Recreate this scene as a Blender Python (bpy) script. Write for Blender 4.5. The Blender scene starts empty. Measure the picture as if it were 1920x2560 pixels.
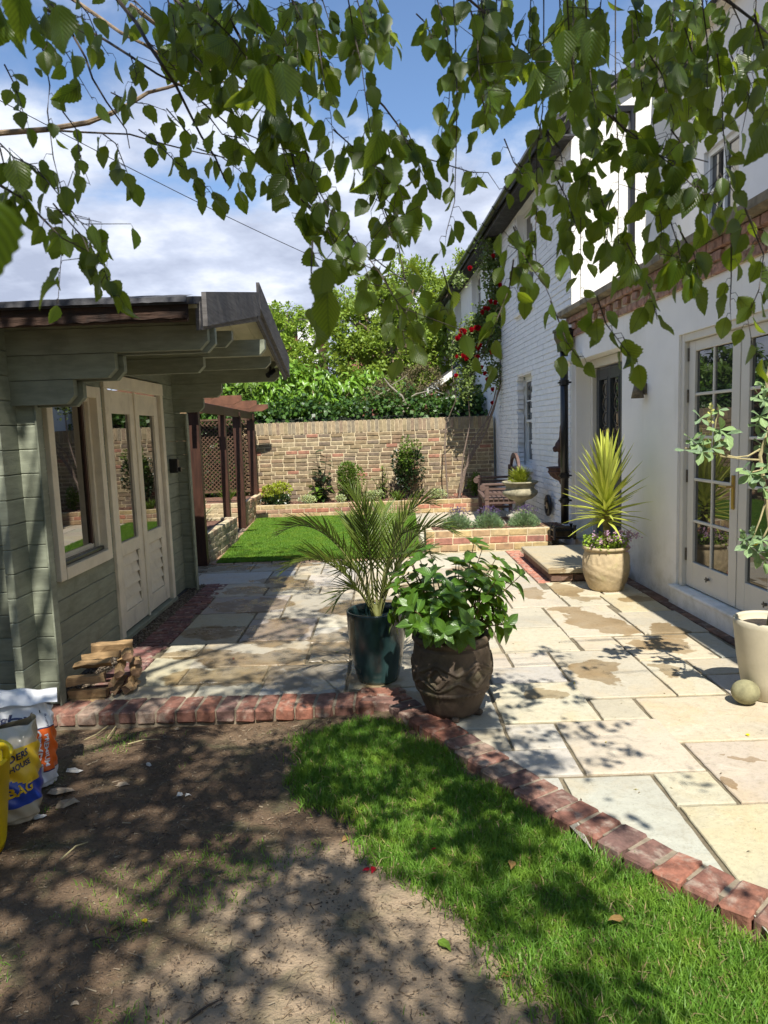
import bpy, math, random
import numpy as np
from mathutils import Vector, Matrix, Euler
random.seed(7); rng = np.random.default_rng(7)
scn = bpy.context.scene
COL = scn.collection
R = math.radians
# ------------------------------------------------------------------ camera
PITCH, ROLL, CH, FPX = R(6.6), R(2.0), 1.5, 1775.0
_R0 = Vector((1, 0, 0)); _F = Vector((0, math.cos(PITCH), -math.sin(PITCH))); _U0 = Vector((0, math.sin(PITCH), math.cos(PITCH)))
_RR = math.cos(ROLL)*_R0 - math.sin(ROLL)*_U0
_UU = math.sin(ROLL)*_R0 + math.cos(ROLL)*_U0
CAM = Vector((0, 0, CH))
cd = bpy.data.cameras.new('camera'); cam = bpy.data.objects.new('camera', cd); COL.objects.link(cam)
cd.sensor_fit = 'VERTICAL'; cd.sensor_height = 36; cd.lens = FPX/2560*36
cd.clip_start = 0.05; cd.clip_end = 2000
cam.matrix_world = Matrix(((_RR.x, _UU.x, -_F.x, 0), (_RR.y, _UU.y, -_F.y, 0), (_RR.z, _UU.z, -_F.z, CH), (0, 0, 0, 1)))
cd.dof.use_dof = True; cd.dof.focus_distance = 4.0; cd.dof.aperture_fstop = 9.0
scn.camera = cam
# ------------------------------------------------------------------ sun, sky, exposure
SUN_EL = R(55); SH = Vector((-0.10, 1, 0)).normalized()          # ground direction of shadows
ld = SH*math.cos(SUN_EL) + Vector((0, 0, -math.sin(SUN_EL)))
sl = bpy.data.lights.new('sun', 'SUN'); sl.energy = 5.0; sl.angle = R(0.53); sl.color = (1, 0.95, 0.86)
so = bpy.data.objects.new('sun', sl); COL.objects.link(so); so.rotation_euler = ld.to_track_quat('-Z', 'Y').to_euler(); so.location = (0, -6, 12)
w = bpy.data.worlds.new('World'); scn.world = w; w.use_nodes = True
nt = w.node_tree; nt.nodes.clear(); N = nt.nodes.new; L = nt.links.new
wo = N('ShaderNodeOutputWorld'); b1 = N('ShaderNodeBackground'); b2 = N('ShaderNodeBackground'); mx = N('ShaderNodeMixShader')
sky = N('ShaderNodeTexSky'); sky.sky_type = 'NISHITA'; sky.sun_disc = False; sky.sun_elevation = SUN_EL; sky.sun_rotation = R(174)
sky.air_density = 1.0; sky.dust_density = 0.2; sky.ozone_density = 4.5
b1.inputs[1].default_value = 0.12; L(sky.outputs[0], b1.inputs[0])
tc = N('ShaderNodeTexCoord'); sep = N('ShaderNodeSeparateXYZ'); L(tc.outputs['Generated'], sep.inputs[0])
def wm(op, a, b=None, c=None):
    n = N('ShaderNodeMath'); n.operation = op
    for i, v in enumerate((a, b, c)):
        if v is None: continue
        if isinstance(v, (int, float)): n.inputs[i].default_value = v
        else: L(v, n.inputs[i])
    return n.outputs[0]
zz = wm('MAXIMUM', sep.outputs[2], 0.0)
dn = wm('ADD', zz, 0.22)
cx = wm('DIVIDE', sep.outputs[0], dn); cy = wm('DIVIDE', sep.outputs[1], dn)
cmb = N('ShaderNodeCombineXYZ'); L(cx, cmb.inputs[0]); L(cy, cmb.inputs[1]); cmb.inputs[2].default_value = 3.3
n1 = N('ShaderNodeTexNoise'); n1.inputs['Scale'].default_value = 1.5; n1.inputs['Detail'].default_value = 9; n1.inputs['Roughness'].default_value = 0.56; n1.inputs['Distortion'].default_value = 0.15; L(cmb.outputs[0], n1.inputs['Vector'])
n2 = N('ShaderNodeTexNoise'); n2.inputs['Scale'].default_value = 3.2; n2.inputs['Detail'].default_value = 7; n2.inputs['Roughness'].default_value = 0.55
off = N('ShaderNodeVectorMath'); off.operation = 'ADD'; off.inputs[1].default_value = (5.2, 1.7, 9.1); L(cmb.outputs[0], off.inputs[0]); L(off.outputs[0], n2.inputs['Vector'])
# cloud banks sit low, clear blue overhead
bias = wm('MULTIPLY', wm('SUBTRACT', 0.41, zz), 1.8)
cov = wm('ADD', n1.outputs[0], bias)
mr = N('ShaderNodeMapRange'); mr.inputs[1].default_value = 0.44; mr.inputs[2].default_value = 0.62; mr.interpolation_type = 'SMOOTHSTEP'; L(cov, mr.inputs[0])
cr = N('ShaderNodeValToRGB'); cr.color_ramp.elements[0].position = 0.36; cr.color_ramp.elements[0].color = (0.46, 0.52, 0.68, 1)
cr.color_ramp.elements[1].position = 0.66; cr.color_ramp.elements[1].color = (1.0, 1.04, 1.12, 1)
e_ = cr.color_ramp.elements.new(0.5); e_.color = (0.64, 0.71, 0.88, 1)
L(n2.outputs[0], cr.inputs[0]); L(cr.outputs[0], b2.inputs[0]); b2.inputs[1].default_value = 0.70
L(mr.outputs[0], mx.inputs[0]); L(b1.outputs[0], mx.inputs[1]); L(b2.outputs[0], mx.inputs[2]); L(mx.outputs[0], wo.inputs[0])
vs = scn.view_settings
scn.display_settings.display_device = 'sRGB'
vs.view_transform = 'Standard'; vs.look = 'None'; vs.exposure = 0.64; vs.gamma = 1; vs.use_curve_mapping = False
scn.cycles.max_bounces = 8; scn.cycles.transparent_max_bounces = 8; scn.cycles.use_denoising = True

# ------------------------------------------------------------------ pixel helpers (1920x2560 photo pixels)
def ray(x, y): return _F + _RR*((x-960)/FPX) + _UU*((1280-y)/FPX)
def at(x, y, d): return CAM + ray(x, y)*d                      # d metres in front of the camera
def atY(x, y, Y): r = ray(x, y); return CAM + r*(Y/r.y)
def ground(x, y, z=0): r = ray(x, y); return CAM + r*((z-CH)/r.z)

# ------------------------------------------------------------------ object helpers
def tag(o, label=None, cat=None, group=None, kind=None):
    if label: o['label'] = label
    if cat: o['category'] = cat
    if group: o['group'] = group
    if kind: o['kind'] = kind
    return o
def empty(name, loc=(0, 0, 0), rz=0, **k):
    o = bpy.data.objects.new(name, None); COL.objects.link(o); o.location = loc; o.rotation_euler = (0, 0, rz); o.empty_display_size = .1
    return tag(o, **k)
def link(name, me, parent=None, loc=(0, 0, 0), rot=None, scale=None, color=None):
    o = bpy.data.objects.new(name, me); COL.objects.link(o); o.parent = parent; o.location = loc
    if rot is not None: o.rotation_euler = rot
    if scale is not None: o.scale = scale
    if color is not None: o.color = (*color, 1)
    return o
def npmesh(name, V, F, mat, uv=None, smooth=False):
    """F: (n,k) int array or list of such arrays"""
    me = bpy.data.meshes.new(name)
    Fs = F if isinstance(F, list) else [F]
    Fs = [np.asarray(f, dtype=np.int32) for f in Fs if len(f)]
    V = np.asarray(V, dtype=np.float32)
    me.vertices.add(len(V)); me.vertices.foreach_set('co', V.ravel())
    li = np.concatenate([f.ravel() for f in Fs]); tot = np.concatenate([np.full(len(f), f.shape[1], np.int32) for f in Fs])
    st = np.concatenate([[0], np.cumsum(tot)[:-1]]).astype(np.int32)
    me.loops.add(len(li)); me.loops.foreach_set('vertex_index', li)
    me.polygons.add(len(tot)); me.polygons.foreach_set('loop_start', st); me.polygons.foreach_set('loop_total', tot)
    if smooth: me.polygons.foreach_set('use_smooth', np.ones(len(tot), bool))
    if uv is not None:
        ul = me.uv_layers.new(name='UVMap'); ul.data.foreach_set('uv', np.asarray(uv, np.float32)[li].ravel())
    me.update(calc_edges=True); me.validate()
    if mat: me.materials.append(mat)
    return me
class MB:
    def __init__(s): s.v = []; s.f = []; s.mi = []; s.m = 0
    def add(s, V, F):
        b = len(s.v); s.v += [tuple(p) for p in V]
        for f in F: s.f.append(tuple(b+i for i in f)); s.mi.append(s.m)
        return s
    def box(s, x0, x1, y0, y1, z0, z1, M=None):
        V = [Vector(p) for p in ((x0,y0,z0),(x1,y0,z0),(x1,y1,z0),(x0,y1,z0),(x0,y0,z1),(x1,y0,z1),(x1,y1,z1),(x0,y1,z1))]
        if M is not None: V = [M @ p for p in V]
        return s.add(V, [(0,3,2,1),(4,5,6,7),(0,1,5,4),(1,2,6,5),(2,3,7,6),(3,0,4,7)])
    def cbox(s, x0, x1, y0, y1, z0, z1, c=.004, M=None, jit=0):
        """chamfered box"""
        X = ((x0, x1), (y0, y1), (z0, z1)); V = []; idx = {}
        for i in (0, 1):
            for j in (0, 1):
                for k in (0, 1):
                    for a in range(3):
                        p = [X[0][i], X[1][j], X[2][k]]
                        sg = (1 if i == 0 else -1, 1 if j == 0 else -1, 1 if k == 0 else -1)
                        for b in range(3):
                            if b != a: p[b] += sg[b]*c
                        if jit: p = [q+random.uniform(-jit, jit) for q in p]
                        idx[i, j, k, a] = len(V); V.append(Vector(p))
        F = []
        I = idx
        for a in range(3):
            b, c2 = (a+1) % 3, (a+2) % 3
            for side in (0, 1):
                q = []
                for (u, v) in ((0,0),(1,0),(1,1),(0,1)):
                    t = [0,0,0]; t[a] = side; t[b] = u; t[c2] = v; q.append(I[t[0],t[1],t[2],a])
                F.append(tuple(q) if side else tuple(q[::-1]))
        for a in range(3):
            b, c2 = (a+1) % 3, (a+2) % 3
            for u in (0, 1):
                for v in (0, 1):
                    t0 = [0,0,0]; t1 = [0,0,0]; t0[b] = t1[b] = u; t0[c2] = t1[c2] = v; t1[a] = 1
                    q = (I[*t0, b], I[*t1, b], I[*t1, c2], I[*t0, c2])
                    F.append(q if (u == v) == False else q[::-1])
        for i in (0, 1):
            for j in (0, 1):
                for k in (0, 1):
                    q = (I[i,j,k,0], I[i,j,k,1], I[i,j,k,2])
                    F.append(q if (i+j+k) % 2 else q[::-1])
        if M is not None: V = [M @ p for p in V]
        return s.add(V, F)
    def tube(s, pts, rad, n=8, cap=True):
        pts = [Vector(p) for p in pts]; m = len(pts)
        if not hasattr(rad, '__len__'): rad = [rad]*m
        up = Vector((.3, .2, 1)).normalized(); V = []
        for i, p in enumerate(pts):
            t = (pts[min(i+1, m-1)] - pts[max(i-1, 0)]).normalized()
            a = t.cross(up)
            if a.length < .05: a = t.cross(Vector((1, 0, 0)))
            a.normalize(); b = t.cross(a)
            for k in range(n):
                th = 2*math.pi*k/n; V.append(p + (a*math.cos(th)+b*math.sin(th))*rad[i])
        F = [(i*n+k, i*n+(k+1) % n, (i+1)*n+(k+1) % n, (i+1)*n+k) for i in range(m-1) for k in range(n)]
        if cap: F += [tuple(range(n))[::-1], tuple((m-1)*n+k for k in range(n))]
        return s.add(V, F)
    def lathe(s, prof, n=32, c=(0, 0), fn=None):
        V = []; m = len(prof)
        for i, (r, z) in enumerate(prof):
            for k in range(n):
                th = 2*math.pi*k/n
                rr = r + (fn(th, z, r) if fn else 0)
                V.append((c[0]+rr*math.cos(th), c[1]+rr*math.sin(th), z))
        F = [(i*n+k, i*n+(k+1) % n, (i+1)*n+(k+1) % n, (i+1)*n+k) for i in range(m-1) for k in range(n)]
        return s.add(V, F)
    def prism(s, poly, axis, a0, a1, M=None):
        """extrude a 2-D polygon along an axis; poly in the other two axes (x,y)->z ; (x,z)->y ; (y,z)->x"""
        def P(p, t):
            return {'z': (p[0], p[1], t), 'y': (p[0], t, p[1]), 'x': (t, p[0], p[1])}[axis]
        n = len(poly); V = [Vector(P(p, a0)) for p in poly]+[Vector(P(p, a1)) for p in poly]
        if M is not None: V = [M @ p for p in V]
        F = [tuple(range(n)), tuple(range(2*n-1, n-1, -1))]+[(i, i+n, (i+1) % n+n, (i+1) % n) for i in range(n)]
        return s.add(V, F)
    def mesh(s, name, *mats, smooth=False):
        me = bpy.data.meshes.new(name); me.from_pydata([tuple(v) for v in s.v], [], s.f)
        for m in mats: me.materials.append(m)
        if len(mats) > 1: me.polygons.foreach_set('material_index', s.mi)
        if smooth: me.polygons.foreach_set('use_smooth', [True]*len(me.polygons))
        bm = None
        import bmesh
        bm = bmesh.new(); bm.from_mesh(me); bmesh.ops.recalc_face_normals(bm, faces=bm.faces); bm.to_mesh(me); bm.free()
        return me
    def build(s, name, mat, parent=None, smooth=False, **k):
        mats = mat if isinstance(mat, (list, tuple)) else [mat]
        return link(name, s.mesh(name, *mats, smooth=smooth), parent, **k)

# ------------------------------------------------------------------ materials
def newmat(name):
    m = bpy.data.materials.new(name); m.use_nodes = True; t = m.node_tree
    b = t.nodes['Principled BSDF']; return m, t, b
class G:
    """tiny node-graph helper"""
    def __init__(s, t): s.t = t; s.n = t.nodes; s.l = t.links
    def node(s, kind, **k):
        n = s.n.new(kind)
        for a, v in k.items(): setattr(n, a, v)
        return n
    def put(s, sock, v):
        if hasattr(v, 'is_linked'): s.l.new(v, sock)
        else:
            if sock.type == 'RGBA' and len(v) == 3: v = (*v, 1)
            sock.default_value = v
    def math(s, op, a, b=0.0, c=None):
        n = s.node('ShaderNodeMath', operation=op); s.put(n.inputs[0], a); s.put(n.inputs[1], b)
        if c is not None: s.put(n.inputs[2], c)
        return n.outputs[0]
    def mix(s, f, a, b, blend='MIX'):
        n = s.node('ShaderNodeMix', data_type='RGBA', blend_type=blend); s.put(n.inputs[0], f); s.put(n.inputs[6], a); s.put(n.inputs[7], b); return n.outputs[2]
    def ramp(s, f, *el):
        n = s.node('ShaderNodeValToRGB'); e = n.color_ramp.elements
        e[0].position, e[0].color = el[0][0], (*el[0][1], 1); e[1].position, e[1].color = el[-1][0], (*el[-1][1], 1)
        for p, c in el[1:-1]: x = e.new(p); x.color = (*c, 1)
        s.put(n.inputs[0], f); return n.outputs[0]
    def vec(s, world=False):
        if world: v = s.node('ShaderNodeNewGeometry').outputs['Position']; return v
        tc = s.node('ShaderNodeTexCoord'); oi = s.node('ShaderNodeObjectInfo')
        m = s.node('ShaderNodeVectorMath', operation='SCALE'); m.inputs[0].default_value = (37, 51, 23); s.l.new(oi.outputs['Random'], m.inputs['Scale'])
        a = s.node('ShaderNodeVectorMath', operation='ADD'); s.l.new(tc.outputs['Object'], a.inputs[0]); s.l.new(m.outputs[0], a.inputs[1]); return a.outputs[0]
    def noise(s, vec, scale, detail=4, rough=.55, dist=0, sc3=None):
        if sc3:
            m = s.node('ShaderNodeVectorMath', operation='MULTIPLY'); s.put(m.inputs[0], vec); m.inputs[1].default_value = sc3; vec = m.outputs[0]
        n = s.node('ShaderNodeTexNoise'); s.put(n.inputs['Vector'], vec); n.inputs['Scale'].default_value = scale; n.inputs['Detail'].default_value = detail
        n.inputs['Roughness'].default_value = rough; n.inputs['Distortion'].default_value = dist; return n.outputs[0]
    def step(s, f, a, b):
        n = s.node('ShaderNodeMapRange', interpolation_type='SMOOTHSTEP'); s.put(n.inputs[0], f); n.inputs[1].default_value = a; n.inputs[2].default_value = b; return n.outputs[0]
    def bump(s, h, strength, dist=.01, normal=None):
        n = s.node('ShaderNodeBump'); n.inputs['Strength'].default_value = strength; n.inputs['Distance'].default_value = dist; s.put(n.inputs['Height'], h)
        if normal is not None: s.l.new(normal, n.inputs['Normal'])
        return n.outputs[0]
def surf(name, base, var=.25, scale=8, rough=.8, bump=.3, bscale=60, bdist=.004, dirt=None, dirt_amt=.5, dscale=3, sc3=None, world=False, spec=.5, objcol=False, rvar=0):
    m, t, b = newmat(name); g = G(t); v = g.vec(world)
    n1 = g.noise(v, scale, 5, .6, sc3=sc3)
    c = base
    if objcol: c = g.node('ShaderNodeObjectInfo').outputs['Color']
    dk = g.mix(1.0, c, (1-var,)*3, 'MULTIPLY'); lt = g.mix(1.0, c, (1+var*.8,)*3, 'MULTIPLY')
    col = g.mix(g.step(n1, .3, .7), dk, lt)
    if dirt:
        n2 = g.noise(v, dscale, 6, .65, .3); col = g.mix(g.math('MULTIPLY', g.step(n2, .5, .72), dirt_amt), col, dirt)
    if rvar:
        oi = g.node('ShaderNodeObjectInfo'); k = g.math('MULTIPLY_ADD', oi.outputs['Random'], rvar*2, 1-rvar)
        cc = g.node('ShaderNodeCombineXYZ'); [g.l.new(k, cc.inputs[i]) for i in range(3)]
        col = g.mix(1.0, col, cc.outputs[0], 'MULTIPLY')
    g.put(b.inputs['Base Color'], col); b.inputs['Roughness'].default_value = rough; b.inputs['Specular IOR Level'].default_value = spec
    if bump: g.l.new(g.bump(g.noise(v, bscale, 5, .6, sc3=sc3), bump, bdist), b.inputs['Normal'])
    return m
def leafmat(name, top, trans, rough=.42, tfac=.42, vein=14, rnd=.3, gloss=.35, under=None):
    m, t, b = newmat(name); g = G(t); out = t.nodes['Material Output']
    geo = g.node('ShaderNodeNewGeometry'); uv = g.node('ShaderNodeUVMap'); sp = g.node('ShaderNodeSeparateXYZ'); g.l.new(uv.outputs[0], sp.inputs[0])
    oi = g.node('ShaderNodeObjectInfo')
    r = g.math('FRACT', g.math('ADD', geo.outputs['Random Per Island'], g.math('MULTIPLY', oi.outputs['Random'], 7.31)))
    ax = g.math('ABSOLUTE', g.math('SUBTRACT', sp.outputs[0], .5))
    ph = g.math('MULTIPLY', g.math('SUBTRACT', sp.outputs[1], g.math('MULTIPLY', ax, .9)), vein*6.283)
    ve = g.math('MULTIPLY_ADD', g.math('SINE', ph), .5, .5)
    mid = g.step(ax, .0, .035)
    k = g.math('MULTIPLY_ADD', r, 2*rnd, 1-rnd)
    cc = g.node('ShaderNodeCombineXYZ'); [g.l.new(k, cc.inputs[i]) for i in (0, 1)]; g.put(cc.inputs[2], .9)
    ct = g.mix(1.0, top, cc.outputs[0], 'MULTIPLY'); ct = g.mix(g.math('MULTIPLY', ve, .22), ct, tuple(q*1.7 for q in top))
    ct = g.mix(mid, tuple(min(1, q*2.2) for q in top), ct)
    if under: ct = g.mix(geo.outputs['Backfacing'], ct, under)
    cs = g.mix(1.0, trans, cc.outputs[0], 'MULTIPLY'); cs = g.mix(g.math('MULTIPLY', ve, .45), tuple(q*.62 for q in trans), cs); cs = g.mix(mid, tuple(q*.35 for q in trans), cs)
    g.put(b.inputs['Base Color'], ct); b.inputs['Roughness'].default_value = rough; b.inputs['Specular IOR Level'].default_value = gloss
    bp = g.bump(g.math('MULTIPLY', ve, 1.0), .35, .0015); g.l.new(bp, b.inputs['Normal'])
    tr = g.node('ShaderNodeBsdfTranslucent'); g.put(tr.inputs[0], cs)
    mxs = g.node('ShaderNodeMixShader'); mxs.inputs[0].default_value = tfac; g.l.new(b.outputs[0], mxs.inputs[1]); g.l.new(tr.outputs[0], mxs.inputs[2]); g.l.new(mxs.outputs[0], out.inputs[0])
    return m
def flat(name, c, rough=.6, metal=0, spec=.5, coat=0):
    return_ = surf(name, c, .08, 12, rough, .08, 80, .002, spec=spec)
    b = return_.node_tree.nodes['Principled BSDF']; b.inputs['Metallic'].default_value = metal; b.inputs['Coat Weight'].default_value = coat
    return return_

M = {}
M['brick'] = surf('brick', (.3,.2,.12), .25, 14, .92, .5, 45, .005, dirt=(.10,.08,.06), dirt_amt=.4, dscale=9, objcol=True)
M['edge_brick'] = surf('edging_brick', (.3,.12,.08), .4, 20, .9, .8, 60, .005, dirt=(.40,.34,.27), dirt_amt=.7, dscale=11, objcol=True)
M['mortar'] = surf('mortar', (.58,.48,.31), .25, 20, .95, .6, 90, .004)
M['mortar_dark'] = surf('patio_jointing', (.17,.14,.09), .3, 25, .95, .6, 90, .004, dirt=(.05,.05,.02), dirt_amt=.5, dscale=4)
M['green'] = surf('sage_green_timber', (.245,.265,.195), .16, 7, .62, .4, 30, .003, dirt=(.10,.11,.07), dirt_amt=.5, dscale=2.5, sc3=(1,1,5), rvar=.10)
M['cream'] = surf('cream_painted_timber', (.80,.715,.55), .08, 6, .55, .12, 40, .002, dirt=(.34,.27,.17), dirt_amt=.25, dscale=7, rvar=.03)
M['soffit'] = surf('cream_soffit_board', (.52,.49,.33), .1, 6, .6, .1, 40, .002)
M['greywood'] = surf('weathered_grey_timber', (.115,.108,.105), .3, 10, .8, .45, 26, .003, sc3=(.6,.6,7))
M['felt'] = surf('roofing_felt', (.05,.05,.055), .3, 20, .9, .5, 80, .004, dirt=(.2,.19,.19), dirt_amt=.3, dscale=5)
M['rot'] = surf('rotten_timber', (.035,.018,.011), .6, 22, .95, .9, 40, .012, sc3=(.25,1,1.6), dirt=(.012,.009,.008), dirt_amt=.8, dscale=8)
M['render'] = surf('white_render', (.87,.85,.80), .05, 1.5, .85, .12, 90, .002, dirt=(.56,.54,.40), dirt_amt=.25, dscale=.8, world=True)
def wall_dirt(m):
    t = m.node_tree; g = G(t); b = t.nodes['Principled BSDF']; P = g.vec(True); sp = g.node('ShaderNodeSeparateXYZ'); g.l.new(P, sp.inputs[0])
    src = b.inputs['Base Color'].links[0].from_socket
    low = g.math('MULTIPLY', g.step(sp.outputs[2], .75, .0), g.step(g.noise(P, 7, 6, .65), .38, .68))
    drip = g.math('MULTIPLY', g.step(g.noise(P, 5, 5, .6, sc3=(2.2, 2.2, .18)), .60, .76), .16)
    c = g.mix(g.math('MULTIPLY', low, .42), src, (.40, .38, .27)); c = g.mix(drip, c, (.42, .41, .33)); g.l.new(c, b.inputs['Base Color'])
wall_dirt(M['render'])
M['wbrick'] = surf('white_painted_brick', (.84,.84,.83), .05, 8, .75, .45, 30, .006, dirt=(.6,.6,.58), dirt_amt=.2, dscale=4)
M['dkpaint'] = flat('dark_grey_paint', (.045,.052,.058), .35)
M['frame'] = surf('painted_joinery', (.66,.63,.555), .04, 4, .45, .05, 60, .001)
M['whiteframe'] = surf('white_sash_paint', (.78,.78,.74), .04, 4, .45, .05, 60, .001)
M['black'] = flat('black_gloss_iron', (.012,.012,.013), .28)
M['rust'] = surf('rusted_iron', (.085,.042,.032), .35, 20, .8, .6, 60, .006)
M['bronze'] = surf('tarnished_bronze', (.12,.10,.07), .5, 25, .5, .5, 70, .004)
M['brass'] = flat('brass', (.55,.38,.14), .3, metal=1)
M['slate'] = surf('slate_roof', (.035,.034,.036), .3, 10, .7, .4, 30, .004)
M['darkwood'] = surf('dark_stained_timber', (.052,.021,.012), .35, 8, .5, .25, 30, .003, sc3=(4,4,.5))
M['redwood'] = surf('orange_stained_timber', (.155,.066,.036), .3, 8, .5, .2, 30, .003)
M['lattice_dark'] = surf('dark_lattice_timber', (.10,.055,.03), .3, 12, .7, .2, 40, .002)
M['lattice'] = surf('lattice_timber', (.30,.20,.105), .3, 12, .7, .2, 40, .002)
M['bench'] = surf('weathered_teak', (.115,.070,.055), .25, 10, .75, .3, 40, .003, sc3=(.5,3,3), rvar=.12)
M['stone'] = surf('cast_stone', (.40,.375,.30), .25, 14, .9, .6, 60, .006, dirt=(.16,.155,.10), dirt_amt=.5, dscale=8)
M['urnstone'] = surf('mossy_cast_stone', (.30,.27,.18), .3, 14, .9, .6, 60, .006, dirt=(.10,.095,.05), dirt_amt=.7, dscale=8)
M['ball'] = surf('lichened_stone', (.235,.22,.12), .25, 18, .9, .5, 70, .004, dirt=(.34,.33,.18), dirt_amt=.4, dscale=12)
M['terracotta_pale'] = surf('algae_terracotta', (.46,.36,.215), .2, 9, .85, .5, 26, .012, dirt=(.34,.32,.13), dirt_amt=.6, dscale=7)
M['terracotta_dark'] = surf('aged_dark_terracotta', (.115,.082,.056), .35, 8, .75, .5, 28, .010, dirt=(.17,.16,.08), dirt_amt=.6, dscale=6)
M['concrete'] = surf('pale_concrete_pot', (.50,.45,.33), .08, 6, .75, .3, 90, .002, dirt=(.34,.30,.2), dirt_amt=.3, dscale=10)
M['potsoil'] = surf('potting_soil', (.035,.026,.02), .5, 40, .95, .9, 60, .015)
M['mulch'] = surf('bark_mulch', (.17,.085,.055), .6, 30, .95, 1, 50, .02)
M['mulchchip'] = surf('bark_chip', (.24,.12,.08), .5, 20, .9, .5, 60, .006, objcol=False)
M['bark'] = surf('birch_bark', (.21,.155,.10), .35, 30, .85, .6, 60, .004, sc3=(1,1,1))
M['twig'] = surf('dark_twig', (.045,.032,.022), .3, 30, .7, .3, 60, .002)
M['log'] = surf('split_log_wood', (.36,.235,.115), .3, 9, .85, .6, 30, .006, sc3=(.5,5,5), dirt=(.12,.07,.03), dirt_amt=.5, dscale=5, rvar=.2)
M['logend'] = surf('log_end_grain', (.25,.15,.085), .35, 30, .9, .6, 60, .004)
M['yellow'] = flat('yellow_plastic', (.82,.60,.01), .38)
M['gravel'] = surf('gravel_stone', (.15,.12,.09), .6, 30, .85, .4, 60, .005)
M['wire'] = flat('black_cable', (.02,.02,.02), .6)
M['red'] = leafmat('red_petal', (.55,.01,.03), (.6,.02,.05), vein=3)
M['pink'] = leafmat('pink_petal', (.62,.38,.55), (.5,.3,.45), vein=2)
M['purple'] = leafmat('lavender_floret', (.15,.10,.25), (.15,.1,.25), vein=2)
M['yellowpetal'] = leafmat('yellow_petal', (.8,.62,.02), (.7,.5,.02), vein=2)
M['paleflower'] = leafmat('pale_yellow_flower', (.6,.62,.22), (.5,.5,.2), vein=2)
M['birchleaf'] = leafmat('birch_leaf', (.034,.066,.009), (.50,.64,.04), tfac=.45, vein=9, gloss=.5, rough=.36, rnd=.5, under=(.055,.095,.015))
M['hydleaf'] = leafmat('glossy_shrub_leaf', (.075,.16,.022), (.36,.52,.04), tfac=.35, vein=6, gloss=.6, rough=.33)
M['palmleaf'] = leafmat('palm_leaflet', (.11,.155,.03), (.32,.38,.05), tfac=.3, vein=0, gloss=.5, rough=.4)
M['yuccaleaf'] = leafmat('yellow_green_yucca_leaf', (.47,.52,.10), (.55,.58,.10), tfac=.3, vein=0, rough=.45, rnd=.22)
M['lupinleaf'] = leafmat('pale_grey_green_leaf', (.20,.30,.15), (.30,.42,.14), tfac=.3, vein=3, rough=.6)
M['ivyleaf'] = leafmat('dark_ivy_leaf', (.05,.11,.02), (.14,.24,.03), tfac=.25, vein=3, gloss=.45, rnd=.6)
M['laurelleaf'] = leafmat('laurel_leaf', (.16,.30,.035), (.42,.58,.06), tfac=.35, vein=4, gloss=.6, rough=.35)
M['oakleaf'] = leafmat('yellow_green_tree_leaf', (.20,.29,.045), (.46,.56,.07), tfac=.35, vein=3, rnd=.4)
M['limeleaf'] = leafmat('bright_green_tree_leaf', (.24,.36,.05), (.5,.62,.08), tfac=.35, vein=3, rnd=.3)
M['darkshrub'] = leafmat('dark_shrub_leaf', (.022,.045,.015), (.05,.08,.02), tfac=.2, vein=3, gloss=.7, rough=.3)
M['midshrub'] = leafmat('mid_green_shrub_leaf', (.10,.17,.025), (.26,.36,.05), tfac=.3, vein=3)
M['yshrub'] = leafmat('yellow_green_shrub_leaf', (.28,.33,.03), (.42,.46,.05), tfac=.3, vein=3)
M['variegated'] = leafmat('variegated_leaf', (.40,.46,.24), (.4,.45,.2), tfac=.25, vein=2, rnd=.45)
M['lavleaf'] = leafmat('lavender_leaf', (.17,.26,.13), (.2,.3,.12), tfac=.2, vein=0, rough=.8)
M['brownleaf'] = leafmat('dry_brown_leaf', (.20,.12,.05), (.2,.12,.04), tfac=.15, vein=4, rough=.8)
M['greyshrub'] = leafmat('grey_brown_shrub_leaf', (.14,.115,.06), (.16,.14,.06), tfac=.15, vein=2, rough=.8)
def grassmat(name, a, b, tr):
    m, t, bs = newmat(name); g = G(t); geo = g.node('ShaderNodeNewGeometry')
    col = g.mix(geo.outputs['Random Per Island'], a, b)
    n = g.noise(geo.outputs['Position'], 5, 3); col = g.mix(g.math('MULTIPLY', g.step(n, .42, .7), .5), col, tuple(q*f for q, f in zip(b, (1.5, 1.15, .9))))
    g.put(bs.inputs['Base Color'], col); bs.inputs['Roughness'].default_value = .5; bs.inputs['Specular IOR Level'].default_value = .35
    trn = g.node('ShaderNodeBsdfTranslucent'); g.put(trn.inputs[0], tr); mx_ = g.node('ShaderNodeMixShader'); mx_.inputs[0].default_value = .3
    g.l.new(bs.outputs[0], mx_.inputs[1]); g.l.new(trn.outputs[0], mx_.inputs[2]); g.l.new(mx_.outputs[0], t.nodes['Material Output'].inputs[0]); return m
M['grass'] = grassmat('grass_blade', (.075,.185,.02), (.18,.34,.045), (.28,.46,.05))
M['lawngrass'] = grassmat('mown_lawn_grass', (.095,.215,.02), (.17,.32,.035), (.2,.4,.04))
M['drygrass'] = grassmat('dry_grass', (.30,.24,.12), (.42,.34,.18), (.2,.16,.08))
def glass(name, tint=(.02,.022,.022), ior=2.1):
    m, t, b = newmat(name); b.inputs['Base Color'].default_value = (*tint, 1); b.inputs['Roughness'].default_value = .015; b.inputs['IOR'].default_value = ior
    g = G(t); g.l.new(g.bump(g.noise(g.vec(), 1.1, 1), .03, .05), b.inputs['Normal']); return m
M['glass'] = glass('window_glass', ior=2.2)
M['shedglass'] = glass('shed_window_glass', (.015,.013,.01), ior=3.8)
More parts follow.
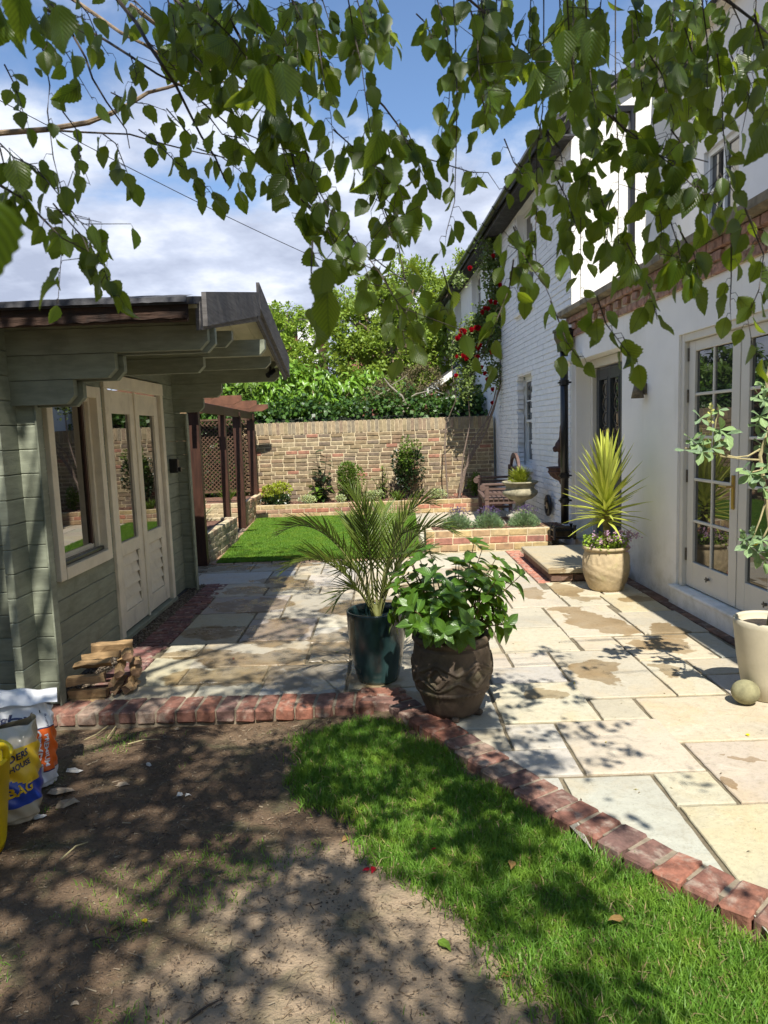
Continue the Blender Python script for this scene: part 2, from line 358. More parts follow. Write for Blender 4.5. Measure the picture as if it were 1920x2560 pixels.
def slabmat():
    m, t, b = newmat('sandstone_paving'); g = G(t); P = g.vec(True); v = g.vec()
    col = g.node('ShaderNodeObjectInfo').outputs['Color']
    n1 = g.noise(v, 3.2, 6, .6, .5); n2 = g.noise(v, 28, 6, .7); n3 = g.noise(v, 1.3, 4, .5, 1.2)
    c = g.mix(g.math('MULTIPLY', g.step(n1, .45, .72), .32), col, (.52, .36, .15))
    c = g.mix(g.math('MULTIPLY', g.step(n3, .48, .72), .5), c, (.33, .305, .25))
    c = g.mix(g.math('MULTIPLY', g.step(n2, .46, .76), .42), c, (.24, .205, .14)); mott = g.noise(v, 75, 4, .7); c = g.mix(g.math('MULTIPLY', g.step(mott, .54, .72), .35), c, (.20, .17, .115)); lt = g.noise(v, 6.5, 5, .65, 1.0); c = g.mix(g.math('MULTIPLY', g.step(lt, .56, .74), .35), c, (.60, .56, .45))
    sp = g.noise(P, 130, 2, .5); c = g.mix(g.math('MULTIPLY', g.step(sp, .64, .72), .35), c, (.12, .10, .06))
    # rain water drying off: wet patches (x, y, rx, ry)
    S = [(1.28,4.12,.10,.24),(1.25,4.22,.17,.10),(1.5,5.35,.15,.3),(1.67,5.12,.16,.22),(1.45,5.6,.12,.13),(1.86,4.62,.2,.17),(2.0,4.95,.12,.2),(1.66,4.15,.07,.12),(.88,3.80,.10,.09),(1.62,6.3,.13,.35),(1.68,5.95,.12,.10),(1.3,6.2,.13,.2),(1.55,3.05,.05,.04),(1.43,2.8,.04,.05),(2.1,5.9,.12,.1),(.35,6.6,.3,.25),(.9,7.4,.3,.2),
         (-1.3,5.35,.33,.20),(-.85,5.3,.26,.36),(-1.2,6.15,.38,.26),(-.8,4.62,.5,.2),(-1.35,4.8,.25,.1),(-.3,4.9,.3,.42),(-1.0,4.3,.42,.18),(-.45,4.25,.34,.26),(-1.15,7.2,.26,.14),(-1.3,6.75,.3,.17),(-1.9,7.95,.5,.2),(-1.1,8.0,.35,.1),(-.9,6.9,.2,.25),(-.2,5.9,.4,.3),(-.1,3.8,.3,.25)]
    sx = g.node('ShaderNodeSeparateXYZ'); g.l.new(P, sx.inputs[0])
    d1 = g.noise(P, 4.5, 5, .55); d2 = g.noise(P, 4.1, 5, .55, .2); acc = None
    px = g.math('ADD', sx.outputs[0], g.math('MULTIPLY', g.math('SUBTRACT', d1, .5), .38)); py = g.math('ADD', sx.outputs[1], g.math('MULTIPLY', g.math('SUBTRACT', d2, .5), .5))
    for (a, bb, rx, ry) in S:
        dx = g.math('DIVIDE', g.math('SUBTRACT', px, a), rx); dy = g.math('DIVIDE', g.math('SUBTRACT', py, bb), ry)
        d = g.math('ADD', g.math('MULTIPLY', dx, dx), g.math('MULTIPLY', dy, dy))
        acc = d if acc is None else g.math('MINIMUM', acc, d)
    wet = g.math('SUBTRACT', 1.0, g.step(g.math('ADD', acc, g.math('MULTIPLY', g.math('SUBTRACT', n2, .5), .25)), .86, 1.10))
    wc = g.mix(1.0, c, (.52, .41, .27), 'MULTIPLY')
    c2 = g.mix(g.math('MULTIPLY', wet, g.math('MULTIPLY_ADD', g.step(n3, .35, .65), .3, .68)), c, wc)
    g.put(b.inputs['Base Color'], c2)
    # standing water film is glossier on the shaded left side where it has not dried
    film = g.math('MULTIPLY', wet, g.math('MULTIPLY', g.step(sx.outputs[0], .3, -.3), g.step(g.noise(P, 6, 4, .6), .44, .58)))
    g.put(b.inputs['Roughness'], g.math('SUBTRACT', g.math('SUBTRACT', .82, g.math('MULTIPLY', wet, .12)), g.math('MULTIPLY', film, .52)))
    h = g.math('ADD', g.math('MULTIPLY', n1, 1.6), g.math('ADD', g.math('MULTIPLY', n2, .45), g.math('MULTIPLY', g.noise(v, 9, 4, .6, .8), .8)))
    g.l.new(g.bump(h, .5, .014), b.inputs['Normal']); return m
M['slab'] = slabmat()
def soilmat():
    m, t, b = newmat('bare_soil'); g = G(t); P = g.vec(True)
    n1 = g.noise(P, 1.6, 5, .6); n2 = g.noise(P, 22, 8, .72); n3 = g.noise(P, 90, 4, .6); n4 = g.noise(P, 3.3, 5, .6, .6)
    sxs = g.node('ShaderNodeSeparateXYZ'); g.l.new(P, sxs.inputs[0])
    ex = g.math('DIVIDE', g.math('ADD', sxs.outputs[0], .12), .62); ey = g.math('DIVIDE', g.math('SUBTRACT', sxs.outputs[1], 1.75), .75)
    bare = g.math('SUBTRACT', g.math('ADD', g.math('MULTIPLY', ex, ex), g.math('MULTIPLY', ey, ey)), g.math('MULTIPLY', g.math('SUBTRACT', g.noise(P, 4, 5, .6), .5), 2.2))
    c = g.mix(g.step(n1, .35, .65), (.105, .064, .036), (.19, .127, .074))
    c = g.mix(g.step(bare, 1.5, .5), c, (.37, .275, .18))  # pale bare soil patch, its colour also lightened to suggest sun on it
    c = g.mix(g.math('MULTIPLY', g.step(n4, .5, .68), .6), c, (.085, .095, .04))
    c = g.mix(g.math('MULTIPLY', g.step(n2, .5, .72), .5), c, (.05, .035, .025))
    c = g.mix(g.math('MULTIPLY', g.step(n3, .60, .72), .55), c, (.36, .28, .19))
    g.put(b.inputs['Base Color'], c); b.inputs['Roughness'].default_value = .95
    g.l.new(g.bump(g.math('ADD', n2, g.math('MULTIPLY', n3, .6)), .9, .02), b.inputs['Normal']); return m
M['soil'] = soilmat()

# ================================================================== GROUND
mb = MB(); mb.add([(-120,-60,-.16),(120,-60,-.16),(120,200,-.16),(-120,200,-.16)], [(0,1,2,3)])
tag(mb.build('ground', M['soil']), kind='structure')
EDGE_OUT = [(.07,3.98),(.10,3.88),(.18,3.73),(.26,3.58),(.44,3.25),(.56,3.0),(.65,2.84),(.73,2.70),(.83,2.55),(.96,2.36),(1.11,2.17),(1.30,1.95),(1.52,1.72),(1.8,1.45),(2.1,1.2)]
def vnoise(x, y, s, seed=0):
    """cheap smooth noise, numpy"""
    r = np.zeros_like(x)
    rg = np.random.default_rng(seed)
    for k in range(7):
        a = rg.uniform(0, 6.28); f = s*(1.35**k)*rg.uniform(.8, 1.2); p = rg.uniform(0, 6.28)
        r += np.sin((x*np.cos(a)+y*np.sin(a))*f+p+1.7*np.sin((x*np.sin(a)-y*np.cos(a))*f*.7+p*2))/(1.2**k)
    return r/4
def soil_z(x, y): return -.075 + .040*np.clip((x+.75)/.55, 0, 1) + .012*vnoise(x, y, 2.3, 3) + .006*vnoise(x, y, 11, 4)
nx, ny = 190, 190
gx, gy = np.meshgrid(np.linspace(-4.6, 2.3, nx), np.linspace(-2.5, 3.93, ny)); gx = gx.ravel(); gy = gy.ravel()
gz = soil_z(gx, gy) + rng.normal(0, .0025, len(gx))
ix = (np.arange(ny-1)[:, None]*nx + np.arange(nx-1)[None]).ravel()
# cut where the patio stands
keep = ~((gx[ix] + .1 > np.interp(gy[ix], [p[1] for p in EDGE_OUT[::-1]], [p[0] for p in EDGE_OUT[::-1]])))
ix = ix[keep]
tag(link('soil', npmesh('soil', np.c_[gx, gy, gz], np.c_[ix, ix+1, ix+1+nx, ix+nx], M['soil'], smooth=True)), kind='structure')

# ------------------------------------------------------------------ patio slabs
patio = tag(empty('patio'), kind='structure')
mb = MB(); mb.add([(-4,3.9,-.012),(.02,3.9,-.012),(.38,3.2,-.012),(.75,2.55,-.012),(1.05,2.1,-.012),(1.9,1.2,-.012),(4,1.2,-.012),(4,13.5,-.012),(-4,13.5,-.012)], [tuple(range(9))])
mb.build('jointing', M['mortar_dark'], patio)
mb = MB(); mb.add([(-2.0,3.9,-.02),(.02,3.9,-.02),(.38,3.2,-.02),(.75,2.55,-.02),(1.05,2.1,-.02),(1.9,1.2,-.02),(1.9,1.2,-.14),(1.05,2.1,-.14),(.75,2.55,-.14),(.38,3.2,-.14),(.02,3.9,-.14),(-2.0,3.9,-.14)], [(i,i+1,10-i,11-i) for i in range(5)])
mb.build('footing', M['mortar_dark'], patio)
CREAM=(.475,.43,.33); WARM=(.49,.43,.31); GREY=(.45,.43,.37); YEL=(.51,.44,.29); TAN=(.40,.37,.29); BLUE=(.37,.375,.35); MAUVE=(.37,.335,.30); BRN=(.34,.28,.20)
SL = [(.72,1.10,1.3,2.88,GREY),(1.11,1.35,2.63,2.89,CREAM),(1.36,2.2,2.63,3.17,CREAM),(.83,1.35,2.90,3.45,CREAM),(.57,.82,3.16,3.44,GREY),(.18,.82,2.90,3.15,GREY),
 (1.33,2.3,3.18,3.73,WARM),(1.08,1.32,3.46,3.73,CREAM),(.57,1.07,3.46,4.01,CREAM),(1.06,1.57,3.75,4.57,CREAM),(.60,1.05,4.02,4.29,GREY),(.78,1.05,4.30,4.57,CREAM),
 (1.58,2.09,4.34,4.86,WARM),(1.58,1.85,3.75,4.33,CREAM),(1.86,2.22,4.05,4.33,CREAM),(1.86,2.24,3.74,4.04,GREY),(2.10,2.26,4.34,4.88,GREY),(1.28,1.81,4.89,5.73,CREAM),(.77,1.28,4.58,5.15,CREAM),
 (1.30,1.57,4.59,4.87,CREAM),(1.82,2.28,4.90,5.49,CREAM),(1.04,1.50,5.75,6.35,CREAM),(.77,1.27,5.16,5.73,CREAM),(1.51,1.90,6.07,6.66,WARM),(1.52,1.85,5.75,6.06,CREAM),(1.86,2.26,5.50,6.10,YEL),
 (.95,1.44,6.36,6.94,CREAM),(1.91,2.26,6.11,6.66,CREAM),(1.11,1.95,1.2,2.62,YEL),(1.96,2.6,1.2,2.62,CREAM),
 (-2.4,-1.51,7.69,8.14,TAN),(-1.50,-.98,7.69,8.13,TAN),(-.97,-.70,7.43,8.13,CREAM),(-.69,-.22,7.43,8.13,GREY),(-2.03,-1.24,7.08,7.68,GREY),(-2.5,-2.04,7.08,7.68,TAN),(-1.23,-.98,7.43,7.68,BLUE),
 (-1.23,-.81,6.85,7.42,BRN),(-.80,-.31,6.85,7.42,GREY),(-1.15,-.64,6.53,6.84,TAN),(-.63,-.31,6.53,6.84,CREAM),(-1.68,-1.16,6.52,7.07,CREAM),(-1.6,-.89,5.90,6.51,MAUVE),(-1.10,-.89,5.67,5.89,TAN),(-.88,-.31,5.67,6.52,TAN),
 (-1.6,-1.11,5.47,5.89,TAN),(-1.10,-.57,5.05,5.66,MAUVE),(-.56,-.26,5.37,5.66,CREAM),(-.56,-.26,4.96,5.36,GREY),(-1.6,-1.11,5.03,5.46,TAN),(-1.58,-1.33,4.75,5.02,CREAM),(-1.32,-.55,4.50,5.04,TAN),(-.54,-.26,4.54,4.95,GREY),
 (-1.6,-1.30,4.19,4.74,WARM),(-1.29,-.78,4.20,4.49,TAN),(-1.9,-1.16,3.88,4.18,WARM),(-1.15,-.76,3.88,4.19,TAN),(-.77,-.26,3.88,4.49,BLUE),
 (-.25,.29,4.02,4.56,CREAM),(-.25,.56,3.40,4.01,GREY),(.30,.59,4.02,4.29,CREAM),(.30,.77,4.30,4.57,CREAM),(-.25,.27,4.57,5.15,CREAM),(.28,.76,4.58,5.15,CREAM),(-.25,.1,5.16,5.66,CREAM),(.11,.76,5.16,5.73,CREAM),
 (-.30,.1,5.67,6.35,CREAM),(.11,.50,5.74,6.35,CREAM),(.51,1.03,5.74,6.35,CREAM),(-.30,.3,6.36,6.84,CREAM),(.31,.94,6.36,6.94,CREAM),(-.30,.3,6.85,7.42,CREAM),(.31,.8,6.95,7.55,CREAM),(.81,1.44,6.95,7.55,CREAM),(-.21,.3,7.43,8.13,CREAM),
 (.31,.9,7.56,8.13,CREAM),(.91,1.44,7.56,8.13,WARM),(.16,1.44,8.14,8.44,CREAM),(.30,.71,2.35,2.88,GREY),(.20,.56,3.16,3.39,CREAM)]
# terrace round the bench beyond the lavender bed
yy = 8.95
for r_ in range(7):
    xx = .50; hgt = random.choice((.42,.56,.56))
    while xx < 2.1:
        wd = random.choice((.42,.56,.7)); SL.append((xx, min(xx+wd, 2.2)-.012, yy, yy+hgt-.012, random.choice((CREAM,CREAM,GREY,WARM)))); xx += wd
    yy += hgt
def slab(x0, x1, y0, y1, col, z=0.0, th=.03, parent=patio, name='paving_slab'):
    big = y0 < 6; n = 7 if big else 3
    g_ = .0035; x0 += g_; x1 -= g_; y0 += g_; y1 -= g_
    P = []
    cs = [(x0,y0),(x1,y0),(x1,y1),(x0,y1)]
    cs = [(a+random.uniform(-.003,.003), b+random.uniform(-.003,.003)) for a, b in cs]
    for i in range(4):
        a, b = cs[i], cs[(i+1) % 4]; ln = math.hypot(b[0]-a[0], b[1]-a[1]); k = max(2, int(ln/.05) if big else n)
        for j in range(k):
            t = j/k; jx = random.uniform(-.0025,.0025) if j else 0; P.append((a[0]+(b[0]-a[0])*t+jx*(b[1]-a[1])/ln, a[1]+(b[1]-a[1])*t-jx*(b[0]-a[0])/ln))
    # cut the corners of slabs that run under the brick edging
    if y0 < 4.0:
        Q = []
        for (px, py) in P:
            ex = np.interp(py, [p[1] for p in EDGE_OUT[::-1]], [p[0] for p in EDGE_OUT[::-1]]) - .06
            if py < 3.98 and px < ex: px = min(ex, x1-.01)
            Q.append((px, py))
        P = Q
    m = len(P); cx_, cy_ = (x0+x1)/2, (y0+y1)/2; zt = z + random.uniform(-.0012, .0012); tx = random.uniform(-.003,.003); ty = random.uniform(-.003,.003)
    V = []
    for (s_, dz) in ((0, -th), (0, -.005), (.004, -.001), (.010, 0)):
        for (px, py) in P:
            vx, vy = cx_-px, cy_-py; l_ = math.hypot(vx, vy); qx, qy = px+vx/l_*s_, py+vy/l_*s_
            V.append((qx-cx_, qy-cy_, zt+dz+(qx-cx_)*tx+(qy-cy_)*ty))
    F = [(r*m+i, r*m+(i+1) % m, (r+1)*m+(i+1) % m, (r+1)*m+i) for r in range(3) for i in range(m)]+[tuple(3*m+i for i in range(m))]
    me = bpy.data.meshes.new('slab'); me.from_pydata(V, [], F); me.materials.append(M['slab'])
    k = random.uniform(.9, 1.08)
    return link(name, me, parent, loc=(cx_, cy_, 0), color=tuple(min(.8, q*k*random.uniform(.97,1.03)) for q in col))
for s_ in SL: slab(*s_)

# ------------------------------------------------------------------ bricks
def brick_mesh(L_, W_, H_, mat, c=.006, jit=.002, seed=0):
    random.seed(900+seed); mb = MB(); mb.cbox(-L_/2, L_/2, -W_/2, W_/2, -H_/2, H_/2, c, jit=jit); return mb.mesh('brick', mat)
PAL_STOCK = [(.29,.215,.12),(.27,.195,.11),(.25,.185,.115),(.31,.24,.135),(.22,.16,.10),(.27,.18,.11),(.33,.26,.155),(.20,.15,.105),(.28,.21,.13)]
PAL_RED = [(.36,.17,.11),(.36,.15,.10)]
PAL_BED = [(.44,.33,.16),(.40,.29,.14),(.38,.25,.14),(.46,.35,.19)]
PAL_BEDRED = [(.38,.16,.10),(.33,.15,.11),(.42,.19,.12),(.36,.22,.14)]
BR = {}
def bricks(parent, pieces, mat, dims, limit=300, key=None):
    """pieces: list of (pos Vector local, rotz or Euler, (sx,sy,sz), colour). first `limit` by key become parts, rest one joined part per colour"""
    kk = (mat.name, dims)
    if kk not in BR: BR[kk] = [brick_mesh(*dims, mat, seed=i) for i in range(4)]
    if key: pieces = sorted(pieces, key=key)
    for (p, r, s_, c) in pieces[:limit]:
        link('brick', random.choice(BR[kk]), parent, loc=p, rot=(0,0,r) if isinstance(r, (int, float)) else r, scale=s_, color=c)
    rest = pieces[limit:]
    if rest:
        by = {}
        for q in rest: by.setdefault(q[3], []).append(q)
        for c, qs in list(by.items()):
            mb = MB()
            for (p, r, s_, _) in qs:
                Mx = Matrix.Translation(p) @ (Matrix.Rotation(r, 4, 'Z') if isinstance(r, (int, float)) else r.to_matrix().to_4x4()) @ Matrix.Diagonal((*s_, 1))
                mb.box(-dims[0]/2, dims[0]/2, -dims[1]/2, dims[1]/2, -dims[2]/2, dims[2]/2, Mx)
            o = mb.build('brickwork', mat, parent, color=c); o['kind'] = 'stuff'
def course_wall(u0, u1, z0, nrow, pal, bl=.215, bh=.065, jt=.010, holes=(), face=0.0, along='x', depth=.1, rows_pal=None, jit=.004):
    """running-bond bricks on a vertical plane; along x at y=face or along y at x=face"""
    out = []
    for r in range(nrow):
        z = z0 + (bh+jt)*(r+.5); u = u0 - random.choice((0, .5, .25))*(bl+jt) - (r % 2)*.3*(bl+jt)
        while u < u1:
            a, b = max(u, u0), min(u+bl, u1); u += bl+jt
            if b-a < .03: continue
            c_ = (a+b)/2
            if any(h[0] < c_ < h[1] and h[2] < z < h[3] for h in holes): continue
            j = random.uniform(-jit, jit); pp = (rows_pal[r] if rows_pal else pal)
            pos = Vector((c_, face+j, z)) if along == 'x' else Vector((face+j, c_, z))
            out.append((pos, (0 if along == 'x' else math.pi/2)+random.uniform(-.006,.006), ((b-a)/.215, 1, bh/.065*random.uniform(.96,1.03)), random.choice(pp)))
    return out
DB = (.215, .10, .065)

# near brick edging
edging = tag(empty('brick_edging', (-.6, 3.85, 0)), 'old red bricks laid side by side edging the patio against the bare soil and grass', 'brick edging')
EC = [(.23,.10,.065),(.19,.085,.06),(.17,.09,.07),(.25,.12,.085),(.21,.11,.08),(.27,.11,.07),(.26,.18,.135),(.15,.085,.07)]
pcs = []
def off(p): return Vector((p[0]+.6, p[1]-3.85, p[2]))
x = -1.93
while x < -.13:
    pcs.append((off((x+.05, 3.835+.01*math.sin(x*3), -.022+random.uniform(-.003,.003))), math.pi/2-.03+random.uniform(-.03,.03), (random.uniform(1.02,1.1), random.uniform(.95,1.01), 1), random.choice(EC))); x += .1085
# corner fan then the diagonal run
path = [Vector((a, b, 0)) for a, b in EDGE_OUT]
for (a, b, rz) in ((-.06,3.925,-.03),(-.055,3.80,-.22)):
    pcs.append((off((a, b, -.016)), rz, (1.05, .95, 1), random.choice(EC)))
acc = .03; seg = 0; pos_ = path[0].copy()
tot = [0]
for i in range(len(path)-1): tot.append(tot[-1]+(path[i+1]-path[i]).length)
s_ = .02
while s_ < tot[-1]:
    i = max(k for k in range(len(tot)) if tot[k] <= s_); i = min(i, len(path)-2)
    t = (s_-tot[i])/(tot[i+1]-tot[i]); p = path[i].lerp(path[i+1], t)
    # smoothed tangent
    a_ = path[max(i-1,0)]; b_ = path[min(i+2,len(path)-1)]; tg = (b_-a_).normalized(); nr = Vector((tg.y, -tg.x, 0))
    if nr.x > 0: nr = -nr
    c_ = p + nr*.088
    pcs.append((off((c_.x, c_.y, -.024+random.uniform(-.003,.003))), math.atan2(nr.y, nr.x)+random.uniform(-.035,.035), (random.uniform(.76,.82), random.uniform(.93,1.0), 1), random.choice(EC)))
    s_ += .107
DE = (.215, .1, .07)
BR[(M['edge_brick'].name, DE)] = [brick_mesh(*DE, M['edge_brick'], c=.009, jit=.0035, seed=20+i) for i in range(6)]
bricks(edging, pcs, M['edge_brick'], DE)
mb = MB()
mb.box(-1.32, .5, -.108, .088, -.13, .006)
for i in range(len(path)-1):
    a, b = path[i], path[i+1]; tg = (b-a).normalized(); nr = Vector((tg.y, -tg.x, 0)); nr = nr if nr.x < 0 else -nr
    q = [a+nr*.01, b+nr*.01, b+nr*.125, a+nr*.125]; q = [off(v) for v in q]
    mb.add([(v.x, v.y, .0035+.0004*(i % 2)) for v in q]+[(v.x, v.y, -.15) for v in q], [(0,1,2,3),(0,4,5,1),(1,5,6,2),(2,6,7,3),(3,7,4,0)])
mb.build('mortar', surf('pale_mortar', (.25,.205,.145), .3, 20, .95, .7, 60, .006), edging)

# brick strip beside the shed + gravel
def brick_path(name, x0, x1, y0, y1, step, pal, skew=0.0, along='x', z=-.033):
    e = tag(empty(name, (x0, y0, 0)), kind='structure'); out = []
    y = y0
    while y < y1:
        xx = x0 - random.random()*.1
        while xx < x1:
            a, b = max(xx, x0), min(xx+.215, x1); xx += .223
            if b-a < .03: continue
            out.append((Vector(((a+b)/2-x0+skew*(y-y0), y-y0+step/2, z+random.uniform(-.002,.002))), random.uniform(-.01,.01), ((b-a)/.215, step*.92/.1, 1), random.choice(pal)))
        y += step
    bricks(e, out, M['edge_brick'], DE); return e
brick_path('brick_path', -1.83, -1.605, 3.98, 7.08, .075, [(.19,.085,.075),(.16,.08,.075),(.22,.10,.08),(.14,.075,.07)])
brick_path('brick_path', 1.45, 1.62, 6.67, 8.42, .075, [(.42,.17,.11),(.38,.15,.10),(.36,.18,.13)])
brick_path('brick_path', 1.62, 2.2, 6.67, 6.74, .07, [(.42,.17,.11),(.38,.15,.10)])
brick_path('brick_path', -1.98, .42, 8.16, 8.24, .075, [(.30,.2,.13),(.36,.24,.14)])
# lawn side edging
e = tag(empty('brick_path', (-2.02, 8.25, 0)), kind='structure')
bricks(e, [(Vector((-.055*k*.222, k*.222+.1, -.03)), math.pi/2+.05, (1,1,1), random.choice([(.36,.22,.13),(.30,.19,.12)])) for k in range(19)], M['edge_brick'], DE)

def scatter_pebbles(name, n, region, size, mat, zf, kind='stuff', flat_=.6, label=None, cat=None):
    V = []; F = []; b = 0
    base = np.array([(1,0,0),(0,1,0),(-1,0,0),(0,-1,0),(0,0,.8),(0,0,-.8)], float)*.5; fc = np.array([(0,1,4),(1,2,4),(2,3,4),(3,0,4),(1,0,5),(2,1,5),(3,2,5),(0,3,5)])
    pts = region(n); n = len(pts); s = rng.uniform(size[0], size[1], n)
    a = rng.uniform(0, 6.28, n); ca, sa = np.cos(a), np.sin(a)
    B = base[None]*(s[:, None, None]*rng.uniform(.6, 1.4, (n, 6, 3))); B[:, :, 2] *= flat_
    X = B[:, :, 0]*ca[:, None]-B[:, :, 1]*sa[:, None]; Y = B[:, :, 0]*sa[:, None]+B[:, :, 1]*ca[:, None]
    Vv = np.stack([X+pts[:, 0:1], Y+pts[:, 1:2], B[:, :, 2]+zf(pts[:, 0], pts[:, 1])[:, None]], -1).reshape(-1, 3)
    Ff = (fc[None]+6*np.arange(n)[:, None, None]).reshape(-1, 3)
    o = link(name, npmesh(name, Vv, Ff, mat)); return tag(o, label, cat, kind=kind)
def gm(name, cols, rough=.9):
    m, t, b = newmat(name); g = G(t); geo = g.node('ShaderNodeNewGeometry'); r = geo.outputs['Random Per Island']
    els = [(i/(len(cols)-1), c) for i, c in enumerate(cols)]
    g.put(b.inputs['Base Color'], g.ramp(r, *els)); b.inputs['Roughness'].default_value = rough; return m
M['gravelmix'] = gm('mixed_gravel', [(.05,.04,.03),(.16,.12,.08),(.28,.22,.16),(.10,.07,.05),(.36,.31,.24)])
M['chips'] = gm('mixed_bark_chips', [(.10,.045,.03),(.26,.13,.085),(.17,.08,.055),(.34,.20,.14),(.07,.04,.03)])
M['litter'] = gm('dry_litter', [(.20,.14,.085),(.10,.065,.04),(.30,.24,.16),(.06,.04,.03),(.22,.16,.09),(.08,.055,.035)])
scatter_pebbles('gravel', 5200, lambda n: np.c_[rng.uniform(-2.02,-1.82,n), rng.uniform(4.0,7.1,n)], (.010,.026), M['gravelmix'], lambda x, y: x*0-.008+rng.uniform(0,.012,len(x)), label='brown gravel strip between the shed wall and the bricks', cat='gravel')

# ------------------------------------------------------------------ grass
def in_poly(x, y, poly):
    c = np.zeros(len(x), bool); n = len(poly)
    for i in range(n):
        x1, y1 = poly[i]; x2, y2 = poly[(i+1) % n]
        cond = ((y1 > y) != (y2 > y)) & (x < (x2-x1)*(y-y1)/(y2-y1+1e-12)+x1); c ^= cond
    return c
def blades(name, x, y, z, h, w_, mat, lean=.5, seg=2, label=None, cat='grass'):
    n = len(x); a = rng.uniform(0, 2*np.pi, n); la = rng.uniform(0, 2*np.pi, n); ln = rng.uniform(.1, 1, n)*lean*h
    dx, dy = np.cos(a)*w_/2, np.sin(a)*w_/2; lx, ly = np.cos(la)*ln, np.sin(la)*ln
    V = np.empty((n, 5, 3))
    V[:, 0] = np.c_[x-dx, y-dy, z]; V[:, 1] = np.c_[x+dx, y+dy, z]
    V[:, 2] = np.c_[x-dx*.8+lx*.35, y-dy*.8+ly*.35, z+h*.55]; V[:, 3] = np.c_[x+dx*.8+lx*.35, y+dy*.8+ly*.35, z+h*.55]
    V[:, 4] = np.c_[x+lx, y+ly, z+h*np.sqrt(np.maximum(.2, 1-(ln/h)**2*.6))]
    i = np.arange(n)[:, None]*5
    return tag(link(name, npmesh(name, V.reshape(-1, 3), [i+np.array([[0,1,3,2]]), i+np.array([[2,3,4]])], mat)), label, cat, kind='stuff')
LAWN = [(-2.0,8.26),(.41,8.26),(.56,12.55),(-2.26,12.55)]
mb = MB(); mb.add([(a, b, .004) for a, b in LAWN], [(0,1,2,3)]); tag(mb.build('lawn', surf('turf_soil', (.03,.06,.012), .3, 20, .95)), kind='structure')
n = 210000; x = rng.uniform(-2.3, .6, n); y = 8.26+4.3*rng.uniform(0, 1, n)**1.15; k = in_poly(x, y, LAWN); x, y = x[k], y[k]
hh = (.026+.007*vnoise(x, y, 4, 8))*rng.uniform(.7, 1.25, len(x)); hh = np.maximum(hh, .012)
blades('lawn_grass', x, y, np.full(len(x), .004), hh, .004, M['lawngrass'], 0.9, label='short bright green mown lawn in front of the long brick bed')
NEAR = [(-.30,3.55),(-.10,3.62),(.03,3.50),(.13,3.33),(.21,3.22),(.31,3.07),(.44,2.83),(.54,2.66),(.63,2.50),(.74,2.33),(.86,2.17),(1.02,1.97),(1.3,1.65),(2.0,.9),(1.6,.4),(.75,.9),(.47,1.5),(.40,1.68),(.29,1.86),(.20,2.06),(.02,2.30),(-.14,2.57),(-.32,2.80),(-.42,3.05),(-.44,3.36)]
n = 330000; x = rng.uniform(-.6, 1.9, n); y = rng.uniform(1.0, 3.65, n)
edge = in_poly(x+.09*vnoise(x, y, 9, 5)+rng.normal(0,.035,n), y+.09*vnoise(x, y, 8, 6)+rng.normal(0,.03,n), NEAR)
ex_ = np.interp(y, [p[1] for p in EDGE_OUT[::-1]], [p[0] for p in EDGE_OUT[::-1]])
edge &= x < ex_ - .175 + rng.normal(0, .012, n)
k = edge & (rng.uniform(0, 1, n) < .80+.35*vnoise(x, y, 6, 9)); x, y = x[k], y[k]
h = (.045+.018*vnoise(x, y, 5, 12))*rng.uniform(.55, 1.3, len(x)); h = np.maximum(h, .015)
blades('grass', x, y, soil_z(x, y)-.004, h, .0042, M['grass'], 1.0, label='long lush green grass growing beside the brick edging')
k = rng.uniform(0, 1, len(x)) < .05; xd, yd = x[k], y[k]
blades('dry_grass', xd, yd, soil_z(xd, yd)-.004, h[k]*1.05, .0045, M['drygrass'], 1.5, label='scattered straw coloured dead blades in the long grass')
# thin grass creeping over the bare soil
n = 90000; x = rng.uniform(-2.6, .5, n); y = rng.uniform(1.0, 3.65, n)
d = vnoise(x, y, 3.4, 21)+.6*vnoise(x, y, 10, 22)
k = (d > .30) & (rng.uniform(0, 1, n) < .15+.9*np.clip(d-.3, 0, 1)) & (x < np.interp(y, [1.5,2.05,2.55,3.1,3.4,3.7], [.5,.2,-.15,-.42,-.4,-.1])+.1); x, y = x[k], y[k]
blades('thin_grass', x, y, soil_z(x, y)-.003, np.maximum(.01, rng.normal(.022, .01, len(x))), .003, M['grass'], 1.3, label='sparse thin grass tufts on the bare shaded soil')
n = 15000; x = rng.uniform(-2.2, .6, n); y = rng.uniform(1.3, 3.7, n); k = x < np.interp(y, [1.5,2.05,2.55,3.1,3.4,3.7], [.6,.35,.05,-.32,-.3,.0]); x, y = x[k], y[k]
n = len(x); a = rng.uniform(0, 6.28, n); ln = .005+rng.exponential(.009, n); wd = rng.uniform(.0010, .0032, n); z = soil_z(x, y)+.003
V = np.empty((n, 4, 3)); c, s = np.cos(a), np.sin(a)
for i, (u, v) in enumerate(((-1,-1),(1,-1),(1,1),(-1,1))):
    V[:, i] = np.c_[x+c*ln*u/2-s*wd*v/2, y+s*ln*u/2+c*wd*v/2, z+rng.uniform(0, .006, n)]
tag(link('dry_clippings', npmesh('c', V.reshape(-1, 3), np.arange(n)[:, None]*4+np.arange(4)[None], M['litter'])), 'dry clippings and bark crumbs strewn over the bare soil', 'litter', kind='stuff')
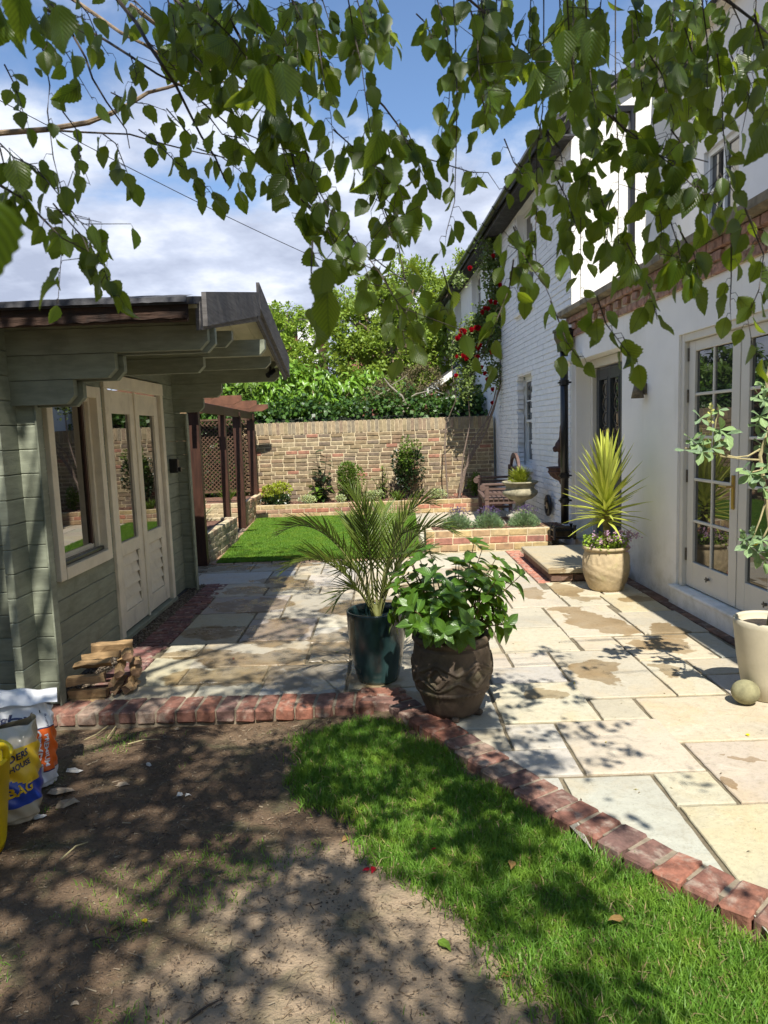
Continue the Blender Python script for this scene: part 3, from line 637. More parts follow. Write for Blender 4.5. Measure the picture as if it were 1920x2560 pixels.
scatter_pebbles('soil_crumbs', 9000, lambda n: (lambda p: p[p[:, 0] < np.interp(p[:, 1], [1.5,2.05,2.55,3.1,3.4,3.7], [.45,.25,-.05,-.42,-.4,-.1])])(np.c_[rng.uniform(-2.4, .5, n), rng.uniform(1.3, 3.68, n)]), (.003,.012), gm('soil_crumb', [(.05,.035,.025),(.10,.075,.05),(.16,.12,.08),(.22,.18,.12),(.07,.05,.035),(.12,.085,.06)]), soil_z, label='small clods and stones scattered on the bare soil', cat='gravel')

scatter_pebbles('soil_clods', 900, lambda n: (lambda p: p[p[:, 0] < np.interp(p[:, 1], [1.5,2.05,2.55,3.1,3.4,3.7], [.4,.2,-.1,-.45,-.45,-.15])])(np.c_[rng.uniform(-2.4, .5, n), rng.uniform(1.3, 3.66, n)]), (.006,.019), gm('soil_clod', [(.07,.046,.028),(.11,.078,.05),(.15,.11,.07),(.05,.033,.022)]), soil_z, flat_=.5, label='larger dark clods of earth scattered on the bare soil', cat='soil')
# ------------------------------------------------------------------ back garden wall
YW = 13.4
gw = tag(empty('garden_wall', (0, YW, 0)), 'tall garden wall of yellow and brown stock bricks behind the long planted bed', 'brick wall')
wp = course_wall(-4.0, 2.1, .12, 18, bl=.212, bh=.060, jt=.015, pal= PAL_STOCK+PAL_STOCK+PAL_STOCK+[PAL_RED[0]], jit=.006)
cop = [(Vector((-4.0+i*.074, random.uniform(-.006,.006), 1.585)), Euler((0, math.pi/2, random.uniform(-.03,.03))), (random.uniform(1.0,1.06), 1, 1), random.choice([(.33,.26,.15),(.29,.21,.14),(.37,.28,.17),(.27,.22,.15)])) for i in range(82)]
vis = lambda q: (0 if (-2.35 < q[0].x and q[0].z > .3) else 1, -q[0].z)
bricks(gw, wp+cop, M['brick'], DB, 300, key=vis)
mb = MB(); mb.box(-4.05, 2.1, -.04, .16, -.1, 1.68); mb.build('mortar', M['mortar'], gw)

# long raised bed in front of it, step bed for lavender, pergola beds
def raised_bed(name, label, loc, runs, soil_poly, zt, rows, pal_rows, cap=None):
    e = tag(empty(name, loc), label, 'raised bed'); out = []; mb = MB()
    for (ax, face, u0, u1, sgn) in runs:
        out += course_wall(u0, u1, 0, rows, None, bh=zt/rows-.009, jt=.009, face=face+sgn*.05, along=ax, rows_pal=pal_rows)
        if ax == 'x': mb.box(u0, u1, min(face+sgn*.007, face+sgn*.095), max(face+sgn*.007, face+sgn*.095), -.05, zt-.004)
        else: mb.box(min(face+sgn*.007, face+sgn*.095), max(face+sgn*.007, face+sgn*.095), u0, u1, -.05, zt-.005)
    bricks(e, out, M['brick'], DB)
    mb.build('mortar', M['mortar'], e)
    mb = MB(); mb.add([(a, b, zt-.035) for a, b in soil_poly], [tuple(range(len(soil_poly)))]); mb.build('soil', M['mulch'], e)
    return e
BED = [PAL_BED, PAL_BEDRED, PAL_BED]
raised_bed('raised_bed', 'long low raised bed of yellow and red bricks beyond the lawn', (0, 12.58, 0), [('x', 0, -2.36, 2.12, 1), ('y', -2.36, 0, .8, 1)], [(-2.3,.08),(2.1,.08),(2.1,.8),(-2.3,.8)], .235, 3, BED)
raised_bed('raised_bed', 'low brick bed holding three lavender bushes beside the stone step', (0, 8.5, 0), [('x', 0, .50, 2.02, 1), ('x', .48, .50, 2.2, -1), ('y', .50, 0.03, .5, 1), ('y', 2.02, .03, .5, -1)], [(.55,.08),(2.2,.08),(2.2,.45),(.55,.45)], .26, 3, [PAL_BED, PAL_BEDRED, PAL_BED])
PB = [[(.34,.29,.18),(.28,.24,.16),(.38,.33,.2),(.30,.22,.14)]]*5
raised_bed('raised_bed', 'small brick bed behind the nearest pergola post', (-2.07, 8.3, 0), [('y', .0, 0, 1.62, -1), ('x', 1.62, -1.4, .0, -1)], [(-1.4,.0),(-.08,.0),(-.08,1.56),(-1.4,1.56)], .36, 5, PB)
raised_bed('raised_bed', 'brick bed at the far end of the pergola path', (-2.27, 11.5, 0), [('y', .0, 0, 1.9, -1), ('x', 0, -1.6, .0, 1)], [(-1.6,.08),(-.08,.08),(-.08,1.9),(-1.6,1.9)], .40, 5, [[(.46,.37,.22),(.42,.33,.2),(.44,.27,.17)]]*5)
scatter_pebbles('bark_mulch', 9000, lambda n: np.c_[rng.uniform(-2.26, 2.08, n), rng.uniform(12.68, 13.33, n)], (.015,.05), M['chips'], lambda x, y: x*0+.205+rng.uniform(0,.02,len(x)), flat_=.25, label='red brown bark mulch on the long raised bed', cat='bark mulch')
scatter_pebbles('bark_mulch', 4200, lambda n: np.c_[rng.uniform(.6, 2.2, n), rng.uniform(8.6, 8.93, n)], (.012,.045), M['chips'], lambda x, y: x*0+.235+rng.uniform(0,.03,len(x)), flat_=.25, label='red brown bark mulch round the lavender bushes', cat='bark mulch')
mb = MB(); mb.box(-2.0+.0, 1.4, 0, .01, 0, .01)
# gravel path through the pergola
scatter_pebbles('gravel', 4000, lambda n: np.c_[rng.uniform(-3.4, -2.1, n), rng.uniform(9.95, 11.5, n)], (.015,.04), M['gravelmix'], lambda x, y: x*0-.008, label='grey gravel path between the two pergola beds', cat='gravel')

# ------------------------------------------------------------------ stone step
st = tag(empty('stone_step', (1.54, 6.62, 0)), 'pale stone slab step on dark bricks below the grey door', 'step')
mb = MB(); mb.cbox(0, .72, 0, 1.32, .085, .135, .008, jit=.001); o = mb.build('slab', M['slab'], st, color=(.43,.37,.25)); 
out = []
for k in range(6): out.append((Vector((.03+.05, .13+k*.222, .04)), math.pi/2, (1,1,1), random.choice([(.22,.13,.09),(.17,.10,.07)])))
for k in range(3): out.append((Vector((.14+k*.222, .08, .04)), 0, (1,1,1), random.choice([(.22,.13,.09),(.17,.10,.07)])))
bricks(st, out, M['brick'], DB)
mb = MB(); mb.box(.05, .7, .05, 1.3, 0, .084); mb.build('mortar', M['mortar_dark'], st)

# ================================================================== SHED (log cabin summer house)
SX = -1.97
shed = tag(empty('summer_house', (SX, 5.4, 0)), 'sage green log cabin with cream framed window and glazed double doors', 'summer house')
def sv(x, y, z): return (x-SX, y-5.4, z)
def spart(mb, name, mat, **k):
    o = mb.build(name, mat, shed, **k); o.location = (-SX, -5.4, 0); return o
LP = .131
def plank(x0, x1, y0, y1, z0, z1, name='plank', ch=.004):
    mb = MB(); mb.cbox(x0, x1, y0, y1, z0, z1, ch); o = spart(mb, name, M['green']); return o
def end_plank(x0, x1, y0, y1, z0, z1, side):
    """overhanging log with a chamfered lower corner at its right-hand end"""
    c_ = .045; mb = MB()
    mb.prism([(x0, z0), (x1-c_, z0), (x1, z0+c_), (x1, z1), (x0, z1)], 'y', y0, y1); return spart(mb, 'beam', M['green'])
ZB = .02
WIN = (4.18, 5.00, .66, 1.86); DOOR = (5.09, 6.45, .0, 1.95)
# gable wall (faces the garden, +X)
for r in range(17):
    z0 = ZB+r*LP; z1 = z0+LP-.0025
    top = 1.95 + (.58-.0)*1  # top follows the pitch
    segs = [(3.70, 7.05)]
    zc = (z0+z1)/2
    for (a, b, c_, d) in (WIN, DOOR):
        if c_-.02 < zc < d-.0:
            segs = [q for s0, s1 in segs for q in ((s0, min(s1, a+.03)), (max(s0, b-.03), s1)) if q[1]-q[0] > .02]
    for (a, b) in segs:
        if z0 > 2.0:
            hw = (2.46-z0)/.215*.8
            if hw < .2: continue
            a, b = max(a, 5.4-hw*1.0), min(b, 5.4+hw*1.0)
        plank(SX-.045, SX, a, b, z0, z1)
# front wall (faces the camera) and rear wall, their log ends run past the corner
for (y0, rear) in ((3.88, 0), (6.85, 1)):
    for r in range(13):
        z0 = ZB+r*LP; plank(-4.4 if not rear else -2.6, SX+.10, y0, y0+.045, z0, z0+LP-.0025)
# log ends of a partition crossing at the corner
mb = MB(); mb.box(SX+.102, SX+.112, 3.872, 3.935, 0, 1.70); spart(mb, 'corner_board', M['green'])
mb = MB(); mb.box(SX+.002, SX+.022, 3.99, 4.04, 0, 1.72); spart(mb, 'corner_board', M['green'])
mb = MB(); mb.box(SX+.102, SX+.118, 6.83, 6.90, 0, 1.72); spart(mb, 'corner_board', M['green'])
# stepped overhanging beams
for (y0, ends, extra) in ((3.84, (-1.63, -1.40, -.90, -.90), 0), (6.83, (-1.68, -1.50, -.95, -.95), 0)):
    for i, xe in enumerate(ends):
        z0 = 1.695+i*LP if y0 < 5 else 1.73+i*LP
        if i == 3: z0 += .0; 
        end_plank(SX-.1 if y0 > 5 else -4.4, xe, y0-.001*i, y0+.05, z0, z0+LP-.003, 0)
        if y0 < 5 and i < 3: end_plank(SX-.05, xe+.025, y0+.062, y0+.105, z0-.01, z0+LP-.013, 0)
for (xe, z0) in ((-1.30, 1.97), (-.84, 2.08)):
    end_plank(SX-.05, xe, 5.36, 5.43, z0, z0+.115, 0)
for yy_, zz_ in ((4.62, 2.06), (6.2, 2.06)):
    end_plank(SX-.05, -.93, yy_, yy_+.05, zz_, zz_+.1, 0)
# window
def frame_x(name, x0, x1, y0, y1, z0, z1, wd, mat, bottom=None):
    mb = MB(); bt = bottom or wd
    mb.cbox(x0, x1, y0, y0+wd, z0, z1, .003); mb.cbox(x0, x1, y1-wd, y1, z0, z1, .003)
    mb.cbox(x0+.001, x1-.001, y0+wd-.002, y1-wd+.002, z1-wd, z1-.001, .003); mb.cbox(x0+.001, x1+.006, y0+wd-.002, y1-wd+.002, z0+.001, z0+bt, .003)
    return spart(mb, name, mat)
wf = frame_x('window_frame', SX-.03, SX+.03, WIN[0], WIN[1], WIN[2], WIN[3], .075, M['cream'])
frame_x('window_sash', SX-.05, SX-.02, WIN[0]+.075, WIN[1]-.075, WIN[2]+.07, WIN[3]-.07, .03, M['cream'])
frame_x('window_sash', SX-.075, SX-.053, WIN[0]+.10, WIN[1]-.10, WIN[2]+.10, WIN[3]-.10, .035, M['cream'])
mb = MB(); mb.cbox(SX-.03, SX+.004, WIN[0]+.08, WIN[1]-.08, WIN[2]+.078, WIN[2]+.105, .004); spart(mb, 'window_sill', M['black'])
mb = MB(); mb.box(SX-.062, SX-.058, WIN[0]+.13, WIN[1]-.13, WIN[2]+.13, WIN[3]-.13); spart(mb, 'window_pane', M['shedglass'])
mb = MB(); mb.box(SX-.057, SX-.045, WIN[1]-.16, WIN[1]-.13, WIN[2]+.13, WIN[3]-.1); spart(mb, 'shadow_gap_strip', M['darkwood'])
# doors
mb = MB(); D = DOOR
mb.cbox(SX-.02, SX+.022, D[0], D[0]+.07, D[2]+.03, D[3]-.08, .003); mb.cbox(SX-.02, SX+.022, D[1]-.07, D[1], D[2]+.03, D[3]-.08, .003)
mb.cbox(SX-.021, SX+.026, D[0]-.005, D[1]+.005, D[3]-.08, D[3]+.02, .003); spart(mb, 'door_frame', M['cream'])
mid = (D[0]+D[1])/2
for (a, b) in ((D[0]+.085, mid-.004), (mid+.004, D[1]-.085)):
    dr = tag(empty('door', (0,0,0))); dr.parent = shed; dr.location = (-SX, -5.4, 0)
    def dp(mb, name, mat): return mb.build(name, mat, dr)
    st_ = .105
    mb = MB(); xx0, xx1 = SX-.045, SX-.008; z0, z1 = .05, D[3]-.09
    mb.cbox(xx0, xx1, a, a+st_, z0, z1, .003); mb.cbox(xx0, xx1, b-st_, b, z0, z1, .003)
    for (za, zb) in ((z0, z0+.14), (.62, .72), (z1-.17, z1)): mb.cbox(xx0+.001, xx1-.001, a+st_-.002, b-st_+.002, za, zb, .003)
    dp(mb, 'door_frame', M['cream'])
    for k in range(6):
        zb = z0+.142+k*.085
        if zb+.07 > .63: break
        mb = MB(); A, B_ = a+st_+.017, b-st_-.017; mb.add([(xx1-.026, A, zb+.079), (xx1-.026, B_, zb+.079), (xx1-.006, B_, zb+.004), (xx1-.006, A, zb+.004), (xx1-.024, A, zb), (xx1-.024, B_, zb)], [(0,1,2,3),(3,2,5,4)])
        dp(mb, 'louvre_slat', M['cream'])
    mb = MB(); mb.box(xx0+.002, xx0+.008, a+st_-.004, b-st_+.004, z0+.1, .64); dp(mb, 'louvre_backing', M['bench'])  # dark panel colour stands in for the shade between the slats
    mb = MB(); mb.box(xx0+.012, xx0+.017, a+st_-.004, b-st_+.004, .71, z1-.16); dp(mb, 'door_pane', M['shedglass'])
    for bz in (a+st_-.001, b-st_-.016):
        mb = MB(); mb.cbox(xx1-.014, xx1-.004, bz, bz+.017, .15, .61, .002); dp(mb, 'bead', M['cream'])
mb = MB(); mb.cbox(SX-.010, SX+.004, mid-.018, mid+.014, .04, D[3]-.085, .002); spart(mb, 'cover_strip', M['cream'])
for z in (.35, 1.0, 1.62):
    mb = MB(); mb.tube([(SX-.001, D[0]+.078, z), (SX-.001, D[0]+.078, z+.07)], .006); spart(mb, 'hinge', M['black'])
mb = MB(); mb.cbox(SX-.03, SX+.03, D[0]-.02, D[1]+.02, .0, .035, .003); spart(mb, 'threshold', M['green'])
mb = MB(); mb.box(SX-.06, SX+.012, 3.95, 7.0, -.02, .018); spart(mb, 'base_beam', M['felt'])
mb = MB(); mb.cbox(SX+.0, SX+.075, 6.58, 6.65, 1.17, 1.30, .006); mb.tube([(SX+.07,6.615,1.20),(SX+.10,6.615,1.20)], .022); spart(mb, 'key_box', M['black'])
# inside: dark back so the panes read as a room
mb = MB(); mb.box(-4.4, -4.3, 3.9, 6.9, 0, 2.0); mb.box(-4.4, SX-.1, 3.93, 6.85, -.02, .0); spart(mb, 'inner_wall', M['darkwood'])
# roof: ridge runs along x, pitch falls toward and away from the camera
RZ, EZ = 2.50, 2.185; XR, XL = -.89, -4.6; YR = 5.41; YF, YB = 3.55, 7.02
slp = math.atan2(RZ-EZ, YR-3.70)
for (ya, yb, za, zb) in ((YF+.10, YR, EZ-.02+.017, RZ), (YR, YB, RZ, EZ+.0)):
    nb = int(3.7/.145)
    for k in range(nb):   # soffit boards, each runs from eave to ridge
        x1 = XR-.01-k*.145; x0 = x1-.142
        if x0 < -2.2: break
        mb = MB(); mb.add([(x0,ya,za-.045),(x1,ya,za-.045),(x1,yb,zb-.045),(x0,yb,zb-.045),(x0,ya,za-.025),(x1,ya,za-.025),(x1,yb,zb-.025),(x0,yb,zb-.025)], [(0,3,2,1),(4,5,6,7),(0,1,5,4),(1,2,6,5),(2,3,7,6),(3,0,4,7)])
        spart(mb, 'soffit_board', M['soffit'])
    if ya < YR: ya, za = YF, EZ-.02
    mb = MB(); mb.add([(XL,ya,za-.024),(XR,ya,za-.024),(XR,yb,zb-.024),(XL,yb,zb-.024),(XL,ya,za+.012),(XR,ya,za+.012),(XR,yb,zb+.012),(XL,yb,zb+.012)], [(0,3,2,1),(4,5,6,7),(0,1,5,4),(1,2,6,5),(2,3,7,6),(3,0,4,7)])
    spart(mb, 'roof', M['felt'])
# barge boards
def barge(ya, yb, za, zb, h, x0, x1, name='barge_board', up=.02, mat='greywood'):
    mb = MB(); mb.add([(x,y,z) for x in (x0, x1) for (y, z) in ((ya, za+up-h), (yb, zb+up-h), (yb, zb+up), (ya, za+up))], [(0,1,2,3),(7,6,5,4),(0,4,5,1),(1,5,6,2),(2,6,7,3),(3,7,4,0)])
    return spart(mb, name, M[mat])
barge(3.70, YR-.02, 2.205, RZ+.02, .17, XR+.004, XR+.028)
barge(3.66, YR-.02, 2.15, RZ-.05, .14, XR-.022, XR+.003)
barge(YR-.02, 6.95, RZ+.09, EZ+.02, .19, XR+.006, XR+.030)
barge(YR, 6.90, RZ-.02, EZ-.05, .15, XR-.022, XR+.005)
# rotten eaves board along the front edge, with peeling felt
x = -4.6
mb = MB(); mb.cbox(-4.6, -.93, YF+.015, YF+.05, 2.065, 2.165, .004, jit=.002); spart(mb, 'eaves_board', M['rot'])
V = []; F = []; nseg = 120
for i in range(nseg+1):
    x_ = -4.6+i*(3.68/nseg); j = .004*math.sin(x_*5.1)+random.uniform(-.001,.001)
    V += [(x_, YF-.012+j, 2.178+.002*math.sin(x_*7)+random.uniform(-.001,.001)), (x_, YF-.02+j*.5, 2.150+random.uniform(-.002,.002)), (x_, YF+.12, 2.207+.003*math.sin(x_*3.7)+random.uniform(-.001,.001)), (x_, YF+.008, 2.072+.006*math.sin(x_*4.3)+random.uniform(-.005,.003)), (x_, YF+.012, 2.165)]
F = [(i*5, i*5+5, i*5+6, i*5+1) for i in range(nseg)]+[(i*5+2, i*5+7, i*5+5, i*5) for i in range(nseg)]
mb = MB(); mb.add(V, F); spart(mb, 'felt_edge', M['felt'])
mb = MB(); mb.add(V, [(i*5+4, i*5+9, i*5+8, i*5+3) for i in range(nseg)]); spart(mb, 'rotten_strip', M['rot'])

# small camera under the far eave
cm = tag(empty('security_camera', (-1.02, 6.78, 2.09)), 'small dark camera fixed under the far eave of the green cabin', 'camera')
mb = MB(); mb.tube([(0,0,.03),(0,-.02,.0)], .012); mb.build('bracket', M['black'], cm)
mb = MB(); mb.tube([(.03,.02,.0),(-.02,-.05,-.05)], [.022,.026], 12); mb.build('housing', M['black'], cm, smooth=False)

# ================================================================== HOUSE
HA = R(1.8); HO = Vector((2.38+5.6*math.sin(HA), 5.6-5.6*math.cos(HA), 0))     # local x = away from the garden, local y = along the wall
house = tag(empty('house', HO, HA), 'long white painted house with slate roof and a rendered flat roofed extension', 'house')
def H(n, s, z=0): return HO + Vector((n*math.cos(HA)-s*math.sin(HA), n*math.sin(HA)+s*math.cos(HA), z))
def hp(mb, name, mat, parent=house, **k): return mb.build(name, mat, parent, **k)
TH = .28
# extension wall pieces, butted end to end
RC = (6.94, 8.40, 2.22); FR = (4.06, 5.72, .155, 2.16)
mb = MB()
mb.box(0, TH, FR[1], RC[0], -.1, 2.50); mb.box(0, TH, RC[1], 8.56, -.1, 2.50); mb.box(0, TH, RC[0], RC[1], RC[2], 2.50)
mb.box(0, TH, FR[0], FR[1], FR[3], 2.50); mb.box(0, TH, 1.0, FR[0], -.1, 2.50); mb.box(.0, TH, FR[0], FR[1], -.1, FR[2]-.03)
mb.box(.22, .30, RC[0], 7.46, 0, RC[2]); mb.box(TH, TH+.04, 7.42, 8.4, 2.13, RC[2])
hp(mb, 'extension_wall', M['render'])
mb = MB(); mb.cbox(-.05, .16, FR[0]-.05, FR[1]+.05, FR[2]-.03, FR[2]-.001, .008); mb.box(-.04, .02, FR[0]-.04, FR[1]+.04, -.05, FR[2]-.03); hp(mb, 'door_sill', M['render'])
# brick corbel courses + coping under the parapet
cor = tag(empty('parapet'), None); cor.parent = house
out = []
for r, pj in enumerate((.03, .055, .075)):
    s = 1.2 + r*.11
    while s < 8.5:
        if not (r == 1 and int(s/.112) % 2):
            out.append((Vector((-pj+.05, s, 2.535+r*.075)), math.pi/2, (1 if r != 1 else .5, 1, 1.02), random.choice([(.33,.19,.14),(.36,.20,.145),(.30,.17,.125),(.35,.22,.16)])))
        s += .226 if r != 1 else .113
out2 = [(p, r, s_, c) for (p, r, s_, c) in out]
bricks(cor, out2, M['edge_brick'], DB, 200, key=lambda q: -q[0].y)
mb = MB(); mb.box(-.02, .12, 1.0, 8.5, 2.501, 2.72); mb.build('mortar', M['mortar'], cor)
mb = MB()
s = 1.0
while s < 8.5:
    mb.prism([(-.17, 2.735), (-.13, 2.722), (.2, 2.722), (.2, 2.83), (-.10, 2.825), (-.17, 2.79)], 'y', s, min(s+.598, 8.56)); s += .6
mb.build('coping', surf('weathered_coping', (.25,.21,.14), .35, 6, .9, .6, 40, .006, dirt=(.06,.055,.045), dirt_amt=.8, dscale=5), cor)
mb = MB(); mb.box(.0, 1.15, 1.0, 8.56, 2.60, 2.70); hp(mb, 'flat_roof', M['felt'])
# tall gable of the main house, facing the camera, roof eave on the garden side
EA = 4.86; PT = .62
def rz_(n): return EA + (n+.25)*PT
mb = MB(); mb.prism([(0, 0), (3.4, 0), (3.4, rz_(3.1)), (3.1, rz_(3.1)), (0, rz_(0)-.06)], 'y', 8.56, 8.60); hp(mb, 'gable_wall', M['render'])
# main wall with openings, painted brick in front of a backing sheet
WN = [(10.55, 11.55, .86, 2.26), (10.42, 11.42, 3.22, 4.72), (14.75, 15.85, 3.4, 4.72), (17.5, 18.5, 3.6, 4.72), (14.85, 16.0, 1.2, 2.38)]
NB = 13.08
mb = MB()
def wall_with_holes(mb, s0, s1, z0, z1, holes, x0, x1):
    ys = sorted({s0, s1, *[h[0] for h in holes], *[h[1] for h in holes]}); zs = sorted({z0, z1, *[h[2] for h in holes], *[h[3] for h in holes]})
    for a, b in zip(ys, ys[1:]):
        for c, d in zip(zs, zs[1:]):
            if any(h[0] <= (a+b)/2 <= h[1] and h[2] <= (c+d)/2 <= h[3] for h in holes): continue
            mb.box(x0, x1, a, b, c, d)
wall_with_holes(mb, 8.601, 22.5, -.1, 4.9, WN, .012, .26); hp(mb, 'wall', surf('white_masonry_paint', (.84,.84,.83), .03, 6, .8, .2, 40, .004))
pw = course_wall(8.62, 13.04, .0, 64, [(.80,.81,.81)], bl=.22, bh=.068, jt=.008, face=.048, along='y', holes=[(h[0]-.0, h[1]+.0, h[2]-.03, h[3]+.03) for h in WN], jit=.0025)
bw = tag(empty('painted_brickwork'), None); bw.parent = house
bricks(bw, pw, M['wbrick'], DB, 300, key=lambda q: q[0].y*1.0+abs(q[0].z-1.6)*.6)
mb = MB(); mb.box(-.004, .03, 13.05, 22.5, 0, 4.86) if False else None
def sash(s0, s1, z0, z1, cols=2, rows=2, sill=True):
    wdw = tag(empty('window'), None); wdw.parent = house
    mb = MB(); d = .13
    def fr(x0, x1, a, b, c, e, t):
        mb.cbox(x0, x1, a, a+t, c, e, .003); mb.cbox(x0, x1, b-t, b, c, e, .003); mb.cbox(x0+.001, x1-.001, a+t, b-t, c, c+t, .003); mb.cbox(x0+.001, x1-.001, a+t, b-t, e-t, e, .003)
    zm = (z0+z1)/2
    fr(d-.01, d+.07, s0, s1, z0, z1, .05); fr(d+.005, d+.035, s0+.05, s1-.05, zm-.02, z1-.05, .04); fr(d+.036, d+.066, s0+.05, s1-.05, z0+.05, zm+.02, .04)
    for (a, b, xx) in ((z0+.09, zm-.02, d+.05), (zm+.02, z1-.09, d+.02)):
        for c_ in range(1, cols): s_ = s0+.09+(s1-s0-.18)*c_/cols; mb.box(xx-.008, xx+.008, s_-.009, s_+.009, a, b)
        for r_ in range(1, rows): z_ = a+(b-a)*r_/rows; mb.box(xx-.007, xx+.007, s0+.09, s1-.09, z_-.009, z_+.009)
    mb.build('window_frame', M['whiteframe'], wdw)
    for (a, b, xx) in ((z0+.08, zm, d+.05), (zm, z1-.08, d+.02)):
        mb2 = MB(); mb2.box(xx, xx+.004, s0+.08, s1-.08, a, b); mb2.build('window_pane', M['glass'], wdw)
    mb2 = MB(); mb2.box(d+.16, d+.165, s0, s1, z0, z1); mb2.build('blind', flat('linen_blind' if cols else 'blind', (.25,.24,.22)), wdw)
    if sill: mb3 = MB(); mb3.cbox(-.05, d, s0-.06, s1+.06, z0-.06, z0-.002, .006); mb3.build('window_sill', M['render'], wdw)
sash(*WN[0]); sash(*WN[1]); sash(*WN[2]); sash(*WN[3]); sash(*WN[4])
# roof with eave board, gutter and brackets
mb = MB(); ez = lambda s: 0.0
for (x0, z0, x1, z1, s0, s1) in ((-.30, EA-.05, 3.2, rz_(3.2)-.02, 8.42, 22.5),):
    mb.add([(x0,s0,z0),(x1,s0,z1),(x1,s1,z1),(x0,s1,z0),(x0,s0,z0+.07),(x1,s0,z1+.07),(x1,s1,z1+.07),(x0,s1,z0+.07)], [(0,1,2,3),(7,6,5,4),(0,4,5,1),(1,5,6,2),(2,6,7,3),(3,7,4,0)])
hp(mb, 'roof', M['slate'])
mb = MB(); mb.cbox(-.27, -.24, 8.44, 22.4, EA-.15, EA-.045, .004); mb.box(-.24, .01, 8.44, 22.4, EA-.14, EA-.12); hp(mb, 'eaves_board', M['felt'])
mb = MB(); pr = [(-.335+.06*math.cos(t), EA-.045+.06*math.sin(t)) for t in [math.pi+i*math.pi/7 for i in range(8)]]+[(-.335+.05*math.cos(t), EA-.045+.05*math.sin(t)) for t in [2*math.pi-i*math.pi/7 for i in range(8)]]
for i in range(9):
    a = 8.4+i*1.56; mb.prism(pr, 'y', a, a+1.54)
hp(mb, 'gutter', M['black'])
for i in range(16):
    mb = MB(); a = 8.6+i*.88; mb.prism([(-.335+.068*math.cos(t), EA-.045+.068*math.sin(t)) for t in [math.pi+i_*math.pi/6 for i_ in range(7)]], 'y', a, a+.05); hp(mb, 'gutter_bracket', M['black'])
mb = MB(); mb.box(.1, .75, 8.50, 8.56, 5.0, 5.06); hp(mb, 'gutter', M['black'])
mb = MB(); mb.tube([(.70,8.52,5.02),(.70,8.52,2.72)], .035, 12); hp(mb, 'downpipe', M['black'])
mb = MB(); mb.add([(-.1,8.40,rz_(-.1)-.06),(3.2,8.40,rz_(3.2)-.06),(3.2,8.55,rz_(3.2)-.06),(-.1,8.55,rz_(-.1)-.06)], [(0,1,2,3)]); hp(mb, 'verge_soffit', M['cream'])
# upper storey of the extension side
mb = MB(); wall_with_holes(mb, 1.0, 8.559, 2.71, 5.42, [(7.05, 7.75, 3.45, 4.25)], 1.16, 1.4); hp(mb, 'upper_wall', M['render'])
mb = MB(); mb.box(1.02, 1.6, 1.0, 8.559, 5.421, 5.45); hp(mb, 'upper_soffit', M['cream'])
mb = MB(); mb.add([(.95,1.0,5.451),(2.5,1.0,6.3),(2.5,8.559,6.3),(.95,8.559,5.451)], [(0,1,2,3)]); hp(mb, 'upper_roof', M['slate'])
uw = tag(empty('window'), None); uw.parent = house
mb = MB(); 
for (a, b, c, d) in ((7.05,7.10,3.45,4.25),(7.70,7.75,3.45,4.25),(7.38,7.42,3.45,4.25)): mb.cbox(1.2, 1.25, a, b, c, d, .003)
for (c, d) in ((3.45,3.50),(4.20,4.25),(3.82,3.86)): mb.cbox(1.201, 1.249, 7.1, 7.7, c, d, .003)
mb.build('window_frame', M['whiteframe'], uw); mb = MB(); mb.box(1.23, 1.24, 7.08, 7.72, 3.48, 4.22); mb.build('window_pane', M['glass'], uw)
# French doors
def french(s0, s1, handle):
    d = tag(empty('french_door'), None); d.parent = house
    mb = MB(); z0, z1 = FR[2]+.01, FR[3]-.06; x0, x1 = .055, .10; t = .105; bt = .205
    mb.cbox(x0, x1, s0, s0+t, z0, z1, .003); mb.cbox(x0, x1, s1-t, s1, z0, z1, .003); mb.cbox(x0+.001, x1-.001, s0+t, s1-t, z0, z0+bt, .003); mb.cbox(x0+.001, x1-.001, s0+t, s1-t, z1-.08, z1, .003)
    mb.build('door_frame', M['frame'], d)
    za, zb = z0+bt, z1-.08
    for r in range(1, 5): mb = MB(); z_ = za+(zb-za)*r/5; mb.cbox(x0+.006, x1-.008, s0+t-.002, s1-t+.002, z_-.011, z_+.011, .003); mb.build('glazing_bar', M['frame'], d)
    sm = (s0+s1)/2; mb = MB(); mb.cbox(x0+.007, x1-.007, sm-.011, sm+.011, za-.002, zb+.002, .003); mb.build('glazing_bar', M['frame'], d)
    for r in range(5):
        for (a, b) in ((s0+t, sm-.01), (sm+.01, s1-t)):
            mb = MB(); zz0 = za+(zb-za)*r/5; mb.box(.074+random.uniform(0,.0015), .079, a-.003, b+.003, zz0+.008, zz0+(zb-za)/5-.008); mb.build('door_pane', M['glass'], d)
    mb = MB(); mb.tube([(x0-.004,(s0+s1)/2,z0+.12),(x0-.02,(s0+s1)/2,z0+.12)], .011, 10); mb.cbox(x0-.028, x0-.018, sm-.018, sm+.018, z0+.115, z0+.125, .002); mb.cbox(x0-.027, x0-.019, sm-.005, sm+.005, z0+.10, z0+.14, .002); mb.build('security_bolt', M['bronze'], d)
    if handle: mb = MB(); mb.cbox(x0-.012, x0, s0+.03, s0+.065, .86, 1.10, .003); mb.tube([(x0-.01,s0+.047,1.02),(x0-.05,s0+.047,1.02),(x0-.05,s0+.15,1.02)], .009); mb.build('handle', M['brass'], d)
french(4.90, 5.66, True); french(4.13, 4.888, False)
mb = MB(); mb.cbox(.02, .12, 5.662, FR[1], FR[2]-.001, FR[3], .003); mb.cbox(.02, .12, FR[0], 4.128, FR[2]-.001, FR[3], .003); mb.cbox(.021, .119, 4.128, 5.662, FR[3]-.058, FR[3], .003); hp(mb, 'door_frame', M['frame'])
for z in (.42, 1.05, 1.68, 2.0): mb = MB(); mb.tube([(.05,5.655,z-.05),(.05,5.655,z+.05)], .008, 8); hp(mb, 'hinge', M['bronze'])
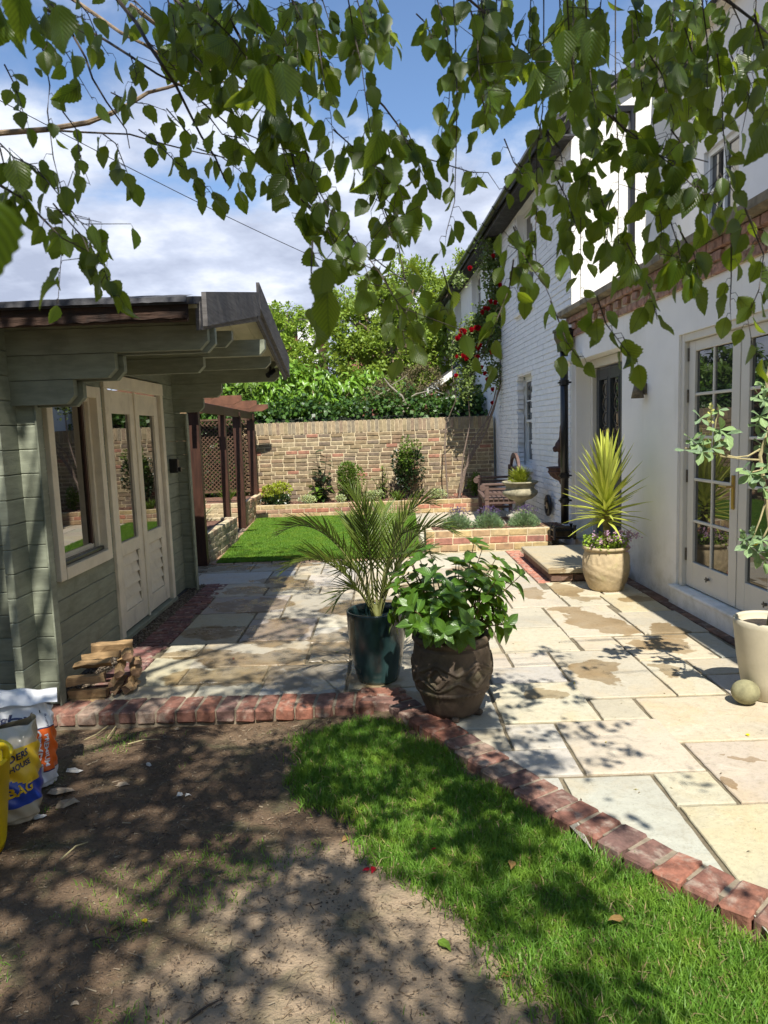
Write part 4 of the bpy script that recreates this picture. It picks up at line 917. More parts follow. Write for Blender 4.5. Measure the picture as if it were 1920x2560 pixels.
mb = MB(); mb.box(1.1, 1.12, 1.5, 8.3, 0, 2.5); mb.box(.25,1.1,1.5,8.3,.0,.05); hp(mb, 'inner_wall', surf('dim_interior', (.09,.08,.07), .3, 2, .9))
# grey front door in its recess, with stained glass lights
dd = tag(empty('front_door'), None); dd.parent = house
def fd(mb, name, mat): return mb.build(name, mat, dd)
X = .215; a0, a1 = 7.50, 8.32
mb = MB()
for (a, b, c, d) in ((a0,a0+.10,.13,2.10),(a1-.10,a1,.13,2.10),((a0+a1)/2-.05,(a0+a1)/2+.05,.13,2.10)): mb.cbox(X, X+.045, a, b, c, d, .003)
for (c, d) in ((.13,.35),(.92,1.08),(1.98,2.10)):
    mb.cbox(X+.001, X+.044, a0+.1, (a0+a1)/2-.05, c, d, .003); mb.cbox(X+.001, X+.044, (a0+a1)/2+.05, a1-.1, c, d, .003)
fd(mb, 'door_leaf', M['dkpaint'])
for (a, b) in ((a0+.10, (a0+a1)/2-.05), ((a0+a1)/2+.05, a1-.10)):
    mb = MB(); mb.box(X+.025, X+.03, a, b, 1.08, 1.98); fd(mb, 'glass_light', M['glass'])
    mb = MB(); mb.cbox(X+.012, X+.035, a+.03, b-.03, .38, .89, .008); fd(mb, 'panel', M['dkpaint'])
    mb = MB(); c_ = (a+b)/2
    for k in range(5):
        z = 1.14+k*.16; mb.tube([(X+.018, c_+.06*math.sin(t), z+.08+.07*math.cos(t)) for t in np.linspace(0, 6.28, 13)], .005, 5)
    fd(mb, 'leaded_scroll', M['bronze'])
    mb = MB(); mb.cbox(X-.006, X+.006, a-.02, a+.005, 1.05, 2.0, .003); mb.cbox(X-.006, X+.006, b-.005, b+.02, 1.05, 2.0, .003); mb.cbox(X-.005, X+.005, a, b, 1.05, 1.075, .003); mb.cbox(X-.005, X+.005, a, b, 1.975, 2.0, .003); fd(mb, 'moulding', M['dkpaint'])
mb = MB(); c_ = (a0+a1)/2
mb.tube([(X-.002,c_+.03,1.42),(X-.05,c_+.03,1.40),(X-.055,c_+.03,1.30),(X-.05,c_+.03,1.20),(X-.002,c_+.03,1.19)], .009, 8); fd(mb, 'handle', M['brass'])
for z in (1.40, 1.22): mb = MB(); mb.tube([(X-.001,c_-.02,z),(X-.02,c_-.02,z)], [.03,.022], 12); fd(mb, 'lock', M['brass'])
mb = MB(); mb.cbox(.17, .26, a1+.005, a1+.075, .05, 2.12, .004); mb.cbox(.17, .26, a0-.04, a1+.075, 2.122, 2.215, .004); hp(mb, 'door_frame', M['frame'])
mb = MB(); mb.cbox(-.02, .21, a0-.3, a1+.07, .0, .14, .006); hp(mb, 'doorstep', M['stone'])
# drain channel at the wall foot
for k in range(26):
    mb = MB(); s = 3.3+k*.21; mb.cbox(-.115, -.005, s, s+.205, -.02, .003, .003)
    hp(mb, 'brick', M['edge_brick'], color=random.choice([(.16,.085,.055),(.12,.07,.05),(.20,.11,.07)]))
# black hopper and downpipe at the corner, boot below
dp_ = tag(empty('drainpipe'), None); dp_.parent = house
mb = MB(); mb.tube([(-.11,8.50,.30),(-.11,8.50,2.38)], .047, 14); mb.build('pipe', M['black'], dp_, smooth=True)
mb = MB(); mb.prism([(-.20,2.56),(-.02,2.56),(-.02,2.50),(-.05,2.44),(-.06,2.34),(-.16,2.34),(-.17,2.44),(-.20,2.50)], 'y', 8.40, 8.60); mb.cbox(-.215,-.01,8.385,8.615,2.561,2.60,.006); mb.build('hopper', M['black'], dp_)
for z in (.55, .85, 1.95): mb = MB(); mb.tube([(-.11,8.50,z),(-.11,8.50,z+.06)], .057, 14); mb.cbox(-.18,-.03,8.47,8.53,z+.02,z+.04,.003); mb.build('collar', M['black'], dp_)

# gully frame on the bed end
gf = tag(empty('gully_frame', H(-.30, 8.28, .14)), 'black iron frame standing below the black drainpipe by the step', 'drain cover')
for (x, y) in ((0,0),(.24,0),(0,.16),(.24,.16)): mb = MB(); mb.tube([(x,y,0),(x,y,.155)], [.018,.016], 8); mb.tube([(x,y,.155),(x,y,.17)], .022, 8); mb.build('post', M['black'], gf)
for (x0,x1,y0,y1) in ((0,.24,-.01,.01),(0,.24,.15,.17),(-.01,.01,0,.16),(.23,.25,0,.16)): mb = MB(); mb.cbox(x0,x1,y0,y1,.10,.125,.003); mb.cbox(x0,x1,y0,y1,.02,.035,.003); mb.build('rail', M['black'], gf)
mb = MB(); mb.cbox(.03,.21,.03,.13,.0,.15,.01); mb.build('block', surf('mossy_block', (.09,.065,.035), .4, 20, .95, .7), gf)

# wall lantern, security lamp, wall fountain
ln_ = tag(empty('wall_lantern', H(-.075, 6.36, 1.70), HA), 'small tarnished metal cone lamp on the white wall between the doors', 'wall lamp')
mb = MB(); mb.lathe([(.001,.125),(.030,.122),(.036,.10),(.056,.0),(.052,.0),(.03,.1)], 20); mb.build('shade', M['bronze'], ln_, smooth=True)
mb = MB(); mb.cbox(.05,.073,-.03,.03,.03,.13,.005); mb.tube([(.06,0,.11),(.0,0,.13)], .008); mb.build('wall_plate', M['bronze'], ln_)
sc = tag(empty('security_light', H(-.03, 8.20, 2.24), HA), 'white plastic security camera lamp beside the black hopper', 'security lamp')
WP = flat('white_plastic', (.78,.77,.70), .4)
mb = MB(); mb.tube([(.028,0,0),(-.02,0,0)], .055, 16); mb.build('wall_plate', WP, sc)
mb = MB(); mb.tube([(-.02,0,0),(-.07,.02,0),(-.10,.04,-.01)], [.035,.032,.03], 12); mb.build('arm', WP, sc)
mb = MB(); mb.tube([(-.08,-.01,-.0),(-.15,-.05,-.07)], [.045,.05], 14); mb.build('lamp_head', WP, sc)
mb = MB(); mb.cbox(-.17,-.10,.03,.11,-.09,.02,.012); mb.build('camera_head', WP, sc); mb = MB(); mb.cbox(-.172,-.168,.045,.095,-.08,-.01,.001); mb.build('lens', M['black'], sc)
wfn = tag(empty('wall_fountain', H(-.01, 8.86, .72), HA), 'rusted iron wall fountain with lion head and half round basin on the white brick wall', 'wall fountain')
RU = M['rust']
mb = MB(); out_ = [(-.10,.24),(-.13,.30),(-.11,.36),(-.10,.46),(-.125,.52),(-.11,.57),(-.06,.62),(-.055,.66),(-.035,.70),(-.03,.745),(0,.77),(.03,.745),(.035,.70),(.055,.66),(.06,.62),(.11,.57),(.125,.52),(.10,.46),(.11,.36),(.13,.30),(.10,.24)]
mb.prism([(a, b) for a, b in out_], 'x', -.045, -.005); mb.build('back_plate', RU, wfn)
mb = MB(); import bmesh
def ellip(mb, c, r, n=12, m=8):
    prof = []
    V = []; F = []
    for i in range(m+1):
        ph = math.pi*i/m
        for k in range(n): th = 2*math.pi*k/n; V.append((c[0]+r[0]*math.sin(ph)*math.cos(th), c[1]+r[1]*math.sin(ph)*math.sin(th), c[2]+r[2]*math.cos(ph)))
    F = [(i*n+k, i*n+(k+1) % n, (i+1)*n+(k+1) % n, (i+1)*n+k) for i in range(m) for k in range(n)]
    mb.add(V, F)
ellip(mb, (-.06,0,.50), (.055,.075,.075)); ellip(mb, (-.10,0,.475), (.045,.04,.035)); ellip(mb, (-.11,0,.45), (.03,.03,.02)); ellip(mb, (-.05,.06,.56), (.02,.02,.025)); ellip(mb, (-.05,-.06,.56), (.02,.02,.025)); ellip(mb, (-.03,0,.66), (.025,.03,.05)); mb.build('lion_head', RU, wfn, smooth=True)
mb = MB(); V = []; prof = [(.19,.235),(.185,.245),(.17,.24),(.165,.20),(.175,.19),(.15,.14),(.11,.10),(.06,.07),(.045,.03),(.02,.0)]
n_ = 17
for (r_, z_) in prof:
    for k in range(n_): t = math.pi/2+math.pi*k/(n_-1); fl = 1+.03*math.cos(k*math.pi); V.append((1.15*r_*math.cos(t)*fl, r_*math.sin(t)*fl, z_))
mb.add(V, [(i*n_+k, i*n_+k+1, (i+1)*n_+k+1, (i+1)*n_+k) for i in range(len(prof)-1) for k in range(n_-1)]); mb.add([V[2*n_+k] for k in range(n_)], [tuple(range(n_))]); mb.build('basin', RU, wfn)
mb = MB(); mb.tube([(-.02,0,.0),(-.03,-.03,-.04),(-.02,-.02,-.2),(-.02,.03,-.45)], .004, 6); mb.build('cable', M['wire'], wfn)

# neighbour's porch roof beyond the garden wall
po = tag(empty('porch', H(-.9, 16.2, 0), HA), 'small slate roofed porch with white bargeboard beyond the garden wall', 'porch')
mb = MB(); mb.add([(-.25,-.7,2.25),(.9,-.7,3.05),(.9,.9,3.05),(-.25,.9,2.25),(-.25,-.7,2.31),(.9,-.7,3.11),(.9,.9,3.11),(-.25,.9,2.31)], [(0,3,2,1),(4,5,6,7),(0,1,5,4),(1,2,6,5),(2,3,7,6),(3,0,4,7)]); mb.build('roof', M['slate'], po)
mb = MB(); mb.add([(-.27,-.72,2.12),(.9,-.72,2.93),(.9,-.72,3.06),(-.27,-.72,2.26),(-.27,-.69,2.12),(.9,-.69,2.93),(.9,-.69,3.06),(-.27,-.69,2.26)], [(0,1,2,3),(7,6,5,4),(0,3,7,4),(3,2,6,7),(0,4,5,1)]); mb.build('barge_board', M['whiteframe'], po)
mb = MB(); mb.cbox(.0,.9,-.6,.8,2.0,2.14,.01); mb.cbox(.02,.1,-.58,-.5,0,2.0,.005); mb.cbox(.02,.1,.7,.78,0,2.0,.005); mb.build('post', M['whiteframe'], po)

# ================================================================== PERGOLA
pg = tag(empty('pergola', (-2.13, 8.2, 0), R(2.8)), 'dark red stained timber pergola with lattice screens beside the lawn', 'pergola')
def pgp(mb, name, mat): return mb.build(name, mat, pg)
for (x, y, zb) in ((0,0,0),(0,3.25,0),(0,4.9,.35),(0,1.85,.32),(-1.3,0,0),(-1.3,3.25,.0),(-1.3,4.9,.35),(-1.3,1.85,.32)):
    mb = MB(); w2 = .075 if y != 1.85 else .055; mb.cbox(x-w2, x+w2*.7, y-.055, y+.055, zb, 1.86, .004); pgp(mb, 'post', M['darkwood'])
for x in (0.01, -1.3): mb = MB(); mb.cbox(x-.025, x+.025, -.35, 5.2, 1.78, 1.90, .004); pgp(mb, 'beam', M['darkwood'])
for k in range(4):
    y = -.25+k*1.62; mb = MB(); mb.prism([(-1.65,1.905),(.24,1.905),(.35,1.96),(.35,2.025),(-1.65,2.035)], 'y', y, y+.045); pgp(mb, 'rafter', M['redwood'])
def trellis(x0, y0, x1, y1, z0, z1, sp=.075, mat='lattice_dark'):
    """diagonal lattice in a frame between two points"""
    e = tag(empty('lattice_panel'), None); e.parent = pg
    ln = math.hypot(x1-x0, y1-y0); ux, uy = (x1-x0)/ln, (y1-y0)/ln; mb = MB(); Mx = Matrix(((ux,-uy,0,x0),(uy,ux,0,y0),(0,0,1,0),(0,0,0,1)))
    hh = z1-z0; i = -int(hh/sp)-1
    while i*sp < ln:
        for sgn, dy in ((1, 0), (-1, .009)):
            a = i*sp; pts = [(a, z0), (a+hh, z1)] if sgn > 0 else [(a, z1), (a+hh, z0)]
            (ua, za), (ub, zb) = pts
            ta = max(0, (0-ua)/(ub-ua)); tb = min(1, (ln-ua)/(ub-ua))
            if tb > ta:
                p = (ua+(ub-ua)*ta, za+(zb-za)*ta); q = (ua+(ub-ua)*tb, za+(zb-za)*tb); w_ = .011
                mb.add([Mx @ Vector(v) for v in ((p[0]-w_,dy,p[1]),(p[0]+w_,dy,p[1]),(q[0]+w_,dy,q[1]),(q[0]-w_,dy,q[1]),(p[0]-w_,dy+.007,p[1]),(p[0]+w_,dy+.007,p[1]),(q[0]+w_,dy+.007,q[1]),(q[0]-w_,dy+.007,q[1]))], [(0,1,2,3),(4,7,6,5),(0,3,7,4),(1,5,6,2)])
        i += 1
    o = mb.build('lattice_slats', M[mat], e); o['kind'] = 'stuff'
    mb = MB(); mb.box(0,.035,-.01,.03,z0,z1,Mx); mb.box(ln-.035,ln,-.01,.03,z0,z1,Mx); mb.box(.035,ln-.035,-.009,.029,z0,z0+.035,Mx); mb.box(.035,ln-.035,-.009,.029,z1-.035,z1,Mx); mb.build('frame', M[mat], e)
trellis(-1.22, 0, -.08, 0, .22, 1.80, mat='lattice')
trellis(-1.22, 4.9, -.08, 4.9, .45, 1.80)
trellis(-1.3, .06, -1.3, 1.79, .4, 1.78); trellis(-1.3, 1.91, -1.3, 3.19, .4, 1.78); trellis(-1.3, 3.31, -1.3, 4.84, .45, 1.78)
mb = MB(); mb.cbox(-1.22,-.08,-.02,.03,0,.2,.004); pgp(mb, 'kick_board', M['darkwood'])
for k in range(12):   # short rungs between the far pair of posts
    mb = MB(); z = .5+k*.11; mb.cbox(-.12,-.076,4.80,4.835,z,z+.012,.002); pgp(mb, 'rung', M['lattice'])

# ================================================================== BENCH
bn = tag(empty('garden_bench', (1.62, 11.25, .05), R(90)), 'weathered brown slatted wooden garden bench with its side against the long bed', 'bench')
def bp(mb, name): return mb.build(name, M['bench'], bn)
# local: x along the seat (world +y... rotated), y = depth.  width 1.2, depth .5
bn.rotation_euler = (0, 0, R(-4)); bn.location = (1.47, 10.24, .04)
WB, DBn = .62, 1.5     # seat spans x (towards house) and y (depth away from the camera)
# bench faces the lawn: back on the house side (+x), arms at near and far ends
for (x, y, h) in ((0,0,.62),(0,DBn,.66),(.50,0,.82),(.50,DBn,.82)):
    mb = MB(); mb.cbox(x, x+.06, y, y+.06, 0, h, .004); bp(mb, 'leg')
for y in (0, DBn): mb = MB(); mb.cbox(-.04, .52, y-.01, y+.07, .602, .635, .008); bp(mb, 'armrest'); mb = MB(); mb.tube([(-.04, y+.03, .60)], .03) if False else None
for y in (0, DBn):
    for z in (.46, .535): mb = MB(); mb.cbox(.06, .50, y+.018, y+.042, z, z+.035, .003); bp(mb, 'arm_rail')
    mb = MB(); mb.tube([(-.03, y-.012, .575), (-.03, y+.072, .575)], .045, 12); bp(mb, 'scroll')
for y in (0, DBn): mb = MB(); mb.cbox(.06, .50, y+.015, y+.045, .33, .39, .004); mb.cbox(.06, .50, y+.015, y+.045, .10, .14, .004); bp(mb, 'side_rail')
mb = MB(); mb.cbox(.01, .045, .06, DBn, .33, .395, .004); bp(mb, 'front_rail')
for k in range(7): mb = MB(); mb.cbox(-.01+k*.072, .048+k*.072, -.01, DBn+.06, .397, .415, .003); bp(mb, 'seat_slat')
for k in range(5): mb = MB(); z = .47+k*.075; mb.cbox(.515, .535, .06, DBn, z, z+.045, .003); bp(mb, 'back_slat')
mb = MB(); c = [(.78+ .55*math.cos(t), .80+.24*math.sin(t)) for t in np.linspace(0, math.pi, 15)]; c2 = [(.78+.46*math.cos(t), .80+.17*math.sin(t)) for t in np.linspace(math.pi, 0, 15)]
mb.prism(c+c2, 'x', .505, .545); bp(mb, 'curved_crest')

# ================================================================== URN ON PLINTH
UP = Vector((1.88, 9.72, -.02))
pl = tag(empty('plinth', UP), 'square pale stone plinth under the planted urn', 'plinth')
mb = MB(); mb.cbox(-.16,.16,-.16,.16,.0,.05,.01); mb.cbox(-.13,.13,-.13,.13,.05,.235,.01); mb.build('shaft', M['stone'], pl)
mb = MB(); mb.prism([(-.13,.236),(.13,.236),(.17,.265),(.17,.29),(.12,.32),(.12,.345),(-.12,.345),(-.12,.32),(-.17,.29),(-.17,.265)], 'y', -.16, .16); mb.build('cap', M['stone'], pl)
ur = tag(empty('urn', UP+Vector((0,0,.347))), 'wide mossy stone urn with fluted rim standing on the plinth', 'urn')
fl = lambda th, z, r: .008*abs(math.sin(th*9)) if .2 < z < .30 else 0
mb = MB(); mb.lathe([(.001,0),(.10,0),(.10,.03),(.075,.05),(.06,.08),(.062,.12),(.09,.145),(.16,.17),(.215,.215),(.235,.25),(.225,.28),(.195,.295),(.19,.32),(.205,.36),(.245,.39),(.25,.405),(.235,.41),(.20,.395),(.17,.37),(.001,.37)], 40, fn=fl); mb.build('bowl', M['urnstone'], ur, smooth=True)
mb = MB(); mb.lathe([(.001,.385),(.17,.388),(.2,.37)], 20); mb.build('soil', M['potsoil'], ur)
hs = tag(empty('hose_reel', H(-.06, 9.45, .42), HA), 'black round hose holder on the white brick wall behind the lavender', 'hose holder')
mb = MB(); mb.tube([(0, .09*math.cos(t), .12*math.sin(t)-.0) for t in np.linspace(0, 6.1, 20)], .028, 8); mb.build('ring', M['black'], hs); mb = MB(); mb.tube([(.03,0,0),(-.02,0,0)], .05, 12); mb.build('hub', M['black'], hs)

# ================================================================== LEAVES
def leaf_tpl(rows, wid, shape='ovate', serr=0.0, fold=.12, curl=.15, cols=3):
    """leaf along +y of length 1, facing +z"""
    V = []; UV = []
    ts = np.linspace(0, 1, rows)
    for i, t in enumerate(ts):
        if shape == 'ovate': w = math.sin(math.pi*min(1, t**.78))**.9 if 0 < t < 1 else 0
        elif shape == 'ellip': w = math.sin(math.pi*t)**.8 if 0 < t < 1 else 0
        elif shape == 'obov': w = math.sin(math.pi*t**1.5)**.8 if 0 < t < 1 else 0
        else: w = (1-t)**.6*min(1, .35+t*4)
        w = max(w, .02)*wid/2
        if serr and 0 < i < rows-1: w *= 1 + (serr if i % 2 else -serr)
        z0 = -curl*t*t
        if cols == 3: xs = (-1, 0, 1)
        else: xs = (-1, -.5, 0, .5, 1)
        for u in xs: V.append((u*w, t + (serr*.12 if abs(u) == 1 and i % 2 else 0), z0 + fold*w*abs(u)*1.2)); UV.append((.5+u*.5*(w/(wid/2)), t))
    c = cols; F = [(i*c+k, i*c+k+1, (i+1)*c+k+1, (i+1)*c+k) for i in range(rows-1) for k in range(c-1)]
    return np.array(V), np.array(F), np.array(UV)
T_HI = leaf_tpl(19, .70, serr=.045, fold=.22, curl=.12)
T_MID = leaf_tpl(8, .68, fold=.25, curl=.15)
T_LO = leaf_tpl(4, .6, fold=.3, curl=.2)
T_QUAD = (np.array([(0,0,0),(.30,.45,.06),(0,1,-.08),(-.30,.45,.06)], float), np.array([(0,1,2,3)]), np.array([(.5,0),(1,.45),(.5,1),(0,.45)]))
T_BLADE = leaf_tpl(5, .09, shape='blade', fold=.3, curl=.18)
def frames(D, Nn):
    D = D/np.linalg.norm(D, axis=1, keepdims=True)
    X = np.cross(D, Nn); X /= (np.linalg.norm(X, axis=1, keepdims=True)+1e-9); Z = np.cross(X, D)
    return X, D, Z
def leafcloud(name, Pn, D, Nn, S, tpl, mat, parent=None, wscale=None, **k):
    V, F, UV = tpl; X, Y, Z = frames(D, Nn); n = len(Pn); S = np.broadcast_to(np.asarray(S, float), (n,))
    ws = 1.0 if wscale is None else wscale
    W = Pn[:, None] + S[:, None, None]*(V[None, :, 0:1]*ws*X[:, None] + V[None, :, 1:2]*Y[:, None] + V[None, :, 2:3]*Z[:, None])
    Fa = (F[None]+len(V)*np.arange(n)[:, None, None]).reshape(-1, F.shape[1])
    me = npmesh(name, W.reshape(-1, 3), Fa, mat, uv=np.tile(UV, (n, 1)), smooth=True)
    return tag(link(name, me, parent), **k)
def rdir(n): v = rng.normal(0, 1, (n, 3)); return v/np.linalg.norm(v, axis=1, keepdims=True)
def tplmesh(name, tpl, mat, warp=0):
    V, F, UV = tpl; V = V.copy()
    if warp: V[:, 2] += warp*np.sin(V[:, 1]*5+warp*30)*np.abs(V[:, 0])*1.5; V[:, 0] += warp*.3*V[:, 1]**2
    return npmesh(name, V, F, mat, uv=UV, smooth=True)
def place_leaf(me, p, d, nrm, s, parent, name='leaf', ws=1):
    d = Vector(d).normalized(); x = d.cross(Vector(nrm))
    if x.length < 1e-3: x = d.cross(Vector((0,0,1)))
    if x.length < 1e-3: x = Vector((1,0,0))
    x.normalize(); z = x.cross(d)
    o = bpy.data.objects.new(name, me); COL.objects.link(o); o.parent = parent
    p = Vector(p)
    o.matrix_basis = Matrix(((x.x*s*ws, d.x*s, z.x*s, p.x), (x.y*s*ws, d.y*s, z.y*s, p.y), (x.z*s*ws, d.z*s, z.z*s, p.z), (0, 0, 0, 1)))
    return o

def bush(name, label, loc, rx, ry, h, n, size, mat, tpl=T_QUAD, group=None, cat='shrub', lumps=7, up=.5, stems=5, base=.0, wscale=None):
    """rounded shrub: leaves on the shells of several lumps, with stems"""
    e = tag(empty(name, loc), label, cat, group)
    c = []
    for i in range(lumps):
        a = random.uniform(0, 6.28); r = random.uniform(.1, .62)
        c.append((r*math.cos(a)*rx, r*math.sin(a)*ry, base+h*random.uniform(.28, .78), random.uniform(.35, .55)))
    c.append((0, 0, base+h*.55, .6)); c = np.array(c)
    ci = rng.integers(0, len(c), n); d = rdir(n); rad = rng.uniform(.55, 1.0, n)**.5
    P_ = c[ci, :3] + d*rad[:, None]*c[ci, 3:4]*np.array([rx, ry, h*.62])[None]
    P_[:, 2] = np.abs(P_[:, 2]-.01)+.01
    D = d + rng.normal(0, .5, (n, 3)) + np.array([0, 0, up]); Nn = rng.normal(0, .6, (n, 3)) + np.array([0, 0, 1.0])
    leafcloud('foliage', P_, D, Nn, rng.uniform(.7, 1.25, n)*size, tpl, mat, e, wscale=wscale)
    for k in range(stems):
        a = random.uniform(0, 6.28); t = (rx*.5*math.cos(a), ry*.5*math.sin(a), h*.8)
        mb = MB(); mb.tube([(t[0]*.1, t[1]*.1, 0), (t[0]*.5, t[1]*.5, h*.4), t], [.007, .005, .003], 5); mb.build('stem', M['twig'], e)
    return e
YB_ = 12.95
def bx(px): return (px-960)/FPX*(YB_+.05)+.03
Z0 = .20
bush('shrub', 'rounded yellow green shrub with darker base at the left end of the long bed', (-1.93, 12.86, Z0), .33, .3, .42, 1500, .05, M['yshrub'], group='shrubs in the long raised bed')
bush('shrub', 'dark glossy leaves low at the foot of the yellow green shrub at the left end', (-1.93, 12.74, Z0-.02), .34, .14, .22, 700, .05, M['darkshrub'], group='shrubs in the long raised bed', stems=0)
bush('shrub', 'variegated cream mound left of the large leaved dark plant', (-1.38, 12.78, Z0), .19, .15, .20, 1000, .025, M['variegated'], group='pale variegated mounds in the bed', stems=0)
bush('shrub', 'variegated cream mound in the middle of the long bed', (-.22, 12.78, Z0), .22, .16, .24, 1300, .027, M['variegated'], group='pale variegated mounds in the bed', stems=0)
bush('shrub', 'variegated cream mound nearest the bench', (1.02, 12.82, Z0), .2, .16, .21, 1100, .025, M['variegated'], group='pale variegated mounds in the bed', stems=0)
bush('shrub', 'bright golden green round shrub left of centre in the long bed', (-.62, 13.0, Z0), .32, .25, .72, 2400, .042, M['midshrub'], group='shrubs in the long raised bed', lumps=9)
bush('shrub', 'small grey green tuft beside the golden shrub', (-.78, 12.75, Z0), .13, .1, .16, 400, .03, M['variegated'], group='shrubs in the long raised bed', stems=0)
bush('shrub', 'tall dark pyramid shrub with yellow green tips right of centre', (.46, 13.02, Z0), .30, .24, .95, 1700, .055, M['darkshrub'], group='shrubs in the long raised bed', lumps=8)
bush('shrub', 'fresh yellow green upper growth on the tall dark pyramid shrub', (.48, 12.98, Z0+.42), .24, .2, .72, 900, .05, M['midshrub'], group='shrubs in the long raised bed', stems=2)
bush('shrub', 'small leafy climber in the shade at the right end of the garden wall', (1.72, 13.1, Z0), .16, .14, .5, 420, .055, M['midshrub'], group='shrubs in the long raised bed')
def spiky(name, label, loc, n, ln, mat, spread=.8, wsc=1, cat='plant', group=None, blue=0):
    e = tag(empty(name, loc), label, cat, group)
    a = rng.uniform(0, 6.28, n); t = rng.uniform(.05, spread, n); D = np.c_[np.cos(a)*t, np.sin(a)*t, np.ones(n)]
    Nn = np.c_[-np.cos(a), -np.sin(a), t]
    leafcloud('foliage', rng.normal(0, .02, (n, 3))*np.array([1,1,0]), D, Nn, rng.uniform(.6, 1, n)*ln, T_BLADE, mat, e, wscale=wsc); return e
spiky('plant', 'bright strappy leaved clump at the foot of the tall dark shrub', (.24, 12.78, Z0), 60, .28, M['midshrub'], .9, 1.1)
spiky('plant', 'bright strappy clump in the far pergola bed', (-2.62, 11.9, .37), 60, .35, M['midshrub'], .8, 1.2)
spiky('plant', 'yellow striped grassy clump in the near pergola bed', (-2.55, 9.7, .33), 60, .36, M['variegated'], .9, 1.1)
spiky('plant', 'dark spiky clump between the near pergola posts', (-2.35, 8.9, .33), 34, .32, M['darkshrub'], 1.0, 1)
# large-leaved loquat-like plant
def tall_leafy(name, label, loc, h, nst, leafn, size, mat, tpl, lean=.25, group=None, drop=.1):
    e = tag(empty(name, loc), label, 'plant', group); Pp, Dd, Nn = [], [], []
    for s in range(nst):
        a = random.uniform(0, 6.28); tx, ty = lean*math.cos(a)*h*random.random(), lean*math.sin(a)*h*.6*random.random(); hh = h*random.uniform(.55, 1)
        mb = MB(); mb.tube([(0,0,0),(tx*.4,ty*.4,hh*.5),(tx,ty,hh)], [.008,.006,.004], 5); mb.build('stem', M['twig'], e)
        for k in range(leafn):
            t = random.uniform(.12, 1); b = random.uniform(0, 6.28)
            Pp.append((tx*t, ty*t, hh*t)); Dd.append((math.cos(b), math.sin(b), random.uniform(-.3,.8)-drop)); Nn.append((random.uniform(-.3,.3), random.uniform(-.3,.3), 1))
    leafcloud('foliage', np.array(Pp), np.array(Dd), np.array(Nn), rng.uniform(.7, 1.2, len(Pp))*size, tpl, mat, e); return e
T_LONG = leaf_tpl(7, .36, shape='ellip', fold=.3, curl=.25)
tall_leafy('plant', 'tall plant with large dark paddle leaves left of centre in the bed', (-1.12, 13.0, Z0), .95, 5, 15, .19, M['darkshrub'], T_LONG, .35)
tall_leafy('plant', 'pale new leaves of the large leaved plant left of centre', (-1.2, 12.92, Z0), .55, 4, 10, .17, M['midshrub'], T_LONG, .5)
tall_leafy('plant', 'thin upright feathery green stems in the middle of the bed', (-.02, 13.12, Z0), .75, 8, 24, .07, M['midshrub'], T_LONG, .25)
# lavender
def lavender(label, loc, s):
    e = tag(empty('lavender', loc), label, 'lavender', 'lavender bushes along the low brick bed')
    n = 2600; d = rdir(n); d[:, 2] = np.abs(d[:, 2]); r = rng.uniform(.25, 1, n)**.6
    P_ = d*r[:, None]*np.array([.20,.16,.19])*s; D = d+np.array([0,0,.5])+rng.normal(0,.25,(n,3))
    leafcloud('foliage', P_, D, rng.normal(0, 1, (n, 3)), rng.uniform(.03, .055, n)*s, T_QUAD, M['lavleaf'], e, wscale=.28)
    m = 90; a = rng.uniform(0, 6.28, m); t = rng.uniform(0, .75, m); D = np.c_[np.cos(a)*t, np.sin(a)*t, np.ones(m)]; D /= np.linalg.norm(D, axis=1, keepdims=True)
    leafcloud('flower_stems', D*.14*s, D, rng.normal(0, 1, (m, 3)), rng.uniform(.10, .17, m)*s, T_QUAD, M['lavleaf'], e, wscale=.05)
    L_ = rng.uniform(.22, .30, m)
    P2 = np.repeat(D*L_[:, None]*s, 5, 0)+rng.normal(0, .005, (m*5, 3))
    leafcloud('flowers', P2, np.repeat(D, 5, 0)+rng.normal(0, .4, (m*5, 3)), rng.normal(0, 1, (m*5, 3)), .016, T_QUAD, M['purple'], e, wscale=.9)
lavender('leftmost lavender bush with the most purple flower spikes', (.90, 8.72, .235), .95)
lavender('lavender bush in front of the bench, middle one of the three', (1.28, 8.72, .235), .95)
lavender('lavender bush in front of the stone plinth beside the black drainpipe', (1.73, 8.72, .235), .95)
# plant in the urn
e = spiky('urn_plant', 'grassy light green plant filling the stone urn', tuple(UP+Vector((0,0,.73))), 260, .27, M['yshrub'], .9, .7)
n = 700; d = rdir(n); d[:, 2] = np.abs(d[:, 2]); leafcloud('foliage', d*rng.uniform(.3,1,(n,1))*np.array([.15,.15,.15]), d+rng.normal(0,.4,(n,3))+np.array([0,0,.8]), rng.normal(0,1,(n,3)), .05, T_QUAD, M['yshrub'], e, wscale=.25)

